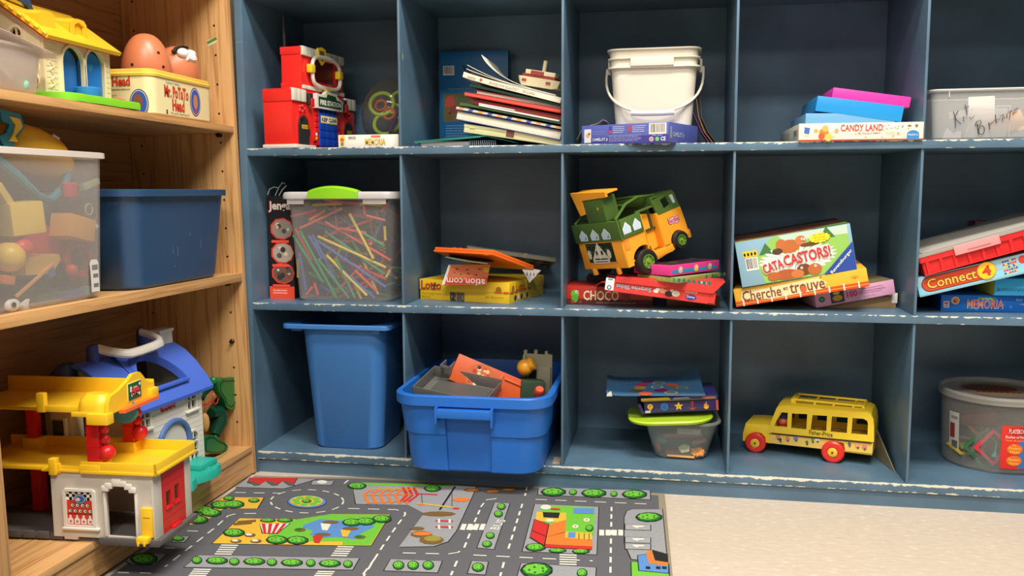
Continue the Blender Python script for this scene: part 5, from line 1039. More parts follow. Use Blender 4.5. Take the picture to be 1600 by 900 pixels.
# roof skin with rounded front and rear, rear wall, floor, hood, windscreen frame, rack
pr = bl((430, 205), (450, 178), (520, 176), (900, 214), (1380, 260), (1425, 287), (1447, 335), (1458, 420), (1464, 560))
mb = MB(); mb.loft([[(u, .002, v) for u, v in pr]+[(u-.001, .002, v-.003) for u, v in reversed(pr)], [(u, .012, v+.004 if i < 6 else v) for i, (u, v) in enumerate(pr)]+[(u-.001, .012, v-.0015) for u, v in reversed(pr)], [(u, BW-.012, v+.004 if i < 6 else v) for i, (u, v) in enumerate(pr)]+[(u-.001, BW-.012, v-.0015) for u, v in reversed(pr)], [(u, BW-.002, v) for u, v in pr]+[(u-.001, BW-.002, v-.003) for u, v in reversed(pr)]], BY); mb.build('roof', t)
mb = MB().box(.046, L_-.002, .004, BW-.004, .0235, .0275, BY); mb.box(L_-.006, L_-.002, .004, BW-.004, .0275, .068, BY2); mb.build('floor_pan', t)
h0 = bl((60, 560), (62, 470), (85, 385), (200, 388), (350, 402), (372, 590), (325, 582), (312, 520), (270, 478), (205, 462), (150, 475), (115, 505), (95, 562))
mb = MB().loft([[(u, .0015, v) for u, v in h0], [(u, .0045, v+(.0035 if v > .05 else 0)) for u, v in h0], [(u, BW-.0045, v+(.0035 if v > .05 else 0)) for u, v in h0], [(u, BW-.0015, v) for u, v in h0]], BY); mb.build('hood', t, ang=50)
MB().tube([(.0635, .004, .068), (.083, .004, .104)], .003, BY, 6).build('windscreen_post', t); MB().tube([(.0635, BW-.004, .068), (.083, BW-.004, .104)], .003, BY, 6).build('windscreen_post', t)
MB().box(.055, .066, .004, BW-.004, .052, .0655, BY, .002).build('dashboard', t)
for yy in (.016, BW-.018): MB().box(bu(590, 0)[0], bu(1340, 0)[0], yy, yy+.004, .1165, .1205, BY, .001).build('rack_rail', t)
for X in (600, 815, 1015, 1220, 1330): MB().box(bu(X, 0)[0], bu(X, 0)[0]+.0045, .016, BW-.014, .1085, .1165, BY, .0008).build('rack_post', t)
for X in (590, 1340): MB().box(bu(X, 0)[0]-.004, bu(X, 0)[0]+.002, .014, BW-.014, .110, .1195, BY, .002).build('rack_end', t)
for X in (690, 880, 1080, 1290):
    u = bu(X, 0)[0]; MB().box(u, u+.018, .010, BW-.010, .0275, .052, BY2, .002).build('seat', t)
for (X, Y, r_) in ((210, 590, .0212), (1050, 690, .0222)):
    u = bu(X, 0)[0]
    for yy, s_ in ((-.004, -1), (BW-.010, 1)):
        Mx = Matrix.Translation((u, yy, r_)) @ Matrix.Rotation(PI/2, 4, 'X')
        wh = MB().lathe([(r_-.004, -.013), (r_, -.010), (r_, .001), (r_-.003, .0035), (.012, .0035), (.010, .002)], BRD, 30, Mx).build('wheel', t)
        hb = MB().lathe([(.0095, .0025), (.0095, .0045), (.0075, .0055), (.003, .0055)], mat('hub_yellow', (244, 196, 60), .35), 22, Mx); hb.lathe([(.0026, .0054), (.0024, .0062)], mat('hub_brown', (140, 70, 30), .4), 10, Mx); hb.build('hub', wh)
pg = thing('peg_figure', 'round-headed peg figure with a dark blue cap sitting at the bus front', 'figure', (.2500, .1790, Z3+.0278))
MB().lathe([(.011, 0), (.012, .02), (.009, .030)], mat('peg_body', (206, 70, 60), .4), 20).build('body', pg)
MB().ball((0, 0, .040), .0125, mat('peg_head', (226, 110, 80), .4), 18).build('head', pg)
MB().lathe([(.013, .046), (.0135, .049), (.010, .056), (.002, .058)], mat('peg_cap', (44, 60, 120), .4), 20).build('cap', pg)
mb = MB().poly([(0, 0), (.06, 0), (.048, .075), (.006, .085)], card('thin_board', (126, 116, 92)), F_left(0, .06, 0)); 
tag(MB().geo([(.4480, .070, Z3+.0006), (.4500, .070, Z3+.0006), (.4130, .285, Z3+.0006), (.4150, .285, Z3+.0006), (.4300, .170, .1150), (.4320, .170, .1150), (.4050, .285, .1250), (.4070, .285, .1250)], [(0, 2, 6, 4), (1, 3, 7, 5), (0, 1, 5, 4), (2, 3, 7, 6), (4, 5, 7, 6), (0, 1, 3, 2)], card('thin_board', (96, 92, 80))).build('thin_card'), 'thin worn card leaning against the divider behind the toy bus', 'card')

# ------------------------------------------------------------------ green and yellow toy van (x across its rear, y towards its nose, z up)
VG = mat('van_green', (74, 102, 42), .38); VY = mat('van_yellow', (240, 160, 42), .38); VB = mat('van_tyre', (34, 32, 30), .35); VH = mat('van_hub', (104, 150, 52), .35); SKY = K(190, 208, 222)
Wv = .1392
t = thing('toy_van', 'green and yellow toy van tilted nose-up on top of the game boxes', 'toy van', (-.1618, .0794, .4377), (.2756, -.0964, -.8346))
FL = F_left(0, 0, 0)
FRv = Matrix(((0, 0, 1, Wv), (1, 0, 0, 0), (0, 1, 0, 0), (0, 0, 0, 1)))   # side face: u = y, v = z
def side(s_): return Matrix(((0, 0, 1, Wv-.0025 if s_ else .0025), (1, 0, 0, 0), (0, 1, 0, 0), (0, 0, 0, 1)))
arch = lambda cx, r_, z0: [(cx+r_*math.cos(a), z0+r_*.95*math.sin(a)) for a in [PI*k/12 for k in range(12, -1, -1)]]
low = [(0, .0005), (.0145, .0005)] + arch(.0436, .0290, .004) + [(.0735, .004), (.0750, .0125), (.0600, .0300), (.0600, .0885), (.0640, .0900), (.0995, .0810), (.1040, .0765), (.1640, .0750), (.1680, .0420), (.1690, .0200)] + list(reversed([(x, z) for x, z in reversed(arch(.1393, .0215, .0125))]))[::-1] 
low = [(0, .0005), (.0145, .0005)] + arch(.0436, .0290, .004) + [(.0760, -.0040), (.0660, .0120), (.0620, .0560), (.0020, .0560)]
cab = [(.1000, .0120), (.1170, .0120)] + arch(.1393, .0212, .0120) + [(.1690, .0200), (.1680, .0420), (.1640, .0750), (.1060, .0735), (.1000, .0800)]
for s_ in (0, 1):
    mb = MB().plate(low, [], .005, VY, side(s_)); mb.plate(cab, [], .005, VY, side(s_)); mb.plate([(.0560, -.0085), (.1240, -.0020), (.1200, .0110), (.0560, .0045)], [], .005, VY, side(s_))
    if s_:
        mb.plate([(.0600, .0100), (.1020, .0125), (.1000, .0800), (.0640, .0890), (.0600, .0870)], [], .003, VY, Matrix(((0, 0, 1, Wv-.018), (1, 0, 0, 0), (0, 1, 0, 0), (0, 0, 0, 1))))
        mb.box(Wv-.019, Wv, .058, .062, .004, .0885, VY, .001); mb.box(Wv-.019, Wv, .0985, .1025, .004, .079, VY, .001)
        mb.box(Wv-.019, Wv+.001, .060, .118, -.0040, .0100, VY, .0015)
        M = FRv; st = [(.1230, .0500), (.1290, .0470), (.1360, .0485), (.1440, .0455), (.1530, .0480), (.1540, .0600), (.1450, .0590), (.1370, .0620), (.1290, .0595), (.1235, .0610)]
        mb.poly(st, K(60, 50, 50), M, .0003); mb.poly([(.1385+(u-.1385)*.93, .0540+(v-.0540)*.88) for u, v in st], K(214, 170, 200), M, .0006)
        mb.text('Hot Slinks', .1245, .0500, .1525, .0585, K(206, 60, 60), M, .0009, .03)
        mb.rect(.0035, .0330, .0150, .0520, K(232, 110, 50), M, .0004); mb.rect(.0060, .0350, .0080, .0500, K(244, 180, 70), M, .0007); mb.rect(.0110, .0350, .0130, .0500, K(244, 180, 70), M, .0007)
    mb.build('side_body', t)
mb = MB().box(0.002, Wv-.002, -.0008, .005, .0005, .0560, VY, .001); M = F_front(0, 0, 0) @ Matrix.Translation((0, 0, .0008))
mb.rect(.022, .010, .112, .014, K(216, 138, 34), M, .0003); mb.rect(.024, .0145, .108, .0535, K(34, 40, 30), M, .0004)
for k in range(60): a, b = random.uniform(.026, .104), random.uniform(.032, .051); mb.rect(a, b, a+.0025, b+.0008, K(110, 140, 80), M, .0006)
mb.poly([(.038, .012), (.088, .012), (.090, .020), (.078, .036), (.066, .050), (.058, .050), (.048, .036), (.036, .020)], K(206, 198, 180), M, .0008); mb.rect(.0605, .020, .0640, .054, K(232, 228, 214), M, .0011)
for x in (.030, .092): mb.disc(x, .031, .006, K(206, 198, 180), M, .0008, ry=.010, n=9)
mb.rect(.044, .020, .084, .0225, K(50, 50, 46), M, .0011); mb.rect(.044, .015, .084, .0165, K(50, 50, 46), M, .0011); mb.rect(.052, .030, .057, .038, K(50, 50, 46), M, .0011); mb.rect(.068, .030, .074, .038, K(50, 50, 46), M, .0011)
mb.build('rear_body', t)
MB().box(.026, .036, -.003, .004, -.012, .001, VY, .001).build('rear_foot', t); MB().box(.102, .110, -.003, .004, -.012, .001, VY, .001).build('rear_foot', t)
MB().box(.004, Wv-.004, .004, .168, .006, .010, VY).box(.004, Wv-.004, .164, .168, .012, .074, VY, .001).box(.006, Wv-.006, .150, .164, .068, .0745, VY, .001).build('chassis', t)
pent = lambda cx, cz, wd, ht: [(cx-wd, cz-ht), (cx+wd, cz-ht), (cx+wd*1.1, cz), (cx, cz+ht*1.15), (cx-wd*1.1, cz)]
mb = MB()   # green waist band: rear and both sides
mb.box(-.0035, Wv+.0035, -.0030, .0050, .0560, .0945, VG, .0015)
for k in range(3):
    c = .028+.0360*k; mb.poly(pent(c, .0710, .0120, .0105), K(236, 238, 236), F_front(0, 0, 0), .0033); mb.poly(pent(c, .0708, .0108, .0092), SKY, F_front(0, 0, 0), .0036); mb.poly([(c+.002, .063), (c+.0098, .063), (c+.0098, .072)], K(120, 150, 190), F_front(0, 0, 0), .0039)
mb.build('rear_band', t)
for s_ in (0, 1):
    mb = MB().box(Wv-.0040 if s_ else -.0035, Wv+.0035 if s_ else .0040, -.001, .0575, .0570, .0945, VG, .0015)
    if s_:
        for k in range(2):
            c = .0160+.0260*k; M = Matrix.Translation((.0033, 0, 0)) @ FRv; mb.poly(pent(c, .0750, .0092, .0105), K(236, 238, 236), M, .0004); mb.poly(pent(c, .0748, .0080, .0092), SKY, M, .0007)
    mb.build('side_band', t)
# green cab and roof frame
for s_ in (0, 1):
    mb = MB().plate([(.1010, .0800), (.1030, .0740), (.1640, .0750), (.1600, .0900), (.1570, .1080), (.1500, .1120), (.1030, .1060), (.0960, .1000)], [[(.1170, .1010), (.1340, .1040), (.1400, .0860), (.1225, .0815)], [(.1420, .1045), (.1530, .1040), (.1560, .0850), (.1480, .0850)]], .005, VG, side(s_))
    if s_: mb.poly([(.1425, .1040), (.1525, .1035), (.1555, .0855), (.1485, .0855)], SKY, FRv, -.001)
    mb.tube([(Wv-.003 if s_ else .003, .002, .0940), (Wv-.006 if s_ else .006, .030, .1100), (Wv-.008 if s_ else .008, .060, .1130), (Wv-.004 if s_ else .004, .104, .1060)], .0028, VG, 6) if False else None
    x_ = Wv-.005 if s_ else .005
    mb.box(x_-.003, x_+.003, .0520, .1020, .0930, .0970, VG, .001, Matrix.Translation((0, 0, 0)))
    mb.tube([(x_, .001, .0950), (x_*.9+.007, .040, .1160), (x_*.88+.008, .075, .1210), (x_*.9+.007, .115, .1130)], .0030, VG, 6)
    mb.build('cab_side', t, ang=30)
mb = MB().box(.004, Wv-.004, .100, .158, .1075, .1120, VG, .002).box(.004, Wv-.004, .0980, .1020, .0960, .1120, VG, .001); mb.build('cab_roof', t)
mb = MB().plate([(0, 0), (Wv-.008, 0), (Wv-.012, .034), (.004, .034)], [[(.008, .005), (.062, .005), (.062, .029), (.010, .029)], [(.069, .005), (.123, .005), (.121, .029), (.069, .029)]], .003, VG, Matrix.Translation((.004, .162, .074)) @ Matrix.Rotation(.15, 4, 'X') @ F_front(0, 0, 0)); mb.build('windscreen_frame', t)
mb = MB().tube([(.018, .040, .1150), (Wv-.018, .040, .1150)], .0025, VG, 6); mb.build('roof_bar', t)
MB().tube([(.018, .078, .1215), (Wv-.018, .078, .1215)], .0025, VG, 6).build('roof_bar', t)
MB().box(.012, Wv-.012, .006, .150, .050, .054, mat('van_inner', (52, 66, 34), .5)).box(.012, Wv-.012, .09, .094, .054, .100, mat('van_inner', (52, 66, 34), .5)).build('interior', t)
mb = MB().box(.052, .112, -.001, .035, .094, .142, VG, .004); mb.disc(.095, .122, .003, K(220, 180, 60), F_front(0, 0, 0), .0015, n=12); mb.disc(.095, .122, .0012, K(120, 80, 20), F_front(0, 0, 0), .0018, n=10); mb.build('roof_box', t)
mb = MB().prism([(.022, .160), (.130, .152), (.128, .142), (.052, .142), (.051, .114), (.036, .112)], -.0020, .004, VY); mb.box(.024, .129, .0, .030, .1545, .1585, VY, .001, Matrix.Rotation(.065, 4, 'Y') @ Matrix.Translation((-.009, 0, .001))); mb.build('spoiler', t)
mb = MB().box(.010, Wv-.006, .170, .1780, .0080, .0160, VY, .002).box(Wv-.020, Wv-.008, .160, .1720, .0100, .0150, VY, .001).box(Wv-.016, Wv-.006, .1720, .1800, .0060, .0240, VY, .002); mb.build('bumper', t)
for (y_, z_, r_) in ((.0436, -.0010, .0245), (.1393, .0120, .0188)):
    for s_ in (0, 1):
        xx = Wv+.008 if s_ else -.008
        Mx = Matrix.Translation((xx, y_, z_)) @ Matrix.Rotation(PI/2 if s_ else -PI/2, 4, 'Y')
        wh = MB().lathe([(r_*.6, -.020), (r_*.93, -.018), (r_, -.013), (r_, -.003), (r_*.92, .001), (r_*.64, .002), (r_*.60, -.002), (r_*.3, -.003)], VB, 30, Mx).build('wheel', t)
        hb = MB().lathe([(r_*.60, -.0015), (r_*.56, .0012), (r_*.48, .0010), (r_*.44, -.0015), (r_*.16, -.0010), (r_*.13, .0022), (.001, .0024)], VH, 24, Mx)
        for k in range(8): a = k*PI/4; hb.box(r_*.40, r_*.52, -.0012, .0012, -.0010, .0016, mat('van_hub_dark', (60, 90, 30), .4), 0, Mx @ Matrix.Rotation(a, 4, 'Z'))
        hb.build('hub', wh)

# ------------------------------------------------------------------ red toy fire station (x across its blank end, y along its front towards the back of the cubby)
FRD = mat('fire_red', (232, 44, 38), .32); FRD2 = mat('fire_red_dark', (206, 34, 34), .35); FWh = mat('fire_white', (222, 216, 200), .4); FBK = mat('fire_black', (44, 42, 42), .4); FBL = mat('fire_blue', (24, 72, 176), .35); FYE = mat('fire_yellow', (232, 196, 50), .35); FGD = mat('fire_gold', (110, 92, 44), .4)
t = thing('toy_fire_station', 'red toy fire station with a white handle and blue garage door, top left cubby', 'toy building', (-.8205, .0100, Z1+.0002), (0, 0, -.1281))
w_, d_, h_ = .0660, .272, .1210
FS = F_right(w_, d_, h_)
mb = MB().box(0, w_, 0, d_, .008, .094, FRD, .0015).box(-.0012, w_+.001, -.0012, d_+.0012, .094, .1210, FRD, .003).box(.002, w_-.002, .002, d_-.002, .0, .010, FRD)
# relief of the front: stone blocks and lanterns
for k in range(7):
    for u0 in (.090, .178): mb.box(w_-.001, w_+.003, u0, u0+.014+.003*(k % 2), .010+.0125*k, .0212+.0125*k, FRD2, .001)
for u0 in (.025, .230):
    for a in range(5): mb.ball((w_+.0005, u0+.013+.009*math.cos(a*1.25), .082+.006*math.sin(a*1.25)), .0045, FRD2, 10)
mb.box(w_-.001, w_+.005, .082, .092, .018, .040, FRD2, .001); mb.box(w_-.001, w_+.005, .186, .196, .018, .040, FRD2, .001)
for u0 in (.083, .187): mb.rect(u0, .030, u0+.008, .036, WHITE, Matrix.Translation((.0052, 0, 0)) @ FS, .0004); mb.rect(u0, .021, u0+.008, .028, FYE, Matrix.Translation((.0052, 0, 0)) @ FS, .0004)
mb.build('station_body', t)
for u0 in (.018, .214):
    mb = MB().plate([(0, 0), (.046, 0), (.046, .044), (.040, .060), (.023, .067), (.006, .060), (0, .044)], [], .004, FRD2, Matrix.Translation((.0012, u0-.002, .008)) @ F_right(w_, 0, 0)); mb.build('door_surround', t)
    mb = MB().plate([(0, 0), (.040, 0), (.040, .018), (.044, .020), (.044, .032), (.038, .034), (.036, .052), (.021, .061), (.005, .054), (0, .040)], [], .003, FBK, Matrix.Translation((.0040, u0, .008)) @ F_right(w_, 0, 0)); mb.rect(u0+.010, .041, u0+.034, .049, FYE, Matrix.Translation((.0052, 0, 0)) @ FS, .0006) 
    mb.text('ENTRANCE', u0+.011, .0425, u0+.033, .0475, K(120, 90, 20), Matrix.Translation((.0055, 0, 0)) @ FS, .0009)
    mb.disc(u0+.012, .0590, .004, K(20, 20, 20), Matrix.Translation((.0055, 0, 0)) @ FS, .0006); mb.build('door', t)
MB().box(-.0030, w_+.010, -.003, .078, 0, .008, FWh, .002).build('base_plinth', t)
mb = MB()
for u0, u1 in ((.000, .052), (.222, .272)):
    mb = MB(); n_ = 3
    for k in range(n_): a = u0+(u1-u0)*k/n_; mb.box(w_-.004, w_+.005, a, a+(u1-u0)/n_-.0006, .0965, .1215, FWh, .0015)
    mb.build('parapet', t)
g = MB().box(w_, w_+.004, .103, .182, .008, .089, FBL, .001)
for k in range(3):
    for j in range(3): g.box(w_+.003, w_+.0052, .106+.026*k, .1295+.026*k, .010+.0165*j, .0245+.0165*j, mat('fire_blue2', (20, 60, 160), .35), .0008)
for k in range(4): g.rect(.107+.0195*k, .080, .1205+.0195*k, .087, K(18, 34, 100), FS, .0045)
g.rect(.106, .058, .179, .074, FYE, FS, .0058); g.rect(.1085, .060, .1765, .072, K(244, 238, 220), FS, .0061); g.text('KEEP CLEAR', .110, .0618, .175, .0702, K(40, 40, 50), FS, .0066, .03)
g.build('garage_door', t)
g = MB().prism([(0, 0), (1, 0)], 0, 0, FWh) if False else MB()
SG = [(.084, .088), (.198, .088), (.200, .110), (.186, .1135), (.176, .1190), (.172, .1245), (.128, .1265), (.122, .1200), (.108, .1170), (.086, .1190)]
g.plate(SG, [], .010, FWh, Matrix.Translation((.005, 0, 0)) @ F_right(w_, 0, 0)); g.plate([(.092, .0925), (.192, .0925), (.192, .1085), (.168, .1110), (.166, .1180), (.130, .1200), (.126, .1125), (.092, .1125)], [], .001, mat('sign_green', (28, 72, 40), .4), Matrix.Translation((.0105, 0, 0)) @ F_right(w_, 0, 0))
g.text('FIRE STATION', .096, .0955, .188, .1065, WHITE, F_right(w_, 0, 0), .0116, .035); g.build('sign', t)
for u0 in (.056, .206):
    g = MB().box(w_, w_+.010, u0, u0+.014, .092, .116, FBK, .002); g.box(w_+.004, w_+.012, u0+.004, u0+.016, .088, .106, FRD2, .002); g.build('lantern', t)
# upper block, slid back
t2 = bpy.data.objects.new('tower', bpy.data.meshes.new('tower'))
w2, d2, h2 = .0470, .180, .0900; o2 = (.0140, .0500, .1215)
T2 = Matrix.Translation(o2)
mb = MB(T2).box(0, w2, 0, d2, 0, h2, FRD, .0015).box(-.0015, w2+.001, -.0015, d2+.0015, 0, .017, FRD, .0015).box(-.0015, w2+.001, -.0015, d2+.0015, h2-.016, h2, FRD, .0015)
mb.rect(.045, .024, .135, .070, K(80, 16, 18), F_right(w2, d2, h2), .0004)
tw = mb.build('tower', t)
mb = MB(T2)
for k in range(7): a = d2*k/7; mb.box(w2-.003, w2+.005, a, a+d2/7-.0006, h2-.0175, h2+.0008, FWh, .0012)
mb.build('stone_trim', tw); mb = MB(T2)
for k in range(9): a = d2*k/9; mb.box(w2-.003, w2+.004, a, a+d2/9-.0005, .0035, .0115, FWh, .001)
mb.build('stone_trim', tw)
mb = MB(T2); P = [(w2+.009, .035, .052)]+[(w2+.009+.002*math.sin(PI*k/8), .035+.0*k, .052) for k in range(0)]
path = [(.090+.060*(abs(math.cos(a))**.62)*(1 if math.cos(a) > 0 else -1), .0445+.0320*(abs(math.sin(a))**.62)*(1 if math.sin(a) > 0 else -1)-(.004 if math.sin(a) < 0 else 0)*math.cos(a)**2) for a in [2*PI*k/36 for k in range(37)]]
mb.tube([(w2+.009, u, v) for u, v in path], .0042, FWh, 8); mb.build('carry_handle', tw)
for u in (.024, .146): MB(T2).box(w2+.002, w2+.015, u-.007, u+.010, .038, .056, FYE, .003).build('handle_hinge', tw)
mb = MB(T2).plate([(.060, h2-.012), (.066, h2-.022), (.076, h2-.030), (.086, h2-.022), (.090, h2-.012), (.092, h2+.004), (.076, h2+.008), (.058, h2+.004)], [[(.066, h2-.012), (.076, h2-.023), (.085, h2-.012), (.086, h2), (.064, h2)]], .004, FYE, Matrix.Translation((.006, 0, 0)) @ F_right(w2, 0, 0)); mb.plate([(.065, h2-.013), (.076, h2-.024), (.086, h2-.013), (.087, h2+.002), (.063, h2+.002)], [], .003, FGD, Matrix.Translation((.0062, 0, 0)) @ F_right(w2, 0, 0)); mb.build('badge', tw)
bpy.data.objects.remove(t2)
MB().box(w_-.002, w_+.008, .130, .150, .120, .133, FYE, .002).build('siren', t)
# tall grey spike behind
tag(MB().tube([(0, 0, 0), (.001, 0, .03), (-.002, 0, .06), (-.003, 0, .11), (-.004, 0, .160)], [.0046, .0046, .0040, .0040, .0008], mat('spike_grey', (96, 96, 96), .4), 8).box(-.006, .006, -.006, .006, -.1370, -.1340, mat('spike_grey', (96, 96, 96), .4)).tube([(0, 0, -.1340), (0, 0, 0)], .0036, mat('spike_grey', (96, 96, 96), .4), 8).build('toy_spire', None, (-.8300, .150, Z1+.1370)), 'thin grey toy spire standing behind the red fire station', 'toy part')

# ------------------------------------------------------------------ on the oak bookcase, top shelf
def oz(z, y): return z - .00584*y + .0006     # shelf top at that place along the bookcase
CRm = mat('house_cream', (232, 214, 168), .42); CRd = mat('house_cream_trim', (238, 222, 180), .42); RY = mat('roof_yellow', (246, 190, 42), .38); RR_ = mat('roof_red', (200, 66, 40), .45); DB = mat('door_blue', (36, 112, 190), .35); GRb = mat('base_green', (128, 206, 46), .35)
t = thing('toy_house', 'cream toy house with a yellow roof and two blue arched doors, top oak shelf', 'toy building', (-.915, -.513, oz(.7317, -.5)), (0, 0, 0))
# local: x towards the room (front wall at x=0), y along the front, z up
FRh = Matrix(((0, 0, 1, 0), (1, 0, 0, 0), (0, 1, 0, 0), (0, 0, 0, 1)))     # front wall frame u = y, v = z
def archp(u0, u1, z0, z1, n=10):
    r = (u1-u0)/2; c = (u0+u1)/2; return [(u0, z0), (u1, z0)] + [(c+r*math.cos(PI*k/n), z1-r*1.05+r*1.05*math.sin(PI*k/n)) for k in range(n+1)]
D1 = archp(.0385, .0880, .012, .0870); D2 = archp(.0940, .1395, .012, .0900)
mb = MB().plate([(0, .008), (.1580, .008), (.1580, .096), (0, .096)], [D1, D2], .004, CRm, Matrix.Translation((-.002, 0, 0)) @ FRh)
for k in range(9):
    z = .018+.0085*k
    for a, b in ((.004, .028), (.1445, .157)): mb.box(-.0005, .0004, a, b, z, z+.0006, mat('groove', (206, 186, 142), .5))
for k in range(3): mb.tube([(.0006, .010+.006*(k % 2), .020+.013*k), (.001, .019, .026+.013*k), (.0006, .012, .033+.013*k)], .0014, CRd, 6)
mb.build('front_wall', t)
def archring(u0, u1, z0, z1, wd, m, n=12):
    o_ = archp(u0-wd, u1+wd, z0, z1+wd, n); i_ = archp(u0, u1, z0, z1, n)
    return o_, i_
for P0, P1 in (((.0385, .0880, .012, .0870), (0, 0)), ((.0940, .1395, .012, .0900), (0, 0))):
    u0, u1, z0, z1 = P0; o_ = archp(u0-.0042, u1+.0035, .0085, z1+.0045); mb = MB().plate(o_, [archp(u0, u1, .0100, z1)], .003, CRd, Matrix.Translation((.0012, 0, 0)) @ FRh); mb.build('door_frame', t)
# gable end facing the camera side, with a small arched window
GW = .150
Fg = Matrix(((1, 0, 0, 0), (0, 0, -1, 0), (0, 1, 0, 0), (0, 0, 0, 1)))
gable = [(-.0045, .008), (-.0045, .0985), (-.075, .1475), (-.150, .096), (-.150, .008)]
win = archp(-.0530, -.0345, .0840, .1080)
adoor = archp(-.125, -.056, .010, .052)
mb = MB().plate(gable, [win, adoor], .004, CRm, Matrix.Translation((0, .002, 0)) @ Fg)
mb.plate(archp(-.0570, -.0305, .0820, .1125), [win], .003, CRd, Matrix.Translation((0, -.0010, 0)) @ Fg)
mb.box(-.0446, -.0429, -.0005, .003, .084, .109, CRd).box(-.0530, -.0345, -.0005, .003, .0940, .0962, CRd)
mb.plate(archp(-.129, -.052, .010, .056), [adoor], .003, CRd, Matrix.Translation((0, -.0010, 0)) @ Fg)
for (cx, cz) in ((-.0180, .050), (-.0190, .030)): mb.tube([(cx+.009*math.cos(a), -.0004, cz+.010*math.sin(a)) for a in [-1.2+.4*k for k in range(10)]], .0011, CRd, 6)
mb.build('gable_wall', t)
MB().plate(gable, [], .004, CRm, Matrix.Translation((0, .1565, 0)) @ Fg).build('gable_wall', t)
MB().box(-.1505, -.146, .005, .147, .008, .095, CRm).build('rear_wall', t)
MB().box(-.0535, -.034, .012, .014, .083, .109, mat('inner_red', (150, 50, 36), .5)).build('window_back', t)
# roof: two slopes on a red under-board
def slope(mb, x0, z0, x1, z1, y0, y1, th, m, nrm=1):
    d = Vector((x1-x0, 0, z1-z0)).normalized(); n = Vector((-d.z, 0, d.x))*nrm*th
    P = [(x0, z0), (x1, z1)]; mb.loft([[(x, y, z) for x, z in P] + [(x+n.x, y, z+n.z) for x, z in reversed(P)] for y in (y0, y1)], m)
mb = MB(); slope(mb, .012, .0875, -.075, .1480, -.010, .1600, .0040, RR_, -1); slope(mb, -.162, .0875, -.075, .1480, -.010, .1600, .0040, RR_, 1); mb.build('roof_underside', t)
mb = MB(); slope(mb, .016, .0880, -.075, .1515, -.012, .1630, .0060, RY, -1); slope(mb, -.166, .0880, -.075, .1515, -.012, .1630, .0060, RY, 1)
for k in range(7):
    f_ = k/7; x = .016-.091*f_; z = .0880+.0635*f_+.0055; mb.tube([(x, -.0125, z), (x, .030, z+.0004)] if False else [(x, -.0125, z+.0006), (x-.006, -.0135, z+.0052)], .0022, RY, 6)
rf = mb.build('roof', t)
# dormers
def dormer(y0, y1, xf, z0, z1, opening):
    mb = MB(); c = (y0+y1)/2; top = [(y0, z0), (y1, z0), (y1, z1-.007), (y1-.006, z1-.001), (c, z1), (y0+.006, z1-.001), (y0, z1-.007)]
    o_ = [] if not opening else [[(y0+.007, z0+.003), (y1-.007, z0+.003), (y1-.007, z1-.010), (c, z1-.005), (y0+.007, z1-.010)]]
    mb.plate(top, o_, .004, RY, Matrix.Translation((xf, 0, 0)) @ FRh)
    mb.loft([[(xf-.0021, a, b) for a, b in top], [(xf-.055, a, b+.004) for a, b in top]], RY, True, True) if not opening else mb.loft([[(xf-.003, a, b) for a, b in top], [(xf-.055, a, b+.004) for a, b in top]], RY, True, True)
    mb.build('dormer', rf)
dormer(.0030, .0370, -.008, .1030, .1345, False); dormer(.0700, .1060, -.004, .1030, .1345, True)
mb = MB().tube([(-.075, -.008, .150), (-.062, -.006, .158), (-.050, .005, .158), (-.046, .030, .150), (-.050, .040, .142), (-.070, .043, .148)], .0055, mat('handle_navy', (36, 80, 136), .4), 8); mb.build('carry_handle', t)
# doors, drum, base
MB().plate(archp(.040, .0865, .013, .0850), [], .003, DB, Matrix.Translation((-.012, 0, 0)) @ FRh).build('door', t)
mb = MB().plate([(x*.98, z) for x, z in archp(0, .0460, .012, .0880)], [], .003, DB, Matrix.Translation((-.016, .0945, 0)) @ Matrix.Rotation(-.28, 4, 'Z') @ FRh)
Mh = Matrix.Translation((-.0155, .0945, 0)) @ Matrix.Rotation(-.28, 4, 'Z') @ FRh
ht = [(.0225+.0065*16*math.sin(a)**3/16, .064+.0085*(13*math.cos(a)-5*math.cos(2*a)-2*math.cos(3*a)-math.cos(4*a))/16) for a in [2*PI*k/22 for k in range(22)]]
mb.poly(ht, K(60, 140, 206), Mh, .0018); mb.build('door', t)
MB().lathe([(.0185, 0), (.0190, .001), (.0190, .014), (.0175, .0155), (.0165, .0155), (.0165, .004)], mat('drum_blue', (48, 128, 196), .35), 28, Matrix.Translation((.010, .084, .0125))).build('step_drum', t)
bp_ = [(-.160, -.006), (.010, -.008), (.034, .000), (.042, .020), (.040, .040), (.043, .070), (.041, .120), (.044, .150), (.043, .172), (.030, .184), (.010, .187), (-.150, .184)]
mb = MB().loft([[(x, y, 0) for x, y in bp_], [(x, y, .008) for x, y in bp_], [(x*.985-.0005, y*.99+.001, .012) for x, y in bp_]], GRb); mb.build('base', t)
MB().ball((.004, .168, .012), .017, mat('disc_red', (222, 80, 54), .4), 20, sc_=(1, 1, .45)).build('red_knob', t)
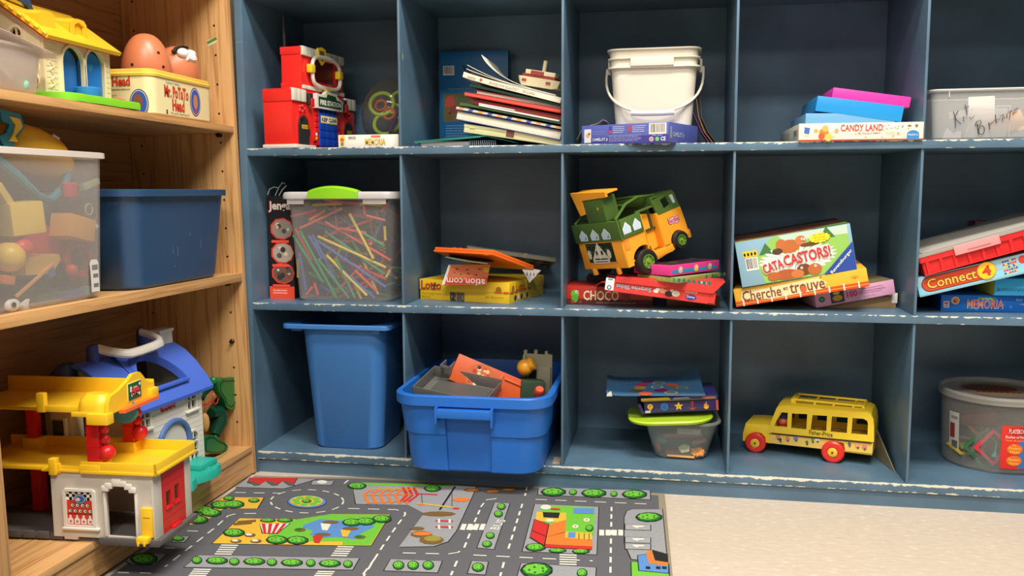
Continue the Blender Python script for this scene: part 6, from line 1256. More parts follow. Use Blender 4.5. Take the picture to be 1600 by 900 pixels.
# small clear box at the far left
t = thing('food_container', 'small cloudy clear tub at the left end of the top oak shelf', 'container', (-.9250, -.6120, oz(.7317, -.61)))
mb = MB(); tub(mb, .070, .110, .082, .126, .066, .014, .018, .0012, clear('cloudy', (232, 218, 206), .32, .25), .004, .004); mb.build('container_body', t)
FLm = clear('cloudy_film', (240, 226, 224), .6, .3)
mb = MB(); mb.loft([[(-.046, y, z), (.050, y, z-.004), (.052, y, z-.0052), (-.046, y, z-.0012)] for y, z in ((-.07, .088), (-.02, .082), (.03, .073), (.066, .067), (.072, .060))], FLm); mb.build('lid', t)
tag(MB().ball((0, 0, 0), .0125, mat('mint', (150, 206, 180), .4), 20).build('toy_ball', None, (-.9000, -.5850, oz(.7317, -.6)+.0142)), 'mint green ball inside the cloudy tub on the top oak shelf', 'ball')
tag(MB().ball((0, 0, 0), .0110, mat('bone', (222, 206, 180), .4), 20, sc_=(1, 1.5, .8)).build('toy_ball', None, (-.9050, -.6350, oz(.7317, -.6)+.0112)), 'cream oval ball inside the cloudy tub on the top oak shelf', 'ball')

# yellow and cream tin with toy potatoes (x towards the room, y along the shelf)
TN = mat('tin_cream', (238, 222, 168), .3); TY = mat('tin_yellow', (244, 206, 86), .3)
t = thing('toy_tin', 'cream tin with a yellow rim and red lettering on the top oak shelf', 'tin', (-.9400, -.1950, oz(.7317, -.2)), (0, 0, .0))
W1_, D1_, H1_ = .126, .208, .0770
mb = MB(); R = [rrect(W1_-.004, D1_-.004, .016, 0), rrect(W1_, D1_, .018, .002), rrect(W1_, D1_, .018, H1_-.010), rrect(W1_-.003, D1_-.003, .017, H1_-.010), rrect(W1_-.003, D1_-.003, .017, .004), rrect(W1_-.008, D1_-.008, .014, .003)]
mb.loft(R, TN)
F1 = Matrix(((0, 0, 1, W1_/2), (1, 0, 0, -D1_/2), (0, 1, 0, 0), (0, 0, 0, 1)))    # +X face, u from 0 to D1_
F2 = Matrix(((1, 0, 0, -W1_/2), (0, 0, -1, -D1_/2), (0, 1, 0, 0), (0, 0, 0, 1)))
mb.text('Collector\'s Edition', .045, .0565, .090, .0610, K(110, 120, 130), F1)
def wob(s_, u0, v0, u1, v1, F, c=(222, 66, 40)): mb.text(s_, u0-.0006, v0-.0006, u1+.0006, v1+.0006, K(150, 60, 40), F, .0005, .035); mb.text(s_, u0, v0, u1, v1, K(*c), F, .0008, .025)
wob('Mr. PoTaTo', .0400, .0330, .1180, .0535, F1); wob('Head', .0640, .0105, .1030, .0310, F1)
mb.text('THE CLASSIC FUNNY-FACE KIT', .0560, .0040, .1200, .0075, K(90, 70, 60), F1); mb.rect(.043, .0035, .048, .0065, K(60, 50, 46), F1, .0005); mb.rect(.043, .0075, .048, .0105, K(60, 50, 46), F1, .0005)
for (F, u, v, ru, rv) in ((F1, .1420, .0330, .0185, .0265), (F2, .1020, .0180, .018, .0240)):
    mb.disc(u, v, ru, K(40, 60, 110), F, .0004, 26, rv) if False else mb.disc(u, v, ru, K(40, 60, 110), F, .0004, rv, 26)
    mb.disc(u, v, ru*.9, K(230, 226, 220), F, .0006, rv*.92, 26); mb.disc(u, v, ru*.84, K(52, 92, 170), F, .0008, rv*.87, 26)
mb.disc(.1420, .0330, .008, K(190, 130, 90), F1, .0010, .014, 14); mb.disc(.1420, .0150, .005, K(206, 60, 80), F1, .0012, .004, 10)
mb.disc(.1000, .0200, .009, K(130, 84, 60), F2, .0010, .014, 14)
wob('Head', .0530, .0480, .0860, .0640, F2); tiny(mb, .040, .040, .095, .044, 1, K(150, 130, 100), F2); mb.text('6 pcs', .045, .030, .060, .034, K(110, 90, 70), F2)
mb.build('tin_body', t)
mb = MB(); mb.loft([rrect(W1_+.004, D1_+.004, .020, H1_-.012), rrect(W1_+.006, D1_+.006, .021, H1_-.008), rrect(W1_+.002, D1_+.002, .020, H1_-.006), rrect(W1_+.002, D1_+.002, .020, H1_-.001), rrect(W1_, D1_, .019, H1_), rrect(W1_-.004, D1_-.004, .018, H1_-.002), rrect(W1_-.004, D1_-.004, .018, H1_-.012)], TY, False, False); mb.build('rim', t)
PT = mat('potato_tan', (214, 124, 82), .36)
def potato(label, loc, r_, hz, rot, holes_):
    t = thing('toy_potato', label, 'toy', loc, rot)
    prof = [(r_*math.sin(PI*k/18)**.80*(1.0+.14*math.cos(PI*k/18)), -hz*math.cos(PI*k/18)) for k in range(1, 18)]
    MB().lathe([(.002, -hz)]+[(r, z) for r, z in prof]+[(.002, hz)], PT, 30).build('body', t)
    mb = MB(); dk = mat('potato_hole', (50, 24, 16), .6)
    for a, z in holes_:
        rr = r_*math.sqrt(max(.05, 1-(z/hz)**2))*(1.0-.10*z/hz); M = Matrix.Rotation(a, 4, 'Z') @ Matrix.Translation((rr-.0015, 0, z)) @ Matrix.Rotation(PI/2-.5*z/hz, 4, 'Y')
        mb.lathe([(.0028, -.002), (.0028, .0018), (.0016, .0020)], dk, 12, M)
    mb.build('peg_socket', t); return t
potato('plain terracotta egg-shaped toy body with two peg holes, left in the tin', (-.9340, -.2190, .8270), .0425, .0560, (.10, .05, 0), ((-.42, .022), (-.30, -.002), (-1.6, .0)))
p2 = potato('terracotta egg-shaped toy body with white ovals on top, right in the tin', (-.9310, -.1290, .8250), .0440, .0500, (.15, .35, 0), ((-.3, -.008), (-.22, -.030)))
mb = MB(); WO = mat('white_gloss', (240, 236, 228), .25)
mb.ball((.016, -.014, .044), .0135, WO, 18, sc_=(.8, 1, .7)); mb.ball((.018, .008, .0425), .0125, WO, 18, sc_=(.8, 1, .7)); mb.tube([(.024, -.014, .039), (.026, -.003, .036), (.026, .008, .037)], .0075, WO, 8); mb.build('white_ovals', p2)
MB().tube([(.006, -.030, .042), (.006, -.022, .049), (.010, -.010, .0525), (.010, .004, .0520)], .0042, K(34, 28, 26), 8).build('black_band', p2)

# ------------------------------------------------------------------ middle oak shelf
CBm = clear('clear_oakbin', (206, 200, 192), .12, .35)
zb = oz(.4315, -.56)
t = thing('storage_bin', 'big cloudy clear bin packed with mixed toys on the middle oak shelf', 'bin', (-.9750, -.5720, zb), (0, 0, 0))
mb = MB(); tub(mb, .190, .236, .202, .256, .2230, .012, .014, .0018, CBm, .003, .006)
mb.build('bin_body', t)
RPk = clear('rim_frost', (236, 224, 214), .7, .4)
mb = MB(); mb.loft([rrect(.205, .262, .016, .2150), rrect(.213, .270, .018, .2155), rrect(.213, .270, .018, .2235), rrect(.205, .262, .016, .2245), rrect(.199, .254, .014, .2240), rrect(.199, .254, .014, .2150)], RPk, False, False); mb.build('rim', t)
def ox(px, py, X): p = on_x(px, py, X); return (p.x, p.y, p.z)
# sticker on the bin
p = ox(146, 442, -.8745)
mb = MB().plate([(-.0085, -.024), (.010, -.024), (.010, .021), (.006, .026), (-.006, .026), (-.010, .020), (-.009, .002)], [], .0006, mat('sticker', (214, 210, 204), .5), FRh); mb.rect(-.006, .010, .008, .018, K(130, 126, 124), FRh, .0005); mb.rect(-.004, -.002, .008, .004, K(120, 118, 116), FRh, .0005); mb.rect(-.004, -.017, .008, -.011, K(120, 118, 116), FRh, .0005)
o = mb.build('sticker', t, (p[0]+.975, p[1]+.572+.004, p[2]-zb+.010))
# contents of the clear bin
def toyat(name, label, px, py, X, fn, cat='toy part', rot=(0, 0, 0)): solid(name, label, cat, fn, None, ox(px, py, X), rot)
YB = mat('block_yellow', (240, 204, 76), .4); YB2 = mat('block_amber', (232, 166, 70), .4); RB = mat('piece_red', (206, 44, 50), .4)
toyat('toy_block', 'bright yellow square block in the upper left of the cloudy oak shelf bin', 30, 341, -.905, lambda b: b.box(-.02, .02, -.026, .026, -.023, .023, YB, .003), rot=(.08, 0, -.25))
toyat('toy_block', 'amber rectangular block right of the bright yellow one in the cloudy bin', 114, 356, -.905, lambda b: b.box(-.018, .018, -.030, .030, -.018, .018, YB2, .003), rot=(-.22, 0, 0))
toyat('toy_bar', 'yellow bar slanting above the bright yellow block in the cloudy bin', 6, 308, -.905, lambda b: b.box(-.006, .006, -.022, .022, -.006, .006, YB, .002), rot=(-.9, 0, 0))
toyat('toy_ball', 'yellow ball at the lower left of the cloudy bin', 14, 402, -.902, lambda b: b.ball((0, 0, 0), .0215, mat('ball_yellow', (240, 196, 60), .35), 20), 'ball')
toyat('toy_ball', 'red oval piece touching the yellow ball in the cloudy bin', 36, 387, -.896, lambda b: b.ball((0, 0, 0), .0160, mat('ball_red', (226, 54, 50), .35), 20, sc_=(.8, 1, .8)), 'ball')
toyat('toy_panel_piece', 'long dark red toy slab lying across the middle of the cloudy bin', 60, 380, -.935, lambda b: b.prism([(-.07, -.02), (.05, -.034), (.07, .005), (-.01, .034), (-.07, .018)], -.008, .008, RB, Matrix.Rotation(PI/2, 4, 'Z')))
toyat('toy_wheel_ring', 'dark red ring standing at the right side of the cloudy bin', 122, 405, -.915, lambda b: ring(b, (0, 0, 0), .026, .006, mat('ring_red', (176, 34, 40), .4), (0, PI/2, 0)))
toyat('toy_ball', 'small red ball inside the lower edge of the dark red ring', 112, 422, -.900, lambda b: b.ball((0, 0, 0), .0095, mat('piece_red2', (206, 60, 60), .4), 14), 'ball')
toyat('toy_tray_piece', 'yellow scoop shaped piece under the red slab in the cloudy bin', 55, 412, -.912, lambda b: b.prism([(-.035, -.014), (.020, -.016), (.040, .004), (.036, .012), (.022, .008), (.008, .014), (-.035, .010)], -.012, .012, mat('scoop', (222, 174, 76), .4), Matrix.Rotation(PI/2, 4, 'Z')))
toyat('toy_strip', 'long tan strip sloping up to the right under the yellow scoop', 55, 437, -.898, lambda b: b.box(-.002, .002, -.045, .045, -.002, .002, mat('strip_tan', (226, 160, 96), .4), .0005), rot=(.46, 0, 0))
toyat('toy_block', 'orange block at the left edge low in the cloudy bin', 5, 437, -.900, lambda b: b.box(-.01, .01, -.011, .011, -.006, .006, mat('or_block', (226, 120, 56), .4), .001), rot=(-.2, 0, 0))
toyat('toy_block', 'small blue block under the yellow scoop in the cloudy bin', 76, 425, -.905, lambda b: b.box(-.006, .006, -.007, .007, -.007, .007, mat('bl_block', (60, 100, 176), .4), .001), rot=(.4, 0, 0))
toyat('toy_block', 'blue slab low in the middle of the cloudy bin', 110, 463, -.905, lambda b: b.box(-.01, .01, -.018, .018, -.009, .009, mat('bl_block2', (60, 92, 150), .4), .002), rot=(.1, 0, 0))
toyat('toy_block', 'pale teal block near the lower right of the cloudy bin', 136, 460, -.900, lambda b: b.box(-.008, .008, -.007, .007, -.009, .013, mat('tl_block', (120, 176, 180), .4), .002))
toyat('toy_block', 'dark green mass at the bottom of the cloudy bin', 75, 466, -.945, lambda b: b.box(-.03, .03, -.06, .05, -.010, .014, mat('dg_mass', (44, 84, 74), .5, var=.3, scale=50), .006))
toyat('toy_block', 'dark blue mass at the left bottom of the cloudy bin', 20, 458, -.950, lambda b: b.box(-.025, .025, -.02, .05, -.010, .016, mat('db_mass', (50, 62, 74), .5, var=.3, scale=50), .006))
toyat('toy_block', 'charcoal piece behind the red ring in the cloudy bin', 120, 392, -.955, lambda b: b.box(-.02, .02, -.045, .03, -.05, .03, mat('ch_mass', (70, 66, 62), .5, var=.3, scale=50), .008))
toyat('toy_block', 'dull pink-red cylinder high at the right of the cloudy bin', 109, 297, -.915, lambda b: b.lathe([(.009, -.011), (.012, -.010), (.012, .010), (.009, .012)], mat('pk_cyl', (196, 60, 70), .4), 16))
toyat('toy_block', 'pale green strip high at the right of the cloudy bin', 140, 288, -.930, lambda b: b.box(-.004, .004, -.022, .022, -.005, .005, mat('lg_strip', (170, 186, 130), .4), .001), rot=(.25, 0, 0))
toyat('toy_figure_piece', 'small red and white piece at the right of the cloudy bin', 142, 362, -.896, lambda b: (b.tube([(0, -.004, .012), (0, .001, -.004), (0, .007, -.018)], [.006, .005, .002], RB, 8), b.ball((.002, .008, .008), .0055, mat('white_gloss', (240, 236, 228), .25), 12)))
toyat('toy_eye_piece', 'white oval toy piece with a black spot at the bottom left of the cloudy bin', 19, 477, -.888, lambda b: (b.ball((0, 0, 0), .0115, mat('white_gloss', (240, 236, 228), .25), 16, sc_=(.5, 1.25, .8)), b.ball((.005, -.003, .001), .0048, K(34, 28, 26), 12, sc_=(.5, 1, .9))))
toyat('toy_star_piece', 'white bow shaped piece beside the white oval piece in the cloudy bin', 38, 477, -.892, lambda b: b.prism([(-.006, -.008), (.006, -.006), (.004, 0), (.008, .008), (-.002, .004), (-.006, .001)], -.003, .003, mat('white_gloss', (240, 236, 228), .25), Matrix.Rotation(PI/2, 4, 'Z')))
toyat('toy_ring', 'thin clear ring high at the right inside the cloudy bin', 139, 327, -.890, lambda b: ring(b, (0, 0, 0), .0085, .0012, mat('ring_pale', (190, 184, 172), .3), (0, PI/2, 0)))
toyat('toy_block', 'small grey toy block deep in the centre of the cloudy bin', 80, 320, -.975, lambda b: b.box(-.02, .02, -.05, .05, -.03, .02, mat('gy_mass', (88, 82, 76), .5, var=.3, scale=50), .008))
# yellow toy boat-shaped vehicle with a teal frame lying on top
t = thing('toy_vehicle', 'yellow rounded toy vehicle with a teal frame poking out of the cloudy bin', 'toy vehicle', (-.960, -.493, .6585), (0, 0, 0))
YV = mat('vehicle_yellow', (246, 186, 44), .3); TL_ = mat('vehicle_teal', (40, 124, 140), .35)
mb = MB(); rg = []
for (y, z, r_) in ((-.075, .010, .010), (-.068, .012, .032), (-.045, .012, .040), (-.010, .006, .042), (.025, -.004, .040), (.050, -.014, .032), (.068, -.022, .020), (.076, -.026, .008)):
    rg.append([(r_*1.05*math.cos(2*PI*k/22), y+.25*r_*math.sin(2*PI*k/22)*.4, z+r_*.82*math.sin(2*PI*k/22)) for k in range(22)])
mb.loft(rg, YV); mb.build('body', t, ang=60)
mb = MB()
for k in range(5): mb.tube([(.022+.003*k, .018+.002*k, .028-.006*k), (.026+.003*k, .027+.002*k, .022-.006*k)], .0028, K(240, 236, 230) if k % 2 == 0 else K(206, 60, 50), 6)
mb.build('stripe', t)
mb = MB().plate([(-.125, .050), (-.085, .046), (-.078, .028), (-.098, .010), (-.104, -.002), (-.120, -.004), (-.130, .012), (-.115, .018), (-.108, .030), (-.122, .034)], [], .006, TL_, Matrix.Translation((.040, .012, .006)) @ FRh); mb.plate([(-.108, .041), (-.089, .039), (-.084, .028), (-.100, .014), (-.096, .006), (-.112, .006), (-.103, .018), (-.098, .030)], [], .004, mat('vehicle_lab', (240, 190, 60), .4), Matrix.Translation((.0425, .012, .006)) @ FRh); mb.build('side_panel', t)
mb = MB().tube([(.030, -.12, -.010), (.036, -.08, -.035), (.036, -.04, -.065), (.034, -.01, -.072), (.030, .030, -.050), (.020, .056, -.018), (.0, .060, .000), (-.02, .050, .004)], .0065, TL_, 8); mb.tube([(.034, -.14, .005), (.036, -.12, -.012), (.036, -.08, -.035)], .007, TL_, 8); mb.build('frame', t)

# dark blue tote
DT = mat('tote_navy', (42, 74, 110), .36, bump=.1, scale=400)
t = thing('storage_tote', 'dark blue empty plastic tote on the middle oak shelf', 'bin', (-.9620, -.2300, oz(.4315, -.23)), (0, 0, 0))
mb = MB(); tub(mb, .172, .284, .196, .322, .1700, .030, .034, .002, DT, .008, .012); mb.build('tote_body', t)
mb = MB()
for y, z, l_ in ((-.02, .05, .02), (-.035, .055, .014), (.06, .06, .016), (.02, .085, .008), (-.03, .03, .006)): mb.poly([(y, z), (y+.0012, z), (y+.0014, z+l_), (y+.0004, z+l_*.9)], K(120, 144, 166), Matrix.Translation((.0868+.070*(z/.17)*.17, 0, 0)) @ FRh, .0006)
mb.build('scuff', t)

# ------------------------------------------------------------------ bottom oak shelf: toy garage (x towards the room, y along the shelf, z up)
GB = mat('garage_grey', (206, 198, 184), .45); GT = mat('garage_trim', (226, 218, 204), .42); GY = mat('garage_yellow', (248, 198, 40), .35); GRd = mat('garage_red', (212, 30, 34), .32); GD = mat('garage_floor', (92, 88, 86), .5); GO_ = mat('garage_orange', (240, 110, 50), .4); GTL = mat('garage_teal', (60, 140, 140), .4)
zg = oz(.0632, -.5)
t = thing('toy_garage', 'two-level toy parking garage with yellow decks, red pillars and grey walls', 'toy building', (-.9212, -.5485, zg+.0006), (0, 0, .0456))
Fm = Matrix(((1, 0, 0, 0), (0, 0, -1, 0), (0, 1, 0, 0), (0, 0, 0, 1)))
W = .1669; Dg = .1110
arc = [(.0910, .0100), (.0910, .0790), (.0960, .0880), (.1050, .0925), (.1200, .0925), (.1300, .0880), (.1360, .0800), (.1360, .0100)]
mb = MB().plate([(.001, .006), (.018, .006), (.018, .002), (.040, .002), (.040, .0065), (W, .0065), (W, .108), (.001, .108)], [arc], .004, GB, Matrix.Translation((0, .002, 0)) @ Fm)
mb.build('front_wall', t)
mb = MB()
P = [(.0885, .0100), (.0885, .0800), (.0940, .0900), (.1035, .0960), (.1100, .0980), (.1180, .0970), (.1310, .0910), (.1390, .0820), (.1390, .0100)]
for a, b in ((P[0], P[1]), (P[7], P[8])): mb.box(min(a[0], b[0])-.0016, max(a[0], b[0])+.0016, -.0025, .001, min(a[1], b[1]), max(a[1], b[1]), GT, .001)
for (u, v, s_) in ((.0915, .0860, .0060), (.0975, .0905, .0062), (.1105, .0960, .0080), (.1210, .0945, .0062), (.1290, .0900, .0062), (.1355, .0850, .0058)): mb.box(u-s_, u+s_, -.0050, .001, v-s_*.75, v+s_*.75, GT, .0018)
mb.build('stone_arch', t)
# shop window picture
mb = MB().plate([(.0205, .0215), (.0735, .0215), (.0735, .0790), (.0700, .0830), (.0240, .0830), (.0205, .0790)], [[(.0255, .0260), (.0685, .0260), (.0685, .0790), (.0255, .0790)]], .004, GT, Matrix.Translation((0, -.001, 0)) @ Fm); mb.box(.0175, .0785, -.005, .001, .0185, .0225, GT, .0015)
mb.rect(.0255, .0255, .0690, .0795, K(214, 60, 44), Fm, .0006)
for i in range(9):
    for j in range(3): mb.rect(.0255+i*.0048, .0650+j*.0048, .0303+i*.0048, .0698+j*.0048, BLACK if (i+j) % 2 else WHITE, Fm, .0009)
mb.disc(.0475, .0670, .0105, K(24, 60, 110), Fm, .0012, .0078, 22); mb.disc(.0475, .0670, .0090, K(226, 226, 226), Fm, .0014, .0064, 22); mb.disc(.0475, .0670, .0082, K(40, 96, 160), Fm, .0016, .0056, 22); mb.disc(.0450, .0665, .0040, K(226, 190, 150), Fm, .0018, .0030, 12)
for j, (n_, z) in enumerate(((4, .0570), (5, .0480))):
    for i in range(n_): u = .0310+(.0042 if n_ == 4 else 0)+i*.0082; mb.disc(u, z, .0034, BLACK, Fm, .0009, .0034, 14); mb.disc(u, z, .0026, K(240, 226, 200), Fm, .0011, .0026, 12); mb.disc(u+.0007, z, .0014, K(60, 120, 100), Fm, .0013, .0014, 8)
mb.rect(.0255, .0430, .0690, .0438, K(60, 30, 30), Fm, .0011)
for i in range(4): u = .0310+i*.0107; mb.poly([(u-.0045, .0275), (u+.0045, .0275), (u+.0045, .0350), (u+.0016, .0380), (u+.0016, .0415), (u-.0016, .0415), (u-.0016, .0380), (u-.0045, .0350)], K(232, 226, 214), Fm, .0011); mb.disc(u, .0315, .0020, K(206, 90, 80), Fm, .0013, .0020, 8)
mb.build('shop_window', t)
mb = MB().box(.1475, .1655, -.0045, .001, .0120, .0580, GY, .0012); mb.rect(.1510, .0430, .1620, .0438, K(90, 60, 20), Matrix.Translation((0, -.0045, 0)) @ Fm, .0003); mb.box(.1440, .1640, -.0160, -.004, .0060, .0165, GY, .003); mb.box(.1470, .1500, -.0180, -.0150, .0035, .0100, GY, .001); mb.box(.1570, .1600, -.0180, -.0150, .0035, .0100, GY, .001); mb.build('fuel_pump', t)
# right side: grey posts and red door
MB().box(W-.004, W+.0005, -.0006, .0235, .0065, .108, GB, .0008).build('corner_post', t); MB().box(W-.004, W+.0005, .0925, Dg+.002, .0065, .108, GB, .0008).build('corner_post', t)
mb = MB().plate([(.0240, .0020), (.0920, .0020), (.0920, .1040), (.0240, .1040)], [[(.0335, .0460), (.0480, .0460), (.0480, .0710), (.0335, .0710)], [(.0600, .0475), (.0735, .0475), (.0735, .0725), (.0600, .0725)]], .004, GRd, Matrix.Translation((W-.001, 0, 0)) @ FRh)
for a in (.0335, .0600): mb.box(W, W+.0035, a-.002, a+.0160, .0425, .0455, GRd, .001)
for z in (.030, .083, .093): mb.box(W, W+.0016, .0245, .0915, z, z+.001, GRd)
mb.box(W, W+.006, .0460, .0720, .0060, .0120, GRd, .002); mb.build('garage_door', t)
mb = MB().plate([(.001, .0065), (W, .0065), (W, .108), (.001, .108)], [[(.085, .02), (.125, .02), (.125, .085), (.085, .085)]], .003, GB, Matrix.Translation((0, Dg, 0)) @ Fm); mb.build('back_wall', t)
# base
mb = MB().box(-.1700, .0800, .004, Dg+.004, -.0010, .0040, GD, .001).box(.0800, W+.0095, -.0080, Dg+.004, -.0010, .0075, GD, .0015).box(.0800, W+.0095, -.0085, -.0045, .0010, .0105, GD, .001)
for k in range(7): mb.box(-.150+.024*k, -.130+.024*k, .0020, .0060, -.0005, .0110, GD, .001)
mb.build('base', t)
# lower deck tray
mb = MB(); dx0 = -.1500
deck = [(dx0, .016), (-.0120, .012), (-.0120, -.002), (.172, -.004), (.174, .118), (dx0, .118)]
mb.loft([[(x, y, .1090) for x, y in deck], [(x, y, .1120) for x, y in deck]], GY)
mb.box(.055, .175, -.0050, -.0015, .1085, .1270, GY, .0012).box(.055, .177, -.0065, -.0010, .1085, .1135, GY, .001).box(.1715, .1750, -.005, .118, .1085, .1270, GY, .0012).box(.172, .177, -.0065, .118, .1085, .1135, GY, .001).box(dx0, .175, .1145, .1180, .1085, .1290, GY, .0012).box(.008, .060, .0000, .0030, .1085, .1180, GY, .001).box(dx0, -.012, .0105, .0135, .1060, .1120, GY, .001)
mb.box(.0020, .0140, -.006, .006, .1040, .1300, GY, .002).box(.0140, .0190, -.002, .002, .1060, .1220, GY, .001)
mb.box(.0530, .0860, -.006, .026, .1080, .1225, GY, .0015).box(.0500, .0840, .092, .118, .1080, .1290, GY, .0015).box(-.115, -.085, .095, .118, .108, .1290, GY, .0015)
mb.build('lower_deck', t)
# upper deck
mb = MB(); up_ = [(-.1500, .018), (-.0300, .012), (-.0180, .004), (.0540, .000), (.0540, -.012), (.1080, -.014), (.1080, .120), (-.1500, .120)]
mb.loft([[(x, y, .2010) for x, y in up_], [(x, y, .2045) for x, y in up_]], GY)
mb.box(-.150, .108, .1165, .1200, .2010, .2290, GY, .0012).box(-.0140, -.0010, -.002, .008, .2000, .2300, GY, .002).box(-.0010, .0540, -.0005, .0025, .2010, .2110, GY, .001).box(-.150, -.03, .0150, .0180, .1985, .2050, GY, .001)
mb.box(.0520, .1100, -.016, -.0120, .1990, .2060, GY, .001)
# rounded bumper lobe and end panel with a hump
lob = [rrect(.052, .040, .018, z, 5, .0810, .006) for z in (.2040, .2140)]+[rrect(.046, .034, .016, .2240, 5, .0810, .006), rrect(.030, .020, .009, .2310, 5, .0810, .006)]
mb.loft(lob, GY)
mb.plate([(-.010, .2020), (.118, .2020), (.118, .2230), (.098, .2290), (.086, .2420), (.078, .2490), (.058, .2500), (.046, .2430), (.020, .2330), (-.004, .2280), (-.010, .2180)], [], .006, GY, Matrix.Translation((.1060, 0, 0)) @ FRh)
mb.box(.078, .112, -.020, -.002, .1880, .2050, GY, .002).box(.092, .116, .098, .120, .2010, .2170, GY, .003)
mb.build('upper_deck', t)
mb = MB().box(.1090, .1100, .0400, .0780, .2090, .2380, mat('sign_frame', (226, 216, 120), .4), .0004).box(.1098, .1106, .0415, .0765, .2105, .2365, mat('sign_dkgreen', (30, 92, 54), .4), .0003)
M = Matrix.Translation((.1106, 0, 0)) @ FRh
mb.disc(.0590, .2240, .0130, K(206, 66, 60), M, .0003, .0062, 14); mb.rect(.0500, .2215, .0690, .2260, K(206, 66, 60), M, .0004); mb.rect(.0540, .2275, .0650, .2310, K(226, 150, 130), M, .0005)
for u in (.0530, .0650): mb.disc(u, .2190, .0036, BLACK, M, .0006, .0036, 12); mb.disc(u, .2190, .0014, WHITE, M, .0008, .0014, 8)
for u, v in ((.0470, .2260), (.0500, .2180), (.0720, .2320), (.0700, .2170), (.0475, .2300)): mb.disc(u, v, .0026, WHITE, M, .0005, .0026, 8)
mb.build('sign', t)
MB().prism([(.110, .1980), (.120, .1985), (.120, .2035), (.108, .2030)], .015, .112, GO_).build('ramp_edge', t)
MB().lathe([(.019, -.0015), (.0195, 0), (.019, .0015)], GTL, 24, Matrix.Translation((.098, .050, .1920)) @ Matrix.Rotation(PI/2, 4, 'X') @ Matrix.Rotation(.3, 4, 'Y')).build('lift_wheel', t)
def pillar(x0, x1, y0, y1, z0, z1, knobs=True):
    mb = MB().box(x0, x1, y0, y1, z0, z1, GRd, .0012)
    for z in (.35, .62): mb.box(x0-.0007, x1+.0007, y0-.0007, y1+.0007, z0+(z1-z0)*z-.0008, z0+(z1-z0)*z+.0008, GRd, .0004)
    mb.box(x0+.002, x1+.010, y0+.001, y1+.001, z1-.012, z1-.0005, GRd, .0015)
    if knobs:
        cy = (y0+y1)/2
        for r_, z in ((.0125, .20), (.0075, .46), (.0070, .66), (.006, .80)): mb.ball((x1+r_*.55, cy, z0+(z1-z0)*z), r_, GRd, 16)
    mb.build('pillar', t)
pillar(.0630, .0830, .000, .020, .1225, .2005); pillar(.0640, .0820, .094, .112, .1290, .2005); pillar(-.1080, -.0920, .098, .114, .1290, .2010, False); pillar(-.1060, -.0880, .098, .114, .0045, .1085, False)

# blue roofed house beside it
BRf = mat('roof_blue', (74, 108, 206), .4); BRd_ = mat('roof_navy', (40, 58, 104), .45); WHs = mat('house_white', (226, 222, 208), .42); SLB = mat('arch_slate', (84, 112, 168), .4); TEAL = mat('porch_teal', (40, 170, 150), .45); DKi = mat('dark_inside', (44, 34, 26), .7)
t = thing('toy_house', 'white toy house with a blue roof and white handle, lower oak shelf', 'toy building', (-1.0506, -.3860, oz(.0632, -.35)+.0008), (.0068, -.0097, -.0931))
HW, HL = .1595, .2160
FH = Matrix(((0, 0, 1, HW), (1, 0, 0, 0), (0, 1, 0, 0), (0, 0, 0, 1)))
w1 = archp(.1700, .1960, .1240, .1570); w2 = archp(.1720, .1960, .0200, .0800); w3 = archp(.0420, .0640, .1220, .1540)
mb = MB().plate([(0, .006), (HL, .006), (HL, .168), (0, .168)], [w1, w2, w3], .004, WHs, Matrix.Translation((-.002, 0, 0)) @ FH)
for k in range(15): mb.box(HW-.0005, HW+.0004, .003, HL-.003, .016+.0100*k, .0165+.0100*k, mat('groove_w', (196, 190, 176), .5))
mb.build('front_wall', t)
for a, (u0, u1, z0, z1) in zip((w1, w2, w3), ((.1700, .1960, .1240, .1570), (.1720, .1960, .0200, .0800), (.0420, .0640, .1220, .1540))):
    mb = MB().plate(archp(u0-.003, u1+.003, z0-.002, z1+.004), [a], .003, WHs, Matrix.Translation((.001, 0, 0)) @ FH); c = (u0+u1)/2
    mb.box(HW-.002, HW+.001, c-.0014, c+.0014, z0, z1, WHs)
    for k in range(1, 2 if z1-z0 < .04 else 3): z = z0+(z1-z0)*k/(2 if z1-z0 < .04 else 3); mb.box(HW-.002, HW+.001, u0, u1, z-.0012, z+.0012, WHs)
    mb.box(HW-.001, HW+.006, u0-.006, u1+.007, z0-.0055, z0-.0015, WHs, .0012); mb.build('window_frame', t)
mb = MB(); M = Matrix.Translation((.0004, 0, 0)) @ FH
mb.poly([(.0950, .1400), (.1010, .1375), (.1065, .1400), (.1120, .1375), (.1175, .1400), (.1230, .1375), (.1285, .1400), (.1360, .1380), (.1360, .1530), (.0950, .1530)], K(206, 44, 48), M, .0003); mb.text('Fisher-Price', .0975, .1430, .1335, .1510, K(240, 226, 214), M, .0006, .02); mb.build('nameplate', t)
mb = MB(); N_ = 14; cy, cz, R_ = .1260, .072, .0430
mb.tube([(HW+.003, cy-R_, .062)]+[(HW+.003, cy+R_*math.cos(a), cz+R_*math.sin(a)) for a in [PI-PI*k/N_ for k in range(N_+1)]]+[(HW+.003, cy+R_, .062)], .0052, SLB, 8); mb.build('door_arch', t)
mb = MB().plate(archp(cy-.036, cy+.036, .012, .108), [], .002, mat('door_pale', (206, 204, 196), .45), Matrix.Translation((.0006, 0, 0)) @ FH); mb.build('door', t)
MB().box(HW+.001, HW+.010, cy+R_-.008, cy+R_+.006, .0580, .0700, SLB, .002).build('arch_bracket', t)
